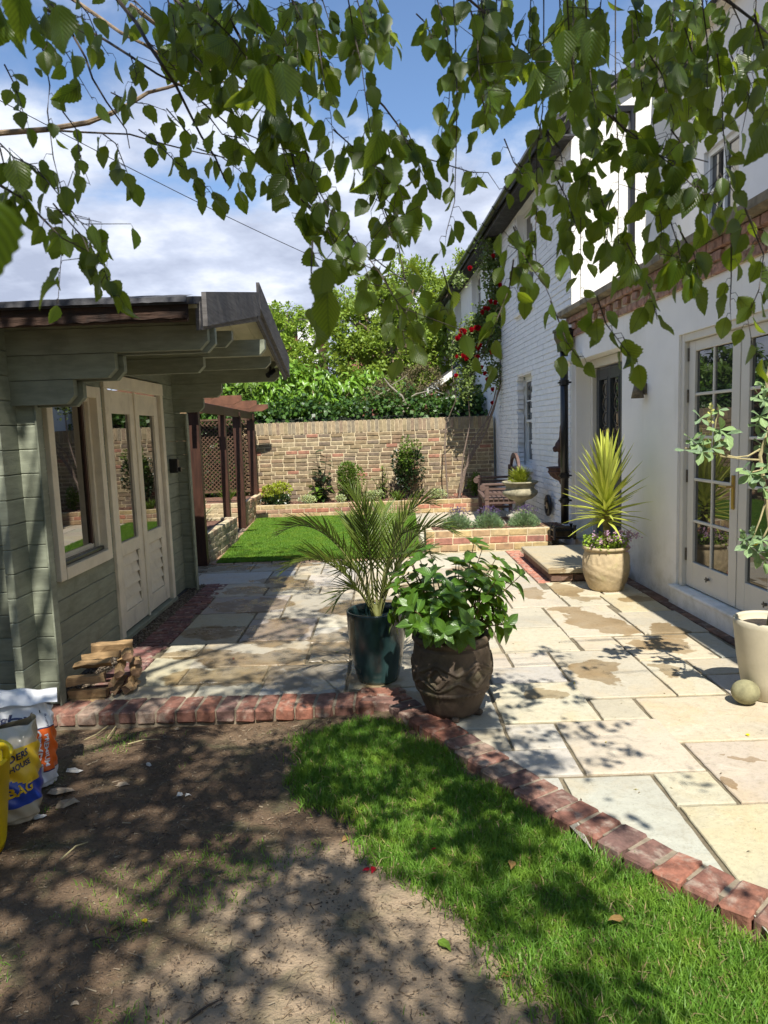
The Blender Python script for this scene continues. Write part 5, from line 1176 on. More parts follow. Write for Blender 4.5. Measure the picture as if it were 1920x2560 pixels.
# ================================================================== CLIMBING ROSE
rb = Vector((1.62, 13.05, .2))
rose = tag(empty('climbing_rose', rb), 'climbing rose with crimson blooms trained from the garden wall up the white house', 'rose')
def rp(px, py, Y=13.0): v = atY(px, py, Y)-rb; return v
canes = [[(1148,1245),(1160,1180),(1190,1120),(1215,1080),(1235,1020),(1250,960),(1258,900),(1262,800),(1258,700),(1240,600)],
 [(1150,1240),(1170,1150),(1200,1090),(1232,1010),(1248,940),(1254,860),(1240,780),(1210,700),(1205,640)],
 [(1148,1240),(1158,1140),(1175,1060),(1170,980),(1160,900),(1190,860),(1230,845)],
 [(1120,1250),(1112,1120),(1115,1060),(1140,1000),(1128,900),(1135,830)],
 [(1150,1240),(1180,1100),(1225,1040),(1240,1000),(1262,940),(1262,860)]]
for i, c in enumerate(canes):
    mb = MB(); m_ = len(c); Ys = [12.95 if y > 1020 else 12.75 for x, y in c]
    pts = [rp(x, y, Y) for (x, y), Y in zip(c, Ys)]
    mb.tube(pts, [max(.006, (.022 if i == 0 else .014)*(1-.6*k/m_)) for k in range(m_)], 6); mb.build('cane', surf('rose_cane', (.19,.14,.11), .3, 20, .85, .5) if i == 0 else bpy.data.materials['rose_cane'], rose)
blobs = [(1235,600,36,40,150),(1232,660,34,42,190),(1240,720,30,40,170),(1225,790,38,36,260),(1255,770,28,30,120),(1200,815,40,30,230),(1175,850,38,34,240),(1170,900,32,36,170),(1150,870,30,40,130),(1220,860,30,40,110),(1165,960,28,40,130),(1235,930,26,40,80),(1225,830,30,24,120),(1150,700,18,18,30)]
Pp, Ll = [], []
for (x, y, rx, ry, k) in blobs:
    for _ in range(int(k*4.2)):
        v = rp(x+random.gauss(0, rx*.5), y+random.gauss(0, ry*.5), 12.75+random.uniform(-.15,.1)); Pp.append(v)
n = len(Pp); leafcloud('foliage', np.array(Pp), rng.normal(0,1,(n,3))+np.array([0,-.2,-.3]), rng.normal(0,.5,(n,3))+np.array([0,-.8,.7]), rng.uniform(.04,.07,n), T_QUAD, M['laurelleaf'] if False else M['roseleaf'] if 'roseleaf' in M else M.setdefault('roseleaf', leafmat('rose_leaf', (.12,.17,.045), (.3,.38,.07), tfac=.3, vein=3, rnd=.4)), rose, wscale=1.2)
RM = []
for v_ in range(3):
    Vs, Fs, Us, b = [], [], [], 0
    Vt, Ft, Ut = leaf_tpl(4, 1.1, shape='ellip', fold=.3, curl=-.5)
    for k in range(15):
        a = k*2.4; el = .2+.09*k; s_ = 1-.035*k
        Rm = Euler((0, 0, a)).to_matrix() @ Euler((el-1.2 if False else .25+.08*k, 0, 0)).to_matrix()
        for q in Vt: w_ = Rm @ Vector((q[0]*s_*.7, q[1]*s_*.55, q[2])); Vs.append(tuple(w_))
        Fs += [tuple(b+i for i in f) for f in Ft]; Us += [tuple(u) for u in Ut]; b += len(Vt)
    RM.append(npmesh('bloom', np.array(Vs), np.array(Fs), M['red'], uv=np.array(Us)))
for (x, y) in [(1174,671),(1232,643),(1250,715),(1238,757),(1268,742),(1254,744),(1276,748),(1281,750),(1266,779),(1220,773),(1212,772),(1254,790),(1195,820),(1178,826),(1190,818),(1154,826),(1160,832),(1150,838),(1144,846),(1198,864),(1194,870),(1162,880),(1168,888),(1158,890),(1166,896),(1193,892),(1229,880),(1240,888),(1248,888),(1203,920),(1211,935),(1218,950),(1230,972),(1229,1007),(1140,940),(1140,890),(1226,756),(1205,783),(1248,700)]:
    d = (ray(x, y)).normalized(); place_leaf(random.choice(RM), rp(x, y, 12.58), (random.uniform(-.4,.4), random.uniform(-.4,.4), 1), (0,-1,.3), .11*random.uniform(.8,1.15), rose, 'bloom')

# ================================================================== POTS
GP = Vector((-.07, 4.17, 0))
p1 = tag(empty('glazed_pot', GP), 'tall dark teal glazed pot holding the palm beside the brick corner', 'plant pot')
m, t, b = newmat('teal_glaze'); g = G(t); v = g.vec(); n_ = g.noise(v, 9, 5, .6, .6); n2_ = g.noise(v, 2.2, 3, .5, .5, sc3=(1,1,.5))
g.put(b.inputs['Base Color'], g.mix(g.step(n2_, .35, .7), g.mix(g.step(n_, .35, .7), (.010,.026,.029), (.022,.055,.058)), (.05,.105,.105))); b.inputs['Roughness'].default_value = .22; b.inputs['Coat Weight'].default_value = .3; g.l.new(g.bump(n_, .12, .004), b.inputs['Normal'])
mb = MB(); mb.lathe([(.001,0),(.118,0),(.128,.02),(.150,.12),(.166,.22),(.173,.32),(.176,.40),(.178,.425),(.176,.433),(.168,.433),(.162,.425),(.160,.38),(.155,.33),(.001,.33)], 48); mb.build('body', m, p1, smooth=True)
mb = MB(); mb.lathe([(.001,.345),(.157,.342)], 24); mb.build('soil', M['potsoil'], p1)
HPp = Vector((.33, 3.63, 0))
p2 = tag(empty('terracotta_pot', HPp), 'big dark weathered pot with raised diamond pattern holding the leafy shrub', 'plant pot')
def relief(th, z, r):
    if not (.10 < z < .37): return 0
    o = 0
    for c in range(6):
        a = (th-(c*math.pi/3-1.0)+math.pi) % (2*math.pi)-math.pi
        d = abs(a*.2/.062)+abs(z-.245)/.068
        if .72 < d < 1.0: o += .007
        elif d < .35: o += .004
        if abs(a*.2) < .105 and abs((z-.245)-(.075-abs(a*.2)*.55)) < .008: o += .005
        if abs(a*.2) < .105 and abs((z-.245)+(.075-abs(a*.2)*.55)) < .008: o += .005
    if .135 < z < .155 : o += .004*abs(math.sin(th*26))+.002
    return o*1.6
prof = [(.001,.012),(.125,.012),(.135,.02)]+[(.138+.068*math.sin(math.pi*.5*min(1,(z-.02)/.25))-.010*max(0,(z-.25)/.13)**2, z) for z in np.linspace(.03,.375,70)]+[(.188,.38),(.186,.392),(.200,.398),(.208,.412),(.205,.428),(.192,.434),(.180,.428),(.172,.40),(.168,.36),(.001,.35)]
mb = MB(); mb.lathe(prof, 150, fn=relief); mb.build('body', M['terracotta_dark'], p2, smooth=True)
mb = MB(); mb.lathe([(.001,.368),(.172,.362)], 24); mb.build('soil', M['potsoil'], p2)
for a in (.5, 2.6, 4.7, 5.9): mb = MB(); mb.cbox(-.03,.03,-.02,.02,0,.028,.008, M=Matrix.Translation((.13*math.cos(a), .13*math.sin(a), 0)) @ Matrix.Rotation(a, 4, 'Z')); mb.build('pot_foot', M['terracotta_dark'], p2)
YP = Vector((1.985, 6.30, 0))
p3 = tag(empty('terracotta_pot', YP), 'round pale algae stained clay pot holding the yucca beside the step', 'plant pot')
def rel2(th, z, r): return .004*math.sin(th*22+20*z)*(1 if .25 < z < .32 else .0) + (.003*math.sin(th*7+z*30)*math.sin(z*60) if .1 < z < .25 else 0)
mb = MB(); mb.lathe([(.001,0),(.135,0),(.15,.012)]+[(.15+.056*math.sin(math.pi*.5*min(1,(z-.012)/.2))-.02*max(0,(z-.22)/.14)**2, z) for z in np.linspace(.03,.36,30)]+[(.186,.365),(.205,.375),(.208,.39),(.198,.40),(.182,.398),(.174,.37),(.001,.345)], 90, fn=rel2); mb.build('body', M['terracotta_pale'], p3, smooth=True)
mb = MB(); mb.lathe([(.001,.372),(.175,.366)], 24); mb.build('soil', M['potsoil'], p3)
CP = Vector((2.035, 3.69, 0))
p4 = tag(empty('concrete_pot', CP), 'tall smooth beige tapered pot cut by the right edge of the photo', 'plant pot')
mb = MB(); mb.lathe([(.001,0),(.105,0),(.115,.01),(.135,.10),(.155,.22),(.168,.34),(.175,.40),(.175,.425),(.17,.43),(.155,.43),(.15,.42),(.148,.38),(.001,.37)], 56); mb.build('body', M['concrete'], p4, smooth=True)
mb = MB(); mb.lathe([(.001,.395),(.149,.388)], 24); mb.build('soil', M['potsoil'], p4)
sbn = tag(empty('stone_ball', ground(1880, 1772)+Vector((0,.07,0))), 'lichened round stone ball on the paving beside the beige pot', 'stone ball')
mb = MB(); ellip(mb, (0,0,.064), (.071,.068,.064), 28, 18); mb.build('ball', M['ball'], sbn, smooth=True)

# ---- palm in the teal pot
palm = tag(empty('palm_plant', GP+Vector((0,0,.345))), 'young feathery palm with long arching fronds in the teal glazed pot', 'palm')
pb = GP+Vector((0,0,.345))
TB = leaf_tpl(4, .078, shape='blade', fold=.9, curl=.10)
# frond tips in photo pixels with distance
FR_ = [((690,1340),3.95,.10,.9),((700,1435),3.9,.1,.9),((872,1235),4.35,-.02,1),((905,1275),4.2,0,.8),((1085,1265),4.1,.05,.9),((1135,1335),4.05,.09,.9),((1030,1290),4.6,.03,.9),((1090,1400),4.5,.12,.8),
       ((860,1300),4.6,.02,.8),((965,1265),4.7,.0,.8),((830,1530),4.0,.14,.6),((850,1440),4.35,.08,.7),((1050,1345),3.85,.06,.7),((1000,1490),4.1,.05,.5)]
for i, (px, dist, sag, lf) in enumerate(FR_):
    tip = at(px[0], px[1], dist*.993)-pb; b0 = Vector((random.uniform(-.02,.02), random.uniform(-.02,.02), 0))
    hor = Vector((tip.x, tip.y, 0)); c1 = b0+Vector((hor.x*.22, hor.y*.22, tip.z*.55+.10)); c2 = Vector((hor.x*.60, hor.y*.60, tip.z+sag*1.5+.02))
    P_ = [((1-t)**3)*b0+3*(1-t)**2*t*c1+3*(1-t)*t*t*c2+t**3*tip for t in [k/21 for k in range(22)]]
    fe = tag(empty('frond'), None); fe.parent = palm
    mb = MB(); mb.tube(P_, [.0065*(1-.85*k/21)+.0008 for k in range(22)], 5); mb.build('rib', M['palmrib'] if 'palmrib' in M else M.setdefault('palmrib', surf('palm_rib', (.18,.19,.06), .2, 10, .6, .1)), fe)
    Pp, Dd, Nn, Ss = [], [], [], []
    nl = int(25*lf)+4
    for k in range(nl):
        t = .26+.73*k/nl; f = t*21; q = int(f); fr_ = f-q; q = min(q, 20); p = P_[q].lerp(P_[q+1], fr_); tg = (P_[q+1]-P_[q]).normalized()
        sd = tg.cross(Vector((0,0,1))); sd = sd.normalized() if sd.length > .1 else Vector((1,0,0)); upv = sd.cross(tg)
        for sgn in (-1, 1):
            d = tg*(.75+.8*t)+sd*sgn*(.95-.35*t)+upv*(.45+random.uniform(-.25,.25)); Pp.append(p); Dd.append(d); Nn.append(upv+sd*sgn*.3); Ss.append((.17*math.sin(math.pi*min(.97,(t-.1)*1.0+.08))**.6+.02)*random.uniform(.85,1.1)*(.75+.35*lf))
    leafcloud('leaflets', np.array([tuple(a) for a in Pp]), np.array([tuple(a) for a in Dd]), np.array([tuple(a) for a in Nn]), np.array(Ss), TB, M['palmleaf'], fe)
mb = MB(); mb.tube([(0,0,-.01),(0,0,.06),(0,0,.12)], [.035,.028,.012], 10); mb.build('crown_base', M['palmrib'], palm)

# ---- leafy shrub in the dark pot
hyd = tag(empty('leafy_shrub', HPp+Vector((0,0,.365))), 'bushy green shrub with broad glossy leaves in the dark patterned pot', 'shrub')
HM = [tplmesh('leaf', leaf_tpl(9, .60, fold=.25, curl=c_, serr=.0), M['hydleaf'], warp=w_) for c_, w_ in ((.1,.1),(.25,.15),(.4,.05),(.05,.2))]
hb = HPp+Vector((0,0,.365)); HL = []
tips = []
for k in range(44):
    a = random.uniform(0, 6.28); r = .32*math.sqrt(random.random()); z = random.uniform(.12, .60)*(1-.35*(r/.33)**2)
    tips.append(Vector((r*math.cos(a)*.98, r*math.sin(a)*.75, max(.06, z))))
tips += [at(1185,1358,3.65)-hb, at(1205,1375,3.75)-hb, at(1050,1400,3.6)-hb, at(1030,1415,3.7)-hb, at(1265,1420,3.65)-hb, at(1300,1440,3.6)-hb, at(1080,1440,3.5)-hb, at(1140,1410,3.7)-hb, at(1240,1450,3.5)-hb, at(1020,1515,3.45)-hb, at(1035,1560,3.4)-hb, at(1170,1560,3.38)-hb, at(1270,1560,3.55)-hb, at(1110,1580,3.38)-hb]
for tp in tips:
    b0 = Vector((tp.x*.25+random.uniform(-.03,.03), tp.y*.25, 0)); mid_ = b0.lerp(tp, .5)+Vector((0,0,.05)); P_ = [b0, b0.lerp(mid_, .6), mid_, mid_.lerp(tp, .55), tp]
    mb = MB(); mb.tube(P_, [.0055,.0045,.004,.003,.002], 5); mb.build('stem', M['rose_c'] if 'rose_c' in M else M.setdefault('rose_c', surf('shrub_stem', (.16,.10,.05), .3, 20, .7, .2)), hyd)
    ax = (tp-mid_).normalized(); n_l = 0
    for (t, m_) in ((1.0, 4), (.86, 2), (.66, 2), (.42, 1)):
        p = (P_[2].lerp(tp, (t-.4)/.6) if t > .4 else P_[1]); a0 = random.uniform(0, 3.14)
        for j in range(m_):
            a = a0+j*2*math.pi/m_+random.uniform(-.3,.3); o1 = ax.cross(Vector((.3,.9,.1))).normalized(); o2 = ax.cross(o1)
            d = (o1*math.cos(a)+o2*math.sin(a))*.9+ax*(.55 if t == 1 else .2)+Vector((0,0,-.15)); HL.append((p, d, ax+Vector((0,-.25,.8))+Vector((random.uniform(-.3,.3),random.uniform(-.3,.3),0)), random.uniform(.07,.112)*(1 if t < 1 else .85), random.uniform(.9,1.1)))

HL.sort(key=lambda q: q[0].y-.3*q[3])
for (p, d, nn, s_, ws_) in HL[:300]: place_leaf(random.choice(HM), p, d, nn, s_, hyd, ws=ws_)
if HL[300:]: leafcloud('foliage', np.array([tuple(q[0]) for q in HL[300:]]), np.array([tuple(q[1]) for q in HL[300:]]), np.array([tuple(q[2]) for q in HL[300:]]), np.array([q[3] for q in HL[300:]]), leaf_tpl(9, .60, fold=.25, curl=.2), M['hydleaf'], hyd, kind='stuff')
# ---- yucca
yu = tag(empty('yucca', YP+Vector((0,0,.37))), 'yellow green yucca with a short woody stem and upright sword leaves', 'yucca')
YM = [tplmesh('leaf', leaf_tpl(7, .125, shape='blade', fold=.5, curl=c_), M['yuccaleaf']) for c_ in (.0,.05,.12,.25)]
mb = MB(); mb.tube([(0,0,0),(.01,0,.1),(0,.0,.26),(-.005,0,.5)], [.034,.03,.034,.02], 10); mb.build('trunk', surf('yucca_trunk', (.20,.16,.06), .4, 14, .9, .8, 24, .015, sc3=(1,1,3)), yu)
for k in range(105):
    t = k/104; z = .24+.34*t; a = k*2.399; el = -.30+1.72*t**.62+random.uniform(-.09,.09); ln = (.33+.17*t)*random.uniform(.85,1.1)
    d = (math.cos(a)*math.cos(el), math.sin(a)*math.cos(el), math.sin(el)); place_leaf(YM[0 if t > .5 else (1 if t > .25 else random.choice((2,3)))], (.012*math.cos(a), .012*math.sin(a), z), d, (-d[0]*math.sin(el), -d[1]*math.sin(el), math.cos(el)+.05), ln, yu, ws=random.uniform(.85,1.1))
# pink flowers below it
pf = tag(empty('pink_flowers', YP+Vector((0,0,.37))), 'pale pink trailing flowers round the foot of the yucca', 'flowers')
n = 500; a = rng.uniform(0, 6.28, n); r = .2*np.sqrt(rng.uniform(.1, 1, n)); P_ = np.c_[r*np.cos(a), r*np.sin(a), .01+rng.uniform(0, .11, n)]
leafcloud('foliage', P_, rng.normal(0,1,(n,3))+np.array([0,0,.5]), rng.normal(0,.5,(n,3))+np.array([0,-.3,1]), rng.uniform(.025,.04,n), T_QUAD, M['limeleaf'], pf, wscale=1.3)
c_ = [(-.13,-.1,.13),(-.09,-.12,.08),(.0,-.15,.10),(.06,-.14,.12),(.12,-.1,.06),(.17,-.05,.1),(.2,-.02,.13),(.15,-.12,.02),(-.03,-.12,.15),(.08,-.1,.15),(.24,-.08,.12),(-.14,-.1,.02)]
n = 420; ci = rng.integers(0, len(c_), n); P_ = np.array(c_)[ci]+rng.normal(0, .016, (n, 3))
leafcloud('petals', P_, rng.normal(0,1,(n,3)), rng.normal(0,.5,(n,3))+np.array([0,-1,.7]), rng.uniform(.014,.02,n), T_QUAD, M['pink'], pf, wscale=1.6, kind='stuff')

# ---- tree lupin in the beige pot (right edge)
lp = tag(empty('tree_lupin', CP+Vector((0,0,.39))), 'pale green leafed tree lupin with yellow flowers reaching in from the right edge', 'shrub')
lb = CP+Vector((0,0,.39)); LM = [tplmesh('leaf', leaf_tpl(6, .52, shape='obov', fold=.2, curl=c_), M['lupinleaf'], warp=.1) for c_ in (.05,.2)]
def lq(x, y, d=3.55): return at(x, y, d)-lb
trunk = [Vector((0,0,0)), lq(1935,1500), lq(1930,1350), lq(1912,1220), lq(1900,1140), lq(1925,1060), lq(1915,950), lq(1935,860)]
mb = MB(); mb.tube(trunk, [.016,.014,.012,.010,.009,.007,.006,.004], 8); mb.build('trunk', surf('lupin_stem', (.36,.31,.16), .3, 20, .8, .3), lp)
brs = [[(1900,1123),(1870,1140),(1840,1143),(1795,1133)], [(1905,1150),(1860,1148),(1800,1140)], [(1905,1175),(1880,1180),(1862,1178)], [(1912,1260),(1900,1300),(1880,1350)], [(1790,1135),(1783,1110),(1790,1050),(1794,1030)], [(1930,1300),(1910,1340),(1885,1370)], [(1790,1135),(1760,1130),(1712,1120)]]
for b_ in brs: mb = MB(); mb.tube([lq(*q) for q in b_], [.005,.0042,.0035,.003,.002][:len(b_)], 6); mb.build('branch', bpy.data.materials['lupin_stem'], lp)
hubs = [(1778,1120,5,.05),(1745,1110,6,.055),(1756,1130,5,.05),(1728,1100,5,.05),(1800,1075,5,.06),(1815,1085,3,.06),(1752,1045,4,.045),(1797,1025,4,.04),(1712,1125,2,.05),(1876,1185,6,.055),(1858,1170,3,.04),(1900,1190,5,.05),(1872,1365,6,.055),(1895,1380,5,.055),(1905,1350,5,.05),(1860,1350,4,.04),(1912,1400,4,.05),
        (1910,1000,6,.05),(1900,1040,5,.05),(1918,1080,5,.05),(1905,1110,5,.045),(1890,1060,4,.05),(1915,960,6,.05),(1895,985,4,.05),(1925,925,6,.05),(1908,1220,4,.04),(1918,1160,5,.045),(1930,1000,6,.05),(1935,1100,6,.05)]
for (x, y, k, s_) in hubs:
    s_ *= 1.3; p = lq(x, y, 3.52+random.uniform(-.05,.08)); a0 = random.uniform(0, 6.28)
    for j in range(k):
        a = a0+j*2*math.pi/k; place_leaf(random.choice(LM), p, (math.cos(a), -.5+random.uniform(-.4,.3), math.sin(a)*.8-.1), (random.uniform(-.4,.4), -.7, .9), s_*random.uniform(.8,1.25), lp)
def spike(x, y, h, mat='paleflower', n=34):
    p = np.array(lq(x, y)); k = np.linspace(0, 1, n); P_ = p+np.c_[rng.normal(0,.005,n)*(1-k*.5), rng.normal(0,.005,n), k*h]
    leafcloud('flower_spike', P_, np.c_[rng.normal(0,1,n), rng.normal(0,1,n), np.full(n,.8)], rng.normal(0,1,(n,3)), .02, T_QUAD, M[mat], lp, wscale=1.2)
spike(1777,1060,.09); spike(1856,1355,.05,'lupinleaf'); spike(1881,1345,.05,'lupinleaf'); spike(1795,1108,.04,'paleflower',14)
spike(1888,1368,.02,'yellowpetal',22); spike(1872,1382,.01,'yellowpetal',10)

# ================================================================== TREES BEYOND THE WALL
def crown(name, label, base, h, blobs, n, size, mat, trunk=None, tpl=T_QUAD, wscale=None, droop=0, cat='tree', group=None, tr=.12, limbs=True, shell=.45, tmat='twig'):
    """blobs: (x,y,z,r) in world coordinates"""
    base = Vector(base); e = tag(empty(name, base), label, cat, group); B = np.array(blobs, float); B[:, :3] -= np.array(base)
    wgt = B[:, 3]**2; ci = rng.choice(len(B), n, p=wgt/wgt.sum()); d = rdir(n); rad = rng.uniform(shell, 1.0, n)**.7
    # sub-clumps give light and dark patches and a ragged outline
    m = 60; cl = rdir(m*len(B)).reshape(len(B), m, 3); cj = rng.integers(0, m, n)
    cc = cl[ci, cj]*(.72+.28*rng.uniform(0, 1, (n, 1)))*B[ci, 3:4]; d2 = cc + rdir(n)*rng.uniform(0, 1, (n, 1))**.6*B[ci, 3:4]*.26
    P_ = B[ci, :3] + d2*np.array([1, .8, 1]); o_ = cc/np.linalg.norm(cc, axis=1, keepdims=True)
    D = o_*.6+rng.normal(0, .6, (n, 3))+np.array([0, 0, -droop]); Nn = o_*.5+rng.normal(0, .5, (n, 3))+np.array([0, 0, .8])
    leafcloud('crown', P_, D, Nn, rng.uniform(.7, 1.3, n)*size, tpl, mat, e, wscale=wscale)
    if trunk or limbs:
        top = B[:, :3].mean(0)
        mb = MB(); mb.tube([(0,0,0), (top[0]*.3, top[1]*.3, top[2]*.45), tuple(top)], [tr, tr*.7, tr*.25], 8); mb.build('trunk', M['bark'], e)
        for b in B[:12]:
            mb = MB(); mb.tube([(top[0]*.3, top[1]*.3, top[2]*.45), tuple((top*.35+b[:3]*.65)+np.array([0,0,-.1])), tuple(b[:3]+np.array([0,0,b[3]*.5]))], [tr*.4, tr*.25, tr*.06], 6); mb.build('limb', M['bark'], e)
    return e
def W(px, py, Y, r=0): v = atY(px, py, Y); return (v.x, v.y, v.z, r)
TR = 'trees beyond the garden wall'
crown('tree', 'tallest pale yellow green tree directly behind the middle of the wall', (.4, 19, 0), 6,
      [W(880,830,19,.75),W(960,790,19.5,.85),W(1040,740,20,.9),W(1000,860,19,.9),W(900,900,18.6,.7),W(1090,830,20,.8),W(860,760,19.4,.4),W(930,730,19.8,.45),W(1130,760,20.5,.8),W(1010,690,20.5,.55),W(830,800,19,.35),W(1080,900,19,.8),W(1180,700,21,.8)], 30000, .105, M['oakleaf'], group=TR, tr=.2)
crown('tree', 'loose bright green tree beside the cabin roof with thin top shoots', (-3.4, 17.5, 0), 5,
      [W(690,830,17.5,.42),W(720,800,17.5,.4),W(760,850,17.8,.36),W(700,890,17.3,.5),W(660,900,17.4,.6),W(740,900,17.2,.4),W(690,780,17.8,.22),W(755,795,18,.16),W(640,820,17.5,.5)], 9500, .085, M['limeleaf'], group=TR, tr=.1)
crown('tree', 'drooping bright laurel like tree hanging over the left part of the wall', (-1.9, 15.6, 0), 3.2,
      [W(700,960,15.4,.55),W(790,965,15.6,.5),W(650,1000,15.1,.5),W(870,985,15.8,.45),W(930,965,16,.4),W(620,1010,15,.5),W(740,1010,15,.35),W(990,985,16.2,.4),W(560,1000,15,.6)], 6500, .17, M['laurelleaf'], tpl=T_LONG, droop=1.1, group=TR)
crown('tree', 'dark leafed tree branching above the pergola', (-4.2, 15.2, 0), 3.5, [W(600,960,15,.5),W(540,980,15,.6),W(580,1030,14.6,.5)], 2600, .15, M['midshrub'], tpl=T_LONG, droop=.8, group=TR)
crown('shrub', 'grey brown twiggy shrub leaning over the right part of the wall', (.9, 15.0, 0), 2.6,
      [W(1000,975,15,.5),W(1060,960,15.2,.42),W(940,1000,15,.35),W(1030,1020,14.8,.35)], 9000, .04, M['greyshrub'], wscale=.8, group='shrubs beyond the garden wall', cat='shrub', tr=.04)
e = tag(empty('bare_branches', atY(1010,1040,14.6)), 'bare silvery forked branches in front of the grey brown shrub', 'branch')
bb = atY(1010,1040,14.6)
def ab(*pts): return [atY(x, y, 14.5)-bb for x, y in pts]
for pts, r in ((((985,1050),(1020,1020),(1005,990),(975,965),(960,945)),.030), (((1005,1005),(1040,985),(1080,975),(1110,985)),.016), (((900,1035),(930,1020),(990,1015),(1030,1012)),.016), (((985,970),(950,985),(920,1005),(905,1030)),.012), (((1020,1020),(1060,1010),(1100,1020)),.012), (((880,1045),(905,1025),(940,1000)),.010), (((975,965),(1000,950),(1020,935)),.008)):
    mb = MB(); mb.tube(ab(*pts), [r*(1-.7*k/(len(pts)-1)) for k in range(len(pts))], 6); mb.build('branch', surf('silver_branch', (.30,.27,.21), .2, 20, .8, .3) if 'silver_branch' not in bpy.data.materials else bpy.data.materials['silver_branch'], e)
def hedge(name, label, c, s, n, size, mat, group=None):
    c = np.array(c); s = np.array(s); P_ = rng.uniform(-1, 1, (n, 3)); ax = rng.integers(0, 3, n); sg = np.where(rng.uniform(0, 1, n) < .75, np.where(ax == 2, 1, -1), 1)
    P_[np.arange(n), ax] = sg*(1+.08*rng.normal(0, 1, n)); P_ += .07*rng.normal(0, 1, (n, 3)); o_ = np.zeros((n, 3)); o_[np.arange(n), ax] = sg
    P_[:, 2] += np.where(P_[:, 2] > .3, .20*vnoise(P_[:, 0]*s[0]*1.3, P_[:, 1], 2.4, 31), 0)
    e = tag(empty(name, (c[0], c[1], 0)), label, 'hedge', group)
    leafcloud('foliage', P_*s+c-np.array([c[0], c[1], 0]), rng.normal(0, .6, (n, 3))+np.array([0,0,-.3]), o_+rng.normal(0,.35,(n,3))+np.array([0,0,.4]), rng.uniform(.7,1.3,n)*size, T_QUAD, mat, e, wscale=1.4)
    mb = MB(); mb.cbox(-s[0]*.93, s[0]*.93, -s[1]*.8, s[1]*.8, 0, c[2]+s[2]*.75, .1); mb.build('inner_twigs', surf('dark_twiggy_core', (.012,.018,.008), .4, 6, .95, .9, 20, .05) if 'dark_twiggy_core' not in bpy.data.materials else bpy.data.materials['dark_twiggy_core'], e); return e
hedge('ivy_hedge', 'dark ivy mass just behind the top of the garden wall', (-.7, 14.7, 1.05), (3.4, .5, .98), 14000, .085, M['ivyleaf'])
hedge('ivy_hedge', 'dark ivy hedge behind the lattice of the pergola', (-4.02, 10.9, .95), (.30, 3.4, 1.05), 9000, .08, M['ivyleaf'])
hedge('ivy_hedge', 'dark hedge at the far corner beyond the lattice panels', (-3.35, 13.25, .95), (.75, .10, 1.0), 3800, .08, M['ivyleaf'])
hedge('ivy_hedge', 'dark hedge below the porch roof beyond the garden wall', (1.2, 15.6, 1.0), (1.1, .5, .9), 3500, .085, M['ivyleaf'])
crown('tree', 'dense dark green tree low behind the tallest pale tree', (-.2, 22, 0), 5, [W(800,960,21,.9),W(900,940,21,1.0),W(1000,940,21,1.0),W(1090,920,21,1.0),W(740,950,21,.8),W(1150,900,22,.9),W(640,930,21,1.)], 13000, .13, M['midshrub'], group=TR, tr=.2)
# far brick houses glimpsed between the trees
fb = tag(empty('far_house', (-4.0, 34, 0)), 'distant red brick house with a white gable glimpsed left of the big tree', 'house')
mb = MB(); mb.box(-3.2, 1.2, 0, 6, 0, 6.0); mb.build('wall', surf('far_brick', (.30,.13,.09), .2, 3, .9, .3), fb)
mb = MB(); mb.prism([(-3.4,6.0),(1.4,6.0),(-1.0,7.4)], 'y', -.1, 6.1); mb.build('roof', M['slate'], fb)
mb = MB(); mb.box(.3, 1.2, -.5, -.01, 4.6, 6.7); mb.build('white_gable', M['whiteframe'], fb); mb = MB(); mb.box(.1,1.4,-.6,-.0,6.701,6.85); mb.build('cornice', M['greywood'], fb)
for (a, b) in ((-2.6,1.2),(-1.2,1.2),(-2.6,3.8),(-1.2,3.8)):
    mb = MB(); mb.cbox(a, a+.7, -.04, .02, b, b+1.2, .01); f = mb.build('window_frame', M['whiteframe'], fb); mb = MB(); mb.box(a+.07, a+.63, -.05, -.041, b+.07, b+1.13); mb.build('window_pane', M['glass'], fb)
fb = tag(empty('far_house', (3.2, 40, 0)), 'distant red brick house behind the middle tree', 'house')
mb = MB(); mb.box(-5, 0, 0, 6, 0, 6.2); mb.build('wall', bpy.data.materials['far_brick'], fb); mb = MB(); mb.prism([(-5.3,6.2),(.3,6.2),(-2.5,8.0)], 'y', -.1, 6.1); mb.build('roof', M['slate'], fb)
for (a, b) in ((-4,3.6),(-2,3.6)):
    mb = MB(); mb.cbox(a, a+.8, -.04, .02, b, b+1.3, .01); mb.build('window_frame', M['whiteframe'], fb); mb = MB(); mb.box(a+.07, a+.73, -.05, -.041, b+.07, b+1.23); mb.build('window_pane', M['glass'], fb)
# garden boundary on the left, behind the cabin
bf = tag(empty('boundary_fence', (-5.6, 5, 0)), 'dark close boarded fence behind the green cabin at the far left', 'fence')
for k in range(60):
    mb = MB(); mb.cbox(-.01, .012, -8+k*.3, -8+k*.3+.29, 0, 1.8, .003); mb.build('board', M['darkwood'], bf)
# overhead cable
wc = tag(empty('overhead_cable', (0, 14, 5)), 'thin dark cable crossing the sky from upper left down to the house', 'cable')
a_, b_ = Vector((-13, 10, 7.6)), H(0, 20, 4.6)
a_ = CAM+ray(-60, 220)*16; pts = []
for t in np.linspace(0, 1, 24): 
    q = a_.lerp(CAM+ray(1170, 800)*26, float(t)); q.z -= .5*math.sin(math.pi*t)*.6; pts.append(q-Vector((0,14,5)))
mb = MB(); mb.tube(pts, .011, 5); mb.build('cable', M['wire'], wc)

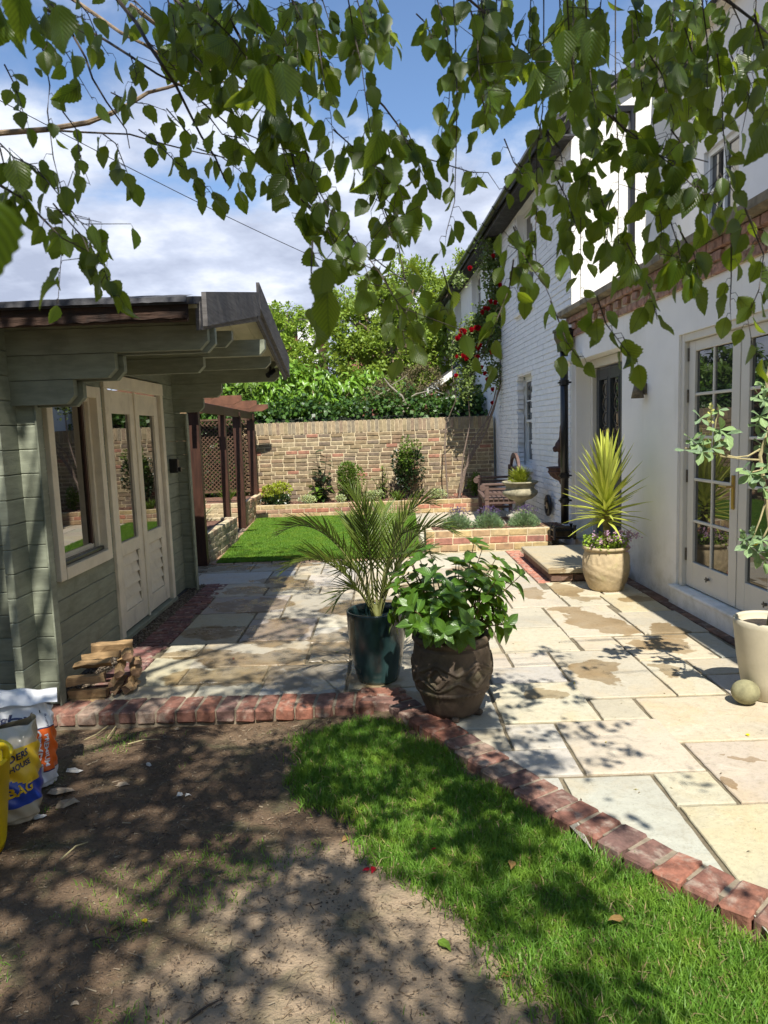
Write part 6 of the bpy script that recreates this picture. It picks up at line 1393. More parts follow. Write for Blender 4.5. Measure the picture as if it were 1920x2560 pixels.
# unseen crowns and hedge, added behind the viewer to block sky light and deepen shade
crown('tree', 'unseen tree added behind the viewpoint on the left to block the sky', (-4.5, -7.5, 0), 7, [(-4.5,-7,4.5,2.6),(-6.5,-6,3.2,2.2),(-3,-8,6.5,2.4),(-6.5,-8.5,5.8,2.4),(-7.5,-3.5,3.5,2.2),(-7.8,-2.5,5.6,2.0),(-8,.5,4.0,2.2)], 20000, .15, M['midshrub'], group='unseen sky blocking trees added behind the viewpoint', tr=.25, shell=.1)
crown('tree', 'unseen tree added behind the viewpoint on the right to block the sky', (1.5, -8.5, 0), 7, [(1.5,-8,4.5,2.8),(-1,-8.5,3.0,2.4),(4,-8,3.5,2.6),(2,-9,7,2.4)], 15000, .15, M['midshrub'], group='unseen sky blocking trees added behind the viewpoint', tr=.25, shell=.1)
hedge('hedge', 'unseen hedge added behind the viewpoint to block the sky', (-1, -6.5, 1.2), (7, .5, 1.2), 9000, .12, M['midshrub'])

# ================================================================== FIREWOOD
def logpiece(label, p0, p1, r, kind, rz=0, group='split logs piled against the green cabin'):
    """split log from p0 to p1; kind = number of sides of the split section"""
    p0, p1 = Vector(p0), Vector(p1); L_ = (p1-p0).length; o = tag(empty('split_log', p0), label, 'log', group)
    tg = (p1-p0).normalized(); up = Vector((0,0,1)); s = tg.cross(up).normalized(); up = s.cross(tg)
    prof = []
    for k in range(kind): a = rz+2*math.pi*k/kind+random.uniform(-.25,.25); rr = r*random.uniform(.75,1.1); prof.append((rr*math.cos(a), rr*math.sin(a)*.85))
    V = []; ns = 6
    for i in range(ns):
        for k, (a, b) in enumerate(prof):
            j = .006; V.append(tg*(L_*i/(ns-1)+ (random.uniform(-.008,.008) if i in (0, ns-1) else 0))+s*(a+random.uniform(-j,j))+up*(b+random.uniform(-j,j)))
    n = kind; mb = MB(); mb.m = 0; mb.add(V, [(i*n+k, i*n+(k+1) % n, (i+1)*n+(k+1) % n, (i+1)*n+k) for i in range(ns-1) for k in range(n)])
    mb.m = 1; mb.add(V[:n], [tuple(range(n))]); mb.add(V[-n:], [tuple(range(n))])
    q = mb.build('wood', [M['log'], M['logend']], o); return o
LG = [('long pale split log forming the front face of the pile, second from the bottom', (-1.80,3.97,.15),(-1.55,4.02,.16),.052,4,.75),
 ('wide weathered split log lying lowest at the front of the pile', (-1.79,3.98,.045),(-1.53,4.0,.045),.05,4,.8),
 ('thin slab log under the front of the pile', (-1.78,3.95,.0),(-1.53,3.95,.0),.03,4,.7),
 ('broad split log resting on top at the front left', (-1.79,4.04,.235),(-1.53,4.08,.245),.042,3,.2),
 ('topmost split log at the back of the pile', (-1.74,4.22,.30),(-1.45,4.27,.30),.048,4,.6),
 ('narrow split log beside the topmost one', (-1.77,4.15,.27),(-1.50,4.18,.275),.036,3,1.2),
 ('log seen end on at the upper right of the pile', (-1.52,4.35,.25),(-1.42,4.12,.26),.045,6,.3),
 ('log seen end on in the middle of the pile', (-1.55,4.3,.17),(-1.45,4.03,.17),.042,5,.3),
 ('rounded log end on at the right edge of the pile', (-1.47,4.36,.14),(-1.37,4.14,.13),.045,7,.3),
 ('triangular log end on low in the middle', (-1.52,4.25,.055),(-1.47,3.98,.055),.035,3,.5),
 ('small triangular log end on at the lower right', (-1.45,4.28,.05),(-1.41,4.03,.05),.038,4,.2),
 ('smallest split stick at the foot of the pile', (-1.40,4.2,.03),(-1.38,4.06,.028),.022,4,.2),
 ('thin stick leaning at the right of the pile', (-1.41,4.25,.20),(-1.36,4.13,.22),.022,4,.9),
 ('split log end on above the lower front one', (-1.52,4.22,.11),(-1.49,3.97,.115),.028,4,.4)]
def sq_(p): return (-1.865+(p[0]+1.80)*.80, p[1], p[2]*.78)
for l in LG: logpiece(l[0], sq_(l[1]), sq_(l[2]), l[3]*.82, l[4], l[5])

# ================================================================== BAGS AND TUB (left edge)
font_cache = {}
def text_verts(txt, size=1.0, bold=.0, extr=0):
    cu = bpy.data.curves.new('t', 'FONT'); cu.body = txt; cu.size = size; cu.offset = bold; cu.align_x = 'CENTER'; cu.align_y = 'CENTER'; cu.resolution_u = 2
    ob = bpy.data.objects.new('t', cu); COL.objects.link(ob); dg = bpy.context.evaluated_depsgraph_get(); me = bpy.data.meshes.new_from_object(ob.evaluated_get(dg)); bpy.data.objects.remove(ob)
    return [(v.co.x, v.co.y) for v in me.vertices], [tuple(p.vertices) for p in me.polygons]
def bagshape(w_, h, d, top=.5, seed=0, sag=.1, twist=0):
    """front/back surface of a filled sack. u in [0,1) round the sack, v in [0,1] upward -> local point"""
    def f(u, v, o=0.0):
        a = 2*math.pi*u - math.pi/2
        fl = 1-max(0, (v-.72)/.28)**1.4*top
        sq = lambda c, p: math.copysign(abs(c)**p, c)
        rx = w_/2*(1+.05*math.sin(v*3.1))*(1 if v > .06 else .93); ry = d/2*max(.06, fl)*(1+sag*math.sin(math.pi*min(1, v*1.3)))*(1 if v > .05 else .85)
        wr = .006*math.sin(u*6.283*6+v*9+seed)*math.sin(v*23+seed*2+u*6.283)+.003*math.sin(u*6.283*12+v*31+seed)+(.006*math.sin(u*6.283*3+seed)+.003*math.sin(u*6.283*9+v*20))*max(0, (v-.7)/.3)
        x = (rx+wr+o)*sq(math.cos(a), .62); y = (ry+wr+o)*sq(math.sin(a), .75)
        z = h*v + (.022*math.sin(u*6.28*2+seed)+.007*math.sin(u*6.28*5+seed*3))*max(0, (v-.8)/.2)
        return Vector((x+twist*v*v, y, z))
    return f
def bagmesh(f, mats, pick, nu=96, nv=64):
    V = []; F = []; mi = []
    for j in range(nv+1):
        for i in range(nu): V.append(tuple(f(i/nu, j/nv)))
    for j in range(nv):
        for i in range(nu): F.append((j*nu+i, j*nu+(i+1) % nu, (j+1)*nu+(i+1) % nu, (j+1)*nu+i)); mi.append(pick((i+.5)/nu, (j+.5)/nv))
    F.append(tuple(range(nu))[::-1]); mi.append(0)
    me = bpy.data.meshes.new('bag'); me.from_pydata(V, [], F); [me.materials.append(m) for m in mats]; me.polygons.foreach_set('material_index', mi); me.polygons.foreach_set('use_smooth', [True]*len(F)); return me
def on_bag(f, txt, u, v, size, mat, parent, aspect, rot=0, name='lettering', wpm=1.0, bold=0.0):
    """print text on the sack; aspect = metres of width per unit u , height per unit v"""
    Vt, Ft = text_verts(txt, size, bold); c, s = math.cos(rot), math.sin(rot); out = []
    for (x, y) in Vt: X_, Y_ = x*c-y*s, x*s+y*c; out.append(tuple(f(u+X_/aspect[0], v+Y_/aspect[1], .0035)))
    me = bpy.data.meshes.new('text'); me.from_pydata(out, [], Ft); me.materials.append(mat); return link(name, me, parent)
def pl(name, c, r=.35, coat=0): return flat(name, c, r)
WHT = pl('white_plastic_film', (.72,.73,.74), .3); ORG = pl('orange_print', (.75,.13,.015), .35); NAVY = pl('navy_print', (.02,.03,.10), .35); BLU = pl('blue_print', (.03,.07,.38), .3); YLW = pl('yellow_print', (.80,.52,.03), .3)
m, t, b = newmat('clear_plastic_sack'); b.inputs['Base Color'].default_value = (.52,.45,.32,1); b.inputs['Roughness'].default_value = .18; b.inputs['Coat Weight'].default_value = .5; SACK = m
cb = tag(empty('cement_bag', ground(88, 1985, -.07)+Vector((-.085, .07, 0)), R(12)), 'white and orange cement sack with folded top standing by the cabin corner', 'cement bag')
cb.rotation_euler = (R(-3), 0, R(24))
f = bagshape(.28, .385, .14, top=.78, seed=1.3)
me = bagmesh(f, [WHT, ORG, NAVY], lambda u, v: (1 if .20 < v < .70 else (2 if (.185 < v < .20 or .705 < v < .718) else 0)) )
link('sack', me, cb)
AS = (.86, .40)
on_bag(f, 'CEMENT', .048, .45, .054, WHT, cb, AS, rot=-math.pi/2, bold=.0015); on_bag(f, 'PREMIUM', .105, .45, .038, WHT, cb, AS, rot=-math.pi/2, bold=.001)
on_bag(f, 'Rugby', -.035, .86, .05, NAVY, cb, AS, rot=-.15, bold=.001); on_bag(f, 'Rugby', .13, .79, .022, NAVY, cb, AS, rot=-math.pi/2)
hm = MB(); q = [f(.06+.03*math.cos(t)*1, .885+.025*math.sin(t), .003) for t in (.5, 2.6, 3.7, 5.7)]; hm.add(q, [(0,1,2,3)]); hm.build('handle_hole', M['black'], cb)
# folded flap over the top
V = []; nu, nv = 28, 10
for j in range(nv+1):
    for i in range(nu+1):
        s_ = i/nu; t_ = j/nv; V.append((-.17+.34*s_, -.05+.16*t_, .385+.045*math.sin(math.pi*t_)*(1+.25*math.sin(s_*4))+.035*(1-s_)**2+.004*math.sin(s_*17+t_*7)))
mb = MB(); mb.add(V, [(j*(nu+1)+i, j*(nu+1)+i+1, (j+1)*(nu+1)+i+1, (j+1)*(nu+1)+i) for j in range(nv) for i in range(nu)]); o = mb.build('folded_top', WHT, cb, smooth=True)
bb_ = tag(empty('sand_bag', ground(45, 2075, -.07)+Vector((-.125, .09, 0)), R(18)), 'clear plastic bag of sand with yellow and blue print beside the yellow tub', 'sand bag')
f = bagshape(.33, .41, .19, top=.85, seed=4.1, sag=.18)
def pk(u, v):
    if v > .80 or v < .20: return 0
    if .02 < u < .50:
        return 1 if v > .52-.10*math.sin(u*9) else 2
    return 2 if v > .4 else 0
me = bagmesh(f, [SACK, YLW, BLU], pk); link('sack', me, bb_)
AS = (1.0, .43)
on_bag(f, 'BUILDERS', .045, .70, .042, NAVY, bb_, AS, rot=.20, bold=.001); on_bag(f, 'WAREHOUSE', .045, .60, .034, NAVY, bb_, AS, rot=.20, bold=.001)
on_bag(f, 'BAG', .085, .38, .062, YLW, bb_, AS, rot=.16, bold=.002); on_bag(f, 'LARGE', -.065, .31, .062, WHT, bb_, AS, rot=.16, bold=.001)
tub = tag(empty('rubber_tub', ground(10, 2145, -.07)+Vector((-.176, .04, 0))), 'bright yellow flexible rubber tub with loop handles at the left edge', 'tub')
mb = MB(); mb.lathe([(.001,.004),(.135,.004),(.142,.0),(.150,.03),(.190,.36),(.198,.362),(.202,.372),(.196,.38),(.186,.375),(.182,.36),(.146,.03),(.001,.02)], 56); mb.build('body', M['yellow'], tub, smooth=True)
for sg in (1, -1):
    ang = -.35 if sg > 0 else math.pi-.35; mb = MB(); P_ = []
    for t in np.linspace(0, math.pi, 14):
        P_.append((math.cos(ang+.42*math.cos(t))*(.192+.01*math.sin(t)), math.sin(ang+.42*math.cos(t))*(.192+.01*math.sin(t)), .365+.085*math.sin(t)**.7))
    mb.tube(P_, .013, 8); mb.build('handle', M['yellow'], tub, smooth=True)

# ================================================================== SMALL THINGS ON THE GROUND
fl_me = {k: tplmesh('fallen', leaf_tpl(6, .7, fold=.5, curl=.35), M[k], warp=.3) for k in ('brownleaf', 'yellowpetal', 'red', 'midshrub')}
def sground(x, y):
    p = ground(x, y, -.06)
    for _ in range(2): p = ground(x, y, float(soil_z(np.array([p.x]), np.array([p.y]))[0]))
    return p
def fallen(x, y, mat, s, name, label, cat, z=-.06, grp=None):
    p = (ground(x, y, z) if z > 0 else sground(x, y)+Vector((0,0,.03 if z > -.05 else .0))) + Vector((0,0,.012 if z < 0 else .004)); a = random.uniform(0, 6.28)
    o = place_leaf(fl_me[mat], p, (math.cos(a), math.sin(a), .15), (random.uniform(-.4,.4), random.uniform(-.4,.4), 1), s, None, name); tag(o, label, cat, grp)
fallen(935, 2175, 'red', .03, 'rose_petals', 'crimson fallen rose petals at the edge of the grass', 'petals')
fallen(925, 2180, 'red', .026, 'rose_petals', 'crimson petal lying left of the fallen rose petals', 'petals')
fallen(1092, 2148, 'red', .02, 'rose_petals', 'single red petal in the long grass', 'petals', z=-.02)
fallen(295, 2320, 'brownleaf', .03, 'fallen_leaf', 'round orange dead leaf on the bare soil', 'leaf')
fallen(366, 2315, 'yellowpetal', .03, 'fallen_leaf', 'curled yellow leaf on the bare soil beside the orange one', 'leaf')
fallen(870, 2098, 'brownleaf', .035, 'fallen_leaf', 'tan dead leaf lying near the grass edge above the petals', 'leaf')
fallen(1560, 2330, 'brownleaf', .045, 'fallen_leaf', 'pale yellow brown leaf lying in the long grass', 'leaf', z=-.02)
fallen(1280, 2180, 'brownleaf', .04, 'fallen_leaf', 'reddish dry leaf in the middle of the long grass', 'leaf', z=-.02)
fallen(1280, 2445, 'brownleaf', .03, 'fallen_leaf', 'beige dead leaf on the soil below the grass', 'leaf')
fallen(1095, 2360, 'midshrub', .05, 'fallen_leaf', 'flat dark green leaf on the soil beside the grass', 'leaf')
fallen(585, 1648, 'red', .02, 'rose_petals', 'small red petal on the shaded paving', 'petals', z=.002)
fallen(1875, 1840, 'yellowpetal', .02, 'fallen_leaf', 'tiny yellow leaf on the paving below the stone ball', 'leaf', z=.002)
fallen(1434, 1708, 'yellowpetal', .014, 'fallen_leaf', 'tiny yellow petal in the paving joint', 'leaf', z=.002)
fallen(1515, 1858, 'yellowpetal', .012, 'fallen_leaf', 'tiny yellow petal on the big middle slab', 'leaf', z=.002)
fallen(350, 1820, 'brownleaf', .03, 'fallen_leaf', 'orange brown leaf on the soil near the cement sack', 'leaf')
fallen(845, 1632, 'midshrub', .03, 'fallen_leaf', 'olive leaf on the paving left of the teal pot', 'leaf', z=.002)
V_ = flat('white_paper_scrap', (.60,.58,.53), .7)
def scrap(x, y, s, label, mat=V_, name='paper_scrap', cat='litter', th=.012, grp=None):
    p = sground(x, y); mb = MB(); n = 7; pr = [(s*random.uniform(.6,1.1)*math.cos(k*2*math.pi/n), s*.55*random.uniform(.6,1.1)*math.sin(k*2*math.pi/n)) for k in range(n)]
    V = [(a, b, random.uniform(.0,th)) for a, b in pr]+[(a*.6, b*.6, th*random.uniform(.8,1.5)) for a, b in pr]; mb.add(V, [(k, (k+1) % n, n+(k+1) % n, n+k) for k in range(n)]+[tuple(range(n, 2*n))])
    o = mb.build(name, mat, None); o.location = p; o.rotation_euler = (0, 0, random.uniform(-.5,.5)); tag(o, label, cat, grp)
ST = surf('pale_flint', (.34,.27,.19), .3, 30, .9, .5, 80, .004)
scrap(188, 1930, .05, 'crumpled white scrap of paper right of the cement sack'); scrap(98, 2045, .035, 'pale torn fragment left on the soil in front of the sacks')
scrap(150, 1985, .075, 'flat buff stone half buried beside the cement sack', ST, 'stone', 'stone', .02); scrap(165, 2015, .06, 'long tan stone half buried in front of the cement sack', ST, 'stone', 'stone', .02)
scrap(305, 1965, .035, 'small square buff stone on the soil', ST, 'stone', 'stone', .012); scrap(450, 1990, .022, 'white chip on the soil left of the grass')
scrap(372, 1915, .02, 'small crumpled white scrap in the middle of the soil'); scrap(443, 1825, .018, 'white pebble on the soil near the brick edging', ST, 'stone', 'stone'); scrap(470, 1992, .016, 'second smaller white chip beside the first')
scrap(190, 2515, .014, 'pale rounded pebble at the bottom left', ST, 'stone', 'stone')
for (pts, lab) in ((((270,1815),(240,1840),(210,1850)), 'pale dry stalk on the soil near the cement sack'), (((320,1860),(360,1853),(400,1848)), 'straight pale stick lying on the soil in the upper middle'), (((290,1815),(275,1840),(268,1845)), 'short pale stick under the brick edging'),
                   (((750,1835),(775,1815),(800,1795)), 'thin dark twig leaning on the soil near the brick corner'), (((225,2350),(255,2348),(285,2347)), 'short thick twig below the orange leaf'), (((455,2560),(520,2520),(590,2485)), 'long thin twig at the bottom of the soil'), (((150,2150),(190,2120),(220,2105)), 'thin dry stalk among the mulch at the left'), (((1395,2522),(1420,2530),(1455,2532)), 'pale broken stick at the edge of the long grass')):
    p0 = ground(*pts[0], -.055); mb = MB(); mb.tube([ground(x, y, -.055)-p0+Vector((0,0,.008*(i % 2))) for i, (x, y) in enumerate(pts)], [.0035,.003,.002], 6); o = mb.build('twig', bpy.data.materials['lupin_stem'] if 'pale' in lab or 'dry' in lab else M['twig'], None); o.location = p0; tag(o, lab, 'stick')

M['specks'] = gm('fallen_specks', [(.42,.36,.04),(.10,.06,.03),(.25,.17,.07),(.05,.035,.02),(.35,.30,.05)])
def flecks(name, label, n, xr, yr, z, size):
    x = rng.uniform(*xr, n); y = rng.uniform(*yr, n)
    ex = np.interp(y, [p[1] for p in EDGE_OUT[::-1]], [p[0] for p in EDGE_OUT[::-1]]); k = (x > ex) | (y > 4.05); x, y = x[k], y[k]; n = len(x)
    leafcloud(name, np.c_[x, y, np.full(n, z)], np.c_[rng.normal(0,1,n), rng.normal(0,1,n), np.zeros(n)], np.tile([0,0,1.], (n,1))+rng.normal(0,.2,(n,3)), rng.uniform(.4,1,n)**2*size, T_QUAD, M['specks'], None, wscale=.5, label=label, cat='litter', kind='stuff')
flecks('catkin_scales', 'tiny yellow and brown birch scales scattered over the paving', 420, (-1.6, 2.2), (2.1, 8), .004, .022)

# ================================================================== BIRCH OVERHEAD
TB0 = Vector((-2.6, -1.4, -.08))
birch = tag(empty('birch_tree', TB0), 'birch tree whose leafy twigs hang down across the top of the view', 'tree')
def bl(v): return Vector(v)-TB0
mb = MB(); mb.tube([(0,0,0),(.05,.05,1.5),(.2,.3,3.2),(.5,.8,5.0),(.9,1.4,7.0),(1.2,1.8,9.0)], [.19,.16,.14,.11,.07,.03], 14); mb.build('trunk', surf('white_birch_bark', (.45,.42,.37), .2, 6, .8, .5, 30, .006, dirt=(.05,.04,.035), dirt_amt=.9, dscale=6, sc3=(1,1,3)), birch, smooth=True)
random.seed(11); rng = np.random.default_rng(11)
def z1(u, v, d): return at(u/1.728, v/1.728, d)
def z2(u, v, d): return at(960+u/1.728, v/1.728, d)
BRL = [(z1, [(-500,640),(0,575),(200,560),(380,530),(480,490),(560,450),(640,400),(720,380),(850,340),(1000,250)], 1.9, .0085),
 (z1, [(200,-80),(320,0),(430,75),(520,140),(620,190),(740,270),(900,330),(1100,400)], 1.7, .0055), (z1, [(430,-90),(510,0),(590,100),(640,190),(700,280),(760,370),(820,490),(870,590),(930,680),(975,785)], 1.5, .005),
 (z1, [(200,40),(340,110),(450,170),(560,240),(680,320),(800,380),(1000,550),(1160,620)], 1.6, .0038), (z1, [(200,560),(330,570),(440,575),(560,580),(700,620),(860,660),(1000,685),(1160,715)], 1.75, .0028),
 (z1, [(260,40),(320,160),(370,250),(400,340),(460,440),(510,510),(545,560),(560,640)], 1.6, .0032), (z1, [(-300,660),(0,800),(100,860),(180,940),(270,1030),(370,1080)], 1.35, .0036),
 (z1, [(700,-60),(760,0),(830,70),(900,170),(1010,280),(1100,400),(1180,430),(1240,560)], 1.5, .0035), (z1, [(980,60),(1030,150),(1110,300),(1170,420),(1220,540),(1250,620),(1280,760),(1330,880),(1400,960),(1480,990),(1560,1070),(1659,1150),(1800,1250)], 1.4, .0032),
 (z1, [(560,20),(680,110),(800,210),(950,320),(1100,460)], 1.8, .006), (z2, [(1370,-60),(1480,0),(1600,90),(1700,180)], 1.3, .004), (z2, [(300,-60),(440,60),(520,150),(590,230),(660,300),(760,420)], 1.5, .003), (z2, [(950,480),(1080,590),(1250,660),(1400,700)], 1.45, .0028),
 (z2, [(-60,400),(0,460),(60,540),(100,620),(170,720),(240,830)], 1.5, .0026)]
for fn, pts, d, r in BRL:
    k_ = len(pts); mb = MB(); mb.tube([bl(fn(u, v, d+.05*math.sin(i*1.3))) for i, (u, v) in enumerate(pts)], [r*(1-.65*i/(k_-1)) for i in range(k_)], 7); mb.build('branch', M['bark'] if r > .005 else M['twig'], birch)
STR = [(z1,[(150,120),(190,230),(215,370),(205,480),(215,560),(230,680),(260,800),(270,900),(265,1100),(250,1310)],1.3,.45,.9),
 (z1,[(60,-20),(150,80),(230,140),(300,250),(340,330),(400,430)],1.25,1,1.15),(z1,[(20,280),(60,360),(90,450),(110,520)],1.3,1,.9),(z1,[(0,620),(60,680),(150,720),(220,800),(300,900),(380,1000),(420,1070)],1.3,1.7,1.05),
 (z1,[(0,800),(100,860),(180,940),(270,1030),(370,1080),(450,1150),(480,1290)],1.2,1.3,1.25),(z1,[(230,880),(300,960),(360,1030),(400,1130),(420,1260)],1.25,1.6,1.1),(z1,[(0,640),(20,720),(60,800),(100,860)],1.2,1.4,1.3),(z1,[(270,480),(330,560),(350,700),(390,800)],1.4,.8,.8),
 (z1,[(440,575),(500,620),(540,720),(570,800)],1.5,1.0,1),(z1,[(600,560),(680,620),(760,700),(840,760),(900,820),(930,860)],1.5,1.0,.95),(z1,[(560,230),(590,320),(580,370)],1.5,1,1),(z1,[(850,640),(960,680),(1040,740),(1060,800)],1.5,1,1.1),(z1,[(720,470),(800,560),(860,620)],1.55,1,1),
 (z1,[(300,-40),(380,60),(430,180),(470,240)],1.5,.9,1),(z1,[(480,400),(560,440),(640,450),(720,480)],1.6,.8,.9),(z1,[(900,500),(960,580),(1050,600),(1090,660)],1.4,1.0,1.25),
 (z1,[(700,120),(800,200),(900,300),(1000,430),(1050,520)],1.5,2.0,1.2),(z1,[(900,60),(1000,160),(1100,300),(1180,420),(1230,520)],1.3,2.0,1.7),(z1,[(1100,350),(1170,500),(1220,640),(1260,760),(1240,840)],1.3,1.8,1.4),(z1,[(1180,560),(1260,660),(1340,760),(1390,880)],1.35,1.9,1.2),
 (z1,[(1300,860),(1360,930),(1420,1000),(1450,1080)],1.3,1.7,1.3),(z1,[(1320,650),(1380,830),(1440,930),(1480,1000),(1520,1100)],1.35,1.2,1.1),(z1,[(1440,560),(1530,640),(1600,700),(1659,760),(1640,880)],1.35,1.9,1.2),(z1,[(1350,-30),(1370,150),(1400,350),(1430,500),(1440,620)],1.45,1.2,1),
 (z1,[(1500,-30),(1530,150),(1560,270),(1580,420),(1600,560),(1620,640)],1.35,1.2,1.2),(z1,[(1200,60),(1240,200),(1290,300),(1330,420)],1.5,1.8,1.1),(z1,[(1060,60),(1120,160),(1200,240),(1300,330)],1.5,2,1.1),(z1,[(1350,1040),(1345,1170),(1362,1313),(1375,1400)],1.1,.6,1.35),
 (z1,[(1480,990),(1560,1070),(1640,1180),(1700,1280),(1760,1360)],1.3,1.7,1.25),(z1,[(1500,1000),(1560,1100),(1600,1220)],1.35,1,1),(z1,[(1600,760),(1650,900),(1700,1040)],1.35,1.6,1.2),
 (z1,[(760,-30),(850,60),(930,120),(980,220)],1.4,2,1.3),(z1,[(560,-20),(640,60),(720,120),(760,200)],1.6,1.8,1),(z1,[(1000,-20),(1060,50),(1140,130),(1180,220)],1.35,2,1.4),(z1,[(1250,-30),(1290,60),(1350,160),(1380,260)],1.5,2,1.1),(z1,[(640,180),(720,260),(800,340),(860,460)],1.6,1.7,1.0),(z1,[(180,-30),(240,40),(290,120)],1.0,1.6,1.3),(z1,[(0,-10),(60,40),(110,110)],1.05,1.4,1.3),
 (z2,[(210,-30),(230,0),(270,130),(290,280),(280,450),(250,560),(235,700)],1.4,.8,1.1),(z2,[(300,-30),(310,200),(315,400),(312,650),(305,870),(270,1000),(260,1090)],1.4,.9,1.1),(z2,[(350,-30),(400,120),(410,300),(430,440),(440,560)],1.35,1.7,1.25),(z2,[(440,60),(520,150),(590,230),(660,300)],1.5,1.8,1),
 (z2,[(140,60),(180,100),(210,170)],1.4,1.5,1.1),(z2,[(690,-30),(690,250),(685,480),(660,640),(660,900),(650,1040),(660,1150),(600,1300)],1.45,1.3,1.1),(z2,[(790,-30),(800,150),(820,300),(810,420)],1.2,1.9,1.6),(z2,[(870,-30),(880,200),(900,400),(930,520),(890,700),(880,880)],1.3,1.5,1.3),
 (z2,[(1000,-30),(1000,300),(1000,450),(1015,700),(1010,1000),(1015,1080),(1020,1200)],1.5,1.1,1.15),(z2,[(1070,80),(1085,300),(1110,340),(1120,460)],1.4,1.7,1.1),(z2,[(1150,240),(1200,320),(1230,420),(1260,520)],1.35,1.4,1.2),(z2,[(1370,-30),(1400,200),(1395,350),(1400,480)],1.35,1.4,1.2),(z2,[(1480,-30),(1540,100),(1560,300),(1600,400)],1.35,1.5,1.15),
 (z2,[(1440,230),(1460,400),(1465,560),(1480,700),(1490,800),(1560,900),(1640,1060)],1.35,1.0,1.05),(z2,[(1600,60),(1640,200),(1659,320),(1680,500)],1.2,1.4,1.25),(z2,[(0,460),(60,540),(100,620),(170,720),(210,800)],1.4,1.5,1.1),(z2,[(40,690),(200,690),(380,745),(450,745),(500,820)],1.5,.55,.9),
 (z2,[(0,900),(60,1050),(90,1200),(130,1313),(160,1480)],1.4,1.0,1.05),(z2,[(1230,930),(1270,1060),(1290,1180),(1300,1260)],1.4,1.3,1.15),(z2,[(850,560),(850,900),(850,1130),(850,1313)],1.6,.9,1.0),(z2,[(1500,1000),(1500,1200),(1495,1313),(1500,1400)],1.35,.9,1.2),(z2,[(1050,560),(1150,640),(1250,720),(1330,800),(1390,860)],1.3,1.8,1.25),
 (z2,[(950,450),(1060,590),(1150,620),(1260,640)],1.4,1.7,1.2),(z2,[(520,600),(560,700),(600,760)],1.4,1.2,1.0),(z2,[(740,760),(790,860),(830,980),(790,1080)],1.4,1.5,1.2),(z2,[(700,560),(760,640),(780,760),(760,860)],1.45,1.7,1.1),(z2,[(1130,760),(1180,860),(1200,980),(1190,1120)],1.35,1.7,1.25),(z2,[(940,860),(970,960),(960,1060)],1.3,1.2,1.4),
 (z2,[(1050,1050),(1100,1150),(1150,1250),(1180,1380)],1.3,1.3,1.3),(z2,[(1240,560),(1300,640),(1330,760),(1380,840),(1400,960)],1.3,1.6,1.2),(z2,[(560,980),(590,1080),(640,1160),(700,1240)],1.35,1.6,1.15),(z2,[(560,1120),(540,1250),(500,1350),(460,1450),(400,1600)],1.3,.9,1.15),(z2,[(1280,1000),(1340,1100),(1360,1200)],1.35,1.3,1.25),
 (z2,[(1560,900),(1600,1000),(1640,1100),(1620,1250),(1570,1370),(1600,1540)],1.25,1.0,1.2),(z2,[(920,1280),(960,1400),(1020,1480),(1080,1560)],1.3,1.3,1.3),(z2,[(720,1300),(760,1400),(790,1480),(850,1560)],1.35,1.2,1.05),(z2,[(250,1150),(280,1260),(240,1350)],1.4,1.2,1.2),(z2,[(0,1200),(50,1300),(80,1420),(100,1540)],1.35,1.0,1.15),
 (z2,[(100,560),(130,640),(160,740),(190,800)],1.45,1.3,1),(z2,[(0,560),(30,700),(60,800),(90,880)],1.35,1.6,1.2),(z2,[(1500,240),(1540,330),(1580,420),(1600,520)],1.35,1.6,1.1),(z2,[(1300,120),(1330,220),(1290,320),(1310,420)],1.4,1.5,1.1)]
for k in range(24):
    u0 = random.uniform(330, 1300) if k < 20 else random.uniform(1300, 1700); ln = random.uniform(200, 560); dr = random.uniform(-60, 90)
    STR.append((z2, [(u0, -40), (u0+dr*.4, ln*.4), (u0+dr, ln)], random.uniform(1.4, 2.3), 1.4, 1.1))
for k in range(14):
    u0 = random.uniform(650, 1650); STR.append((z1, [(u0, -40), (u0+40, random.uniform(60,140)), (u0+random.uniform(20,120), random.uniform(160,380))], random.uniform(1.4, 2.1), 1.4, 1.05))
LV = []   # (pos, dir, normal, size, depth)
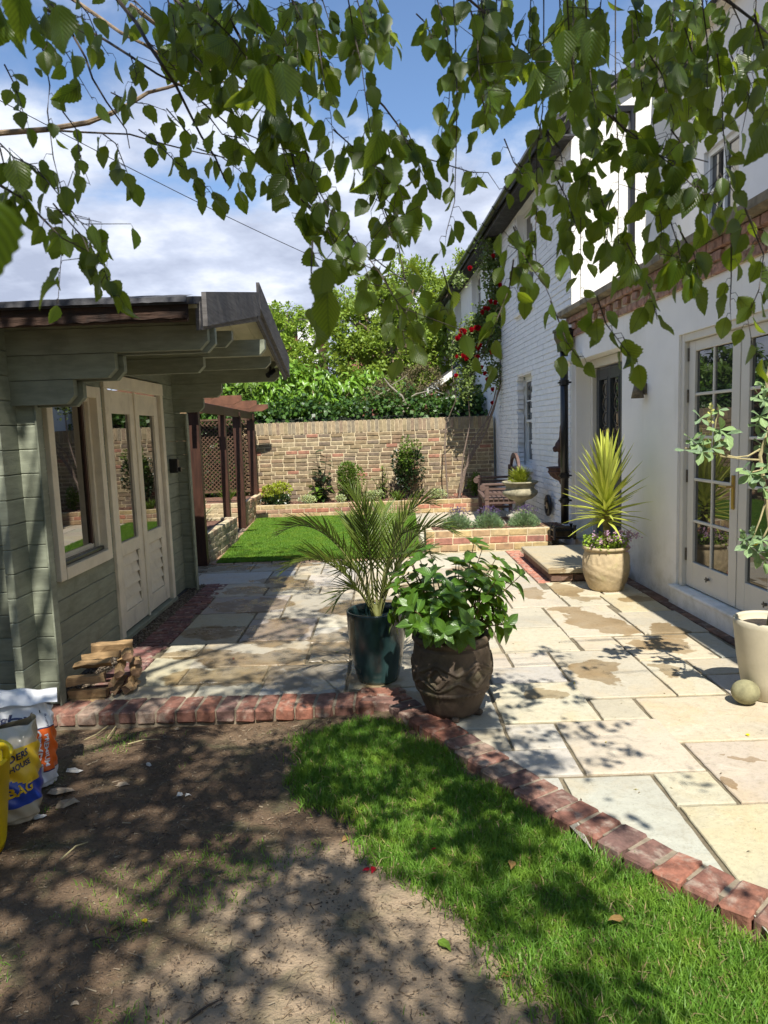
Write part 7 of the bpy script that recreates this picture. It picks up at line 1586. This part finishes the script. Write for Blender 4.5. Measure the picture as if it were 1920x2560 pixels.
for (fn, pts, d, dens, sc) in STR:
    P3 = [fn(u, v, d*(1+.03*math.sin(i*2.1+d*9))) for i, (u, v) in enumerate(pts)]
    mb = MB(); mb.tube([bl(p) for p in P3], [max(.0006, .0016*(1-.6*i/(len(P3)-1))) for i in range(len(P3))], 5)
    s = .0; sid = 1; seglen = [(P3[i+1]-P3[i]).length for i in range(len(P3)-1)]; tot = sum(seglen); step = .027/dens; s = .25*tot if tot > .5 else .02
    s = min(s, .12)
    while s < tot:
        q = s; i = 0
        while q > seglen[i] and i < len(seglen)-1: q -= seglen[i]; i += 1
        p = P3[i].lerp(P3[i+1], min(1, q/seglen[i])); tg = (P3[i+1]-P3[i]).normalized()
        a = random.uniform(0, 6.28); out = Vector((math.cos(a), math.sin(a), 0)); pet = random.uniform(.010, .022)
        p0_ = p
        if dens > 1.5 and random.random() < .7: p = p + Vector((random.gauss(0,.03), random.gauss(0,.05), random.gauss(0,.02)))
        b0 = p + out*pet*.9+Vector((0,0,-pet*.5))
        mb.tube([bl(p0_), bl(p+out*pet*.6+Vector((0,0,.001))), bl(b0)], [.0009,.0006,.0005], 4)
        dd_ = out*random.uniform(.1,.75)+Vector((0,0,-1))+Vector((random.gauss(0,.25), random.gauss(0,.25), random.gauss(0,.2)))
        fa = random.gauss(0, 1.0); nn = Vector((math.sin(fa), -math.cos(fa)*random.choice((1,1,-1)), random.uniform(-.2,.9)))
        LV.append((b0, dd_, nn, random.uniform(.031, .049)*sc*d/1.5, d)); s += step*random.uniform(.7, 1.3); sid = -sid
    mb.build('twig', M['twig'], birch)
# a few large near leaves
for (u, v, d, s_, dx, nx) in ((-92,850,.42,.056,(.10,0,-1),(0.9,-.75,.1)),(250,1225,.85,.038,(-1,0,-.35),(.2,-.5,1)),(1400,1150,.85,.045,(-.15,0,-1),(.1,-1,.1)),(1415,1260,.85,.052,(-.05,0,-1),(-.2,-1,.1)),(1640,560,1.0,.050,(-.2,0,-1),(.6,-1,.3)),(60,690,1.0,.05,(.2,0,-1),(.4,-1,.4)),(250,20,.85,.055,(.1,0,-1),(-.3,-1,.2)),(90,-60,.8,.05,(-.2,0,-1),(.2,-1,.3)),(1130,280,.9,.052,(.05,0,-1),(-.5,-1,.2)),(1215,270,.9,.056,(.12,0,-1),(.6,-1,.3))):
    LV.append((z1(u, v, d), Vector(dx), Vector(nx), s_, d-.5))
for (u, v, d, s_, dx, nx) in ((1650,540,1.0,.055,(-.35,0,-1),(.4,-1,.4)),(30,680,1.0,.048,(.1,0,-1),(.1,-.7,.9)),(900,130,1.0,.052,(-.05,0,-1),(.1,-1,.5)),(780,130,1.0,.05,(.0,0,-1),(-.5,-1,.1))):
    LV.append((z2(u, v, d), Vector(dx), Vector(nx), s_, d-.5))
LV.sort(key=lambda q: -q[3]/max(.3, q[4]))
BM = [tplmesh('leaf', leaf_tpl(19, w_, serr=.06, fold=f_, curl=c_), M['birchleaf'], warp=wp_) for w_, f_, c_, wp_ in ((.70,.2,.1,.1),(.66,.35,.2,.2),(.74,.12,.05,.3),(.68,.5,.3,.1),(.72,.25,-.1,.2),(.66,.6,.55,.25),(.60,.45,-.35,.3),(.70,.9,.35,.35))]
for (p, d, nn, s, _) in LV[:300]: place_leaf(random.choice(BM), bl(p), d, nn, s, birch)
rest = LV[300:]
o = leafcloud('foliage', np.array([tuple(bl(q[0])) for q in rest]), np.array([tuple(q[1]) for q in rest]), np.array([tuple(q[2]) for q in rest]), np.array([q[3] for q in rest]), leaf_tpl(11, .70, serr=.05, fold=.25, curl=.15), M['birchleaf'], birch, kind='stuff')
print('birch leaves', len(LV))
# the crown above and behind the camera (it shades the foreground)
shx, shy = SH.x/math.tan(SUN_EL), SH.y/math.tan(SUN_EL)
CL = []
def shade(gx, gy, h, r, n): CL.append((gx-shx*h, gy-shy*h, h, r, n))
LOW = [(.7,3.9,2.9,.2,22),(.95,3.75,2.9,.22,24),(.75,3.35,2.8,.2,22),(.95,3.25,2.8,.2,20),(1.15,3.2,2.8,.16,16),(1.2,3.0,2.8,.14,9),(.75,4.2,3,.2,18),(.95,4.4,3,.2,14),(1.2,4.55,3.1,.2,12),(.6,3.1,2.8,.2,22),(.7,2.95,2.7,.15,14),(.9,2.95,2.7,.12,8),(1.95,4.75,3.2,.16,12),(2.1,4.55,3.2,.14,10),(1.75,4.75,3.2,.12,7),(1.85,4.1,3.0,.10,8),(1.35,4.3,3,.12,7),(.85,2.5,2.6,.12,9),(.5,2.9,2.7,.2,26),(.2,3.2,2.8,.2,34),(.1,2.9,2.8,.2,30),(.35,2.6,2.6,.18,26),(.7,2.25,2.6,.14,14),(.45,2.2,2.6,.12,12),(.2,2.5,2.6,.2,26),(-.1,3.5,2.9,.2,26),(.35,3.45,2.9,.18,20),(1.0,2.2,2.6,.08,4),(.55,1.75,2.5,.12,16),(.0,2.0,2.5,.14,14),(-.4,2.3,2.6,.16,20),(-.9,2.5,2.7,.2,26)]
SHD = [(-1.9,5.2,5.5,.55,330),(-1.2,5.0,5.2,.5,330),(-.6,5.5,5.6,.5,300),(-1.4,6.1,5.8,.55,330),(-.4,4.7,5.2,.4,260),(-.8,6.6,5.9,.45,260),(-1.7,7.0,5.9,.5,300),(-.9,7.5,6.2,.5,240),(-1.6,8.1,6.3,.55,300),(-.6,8.5,6.4,.5,240),(-1.5,8.9,6.6,.45,240),(-.2,6.0,5.7,.35,150),(-2.4,6.2,5.8,.6,300),(-2.6,4.8,5.4,.6,260),
       (-1.8,3.3,4.8,.5,300),(-1.1,3.3,4.6,.45,300),(-.5,3.2,4.8,.4,260),(-1.5,2.7,4.4,.5,320),(-.8,2.6,4.5,.45,300),(-1.6,2.0,4.2,.45,260),(-.9,1.9,4.2,.38,200),(-.3,2.2,4.2,.3,150),(-.5,3.9,5.0,.35,240),(-1.3,4.0,5.0,.4,260),(-.1,3.4,4.6,.28,150),(.45,2.75,4.4,.2,90),(.25,3.05,4.5,.25,140),(.4,2.4,4.2,.2,70),(.55,2.1,4.3,.16,50),(.1,1.75,4.2,.25,120),
       (-2.3,3.6,4.9,.5,260),(-2.1,4.2,5.1,.4,150),(-.1,4.3,5.0,.3,180),(.3,3.6,4.8,.28,200),(-2.6,2.4,4.4,.6,260),(-.5,1.4,4.0,.5,260),(.3,1.2,4.0,.4,200),(.9,1.1,4.0,.3,100),(-1.4,1.2,4.0,.5,260),(0,0,4.5,1.0,500),(-1.5,.2,4.8,1.1,600),(-2.8,.8,5,1.0,500),(-1.5,-1.2,5.5,1.2,600),(.3,-1.2,5.2,.9,400)]
for q in SHD: shade(*q)
Pp = []
for (x, y, z, r, n) in CL:
    k = int(n*(1.15 if z > 5.1 and y > .8 else 2.7)); m_ = 13; cc = rng.normal(0, .5, (m_, 3)); p = cc[rng.integers(0, m_, k)]+rng.normal(0, .14, (k, 3)); Pp.append(np.c_[p[:, 0]*r*1.25+x, p[:, 1]*r*1.25+y, p[:, 2]*r*.8+z])
Pp = np.concatenate(Pp); n = len(Pp); print('canopy', n)
LP_ = []
for (x, y, h, r, nq) in LOW:
    cx_, cy_ = x-shx*h, y-shy*h; m_ = max(1, nq//7); cc = rng.normal(0, .6, (m_, 3)); k = int(nq*1.2); q = cc[rng.integers(0, m_, k)]*r+rng.normal(0, .045, (k, 3)); LP_.append(q*np.array([1, 1, .5])+np.array([cx_, cy_, h]))
    en_ = bl((cx_, cy_, h)); mb = MB(); mb.tube([en_+Vector((-.5,-.6,.9)), en_+Vector((-.2,-.3,.5)), en_+Vector((-.03,-.05,.15)), en_], [.006,.004,.0025,.001], 5); mb.build('branch', M['twig'], birch)
LP_ = np.concatenate(LP_); k = len(LP_)
leafcloud('foliage', LP_-np.array(TB0), rng.normal(0,.45,(k,3))+np.array([0,0,-1.]), rng.normal(0,1,(k,3)), rng.uniform(.05,.065,k), T_MID, M['birchleaf'], birch, kind='stuff')
leafcloud('foliage', Pp-np.array(TB0), rng.normal(0,.4,(n,3))+np.array([0,0,-1.]), rng.normal(0,1,(n,3)), rng.uniform(.055,.085,n), T_QUAD, M['birchleaf'], birch, wscale=1.2, kind='stuff')
for (x, y, z, r, n) in CL:
    st_ = Vector((.5,.8,4.6 if z < 5.6 else 5.2)); en_ = bl((x, y, z)); md_ = st_.lerp(en_, .5)+Vector((0,0,.35))
    mb = MB(); mb.tube([st_, st_.lerp(md_, .6), md_, md_.lerp(en_, .6), en_], [.035,.026,.02,.012,.005], 6); mb.build('limb', M['bark'], birch)
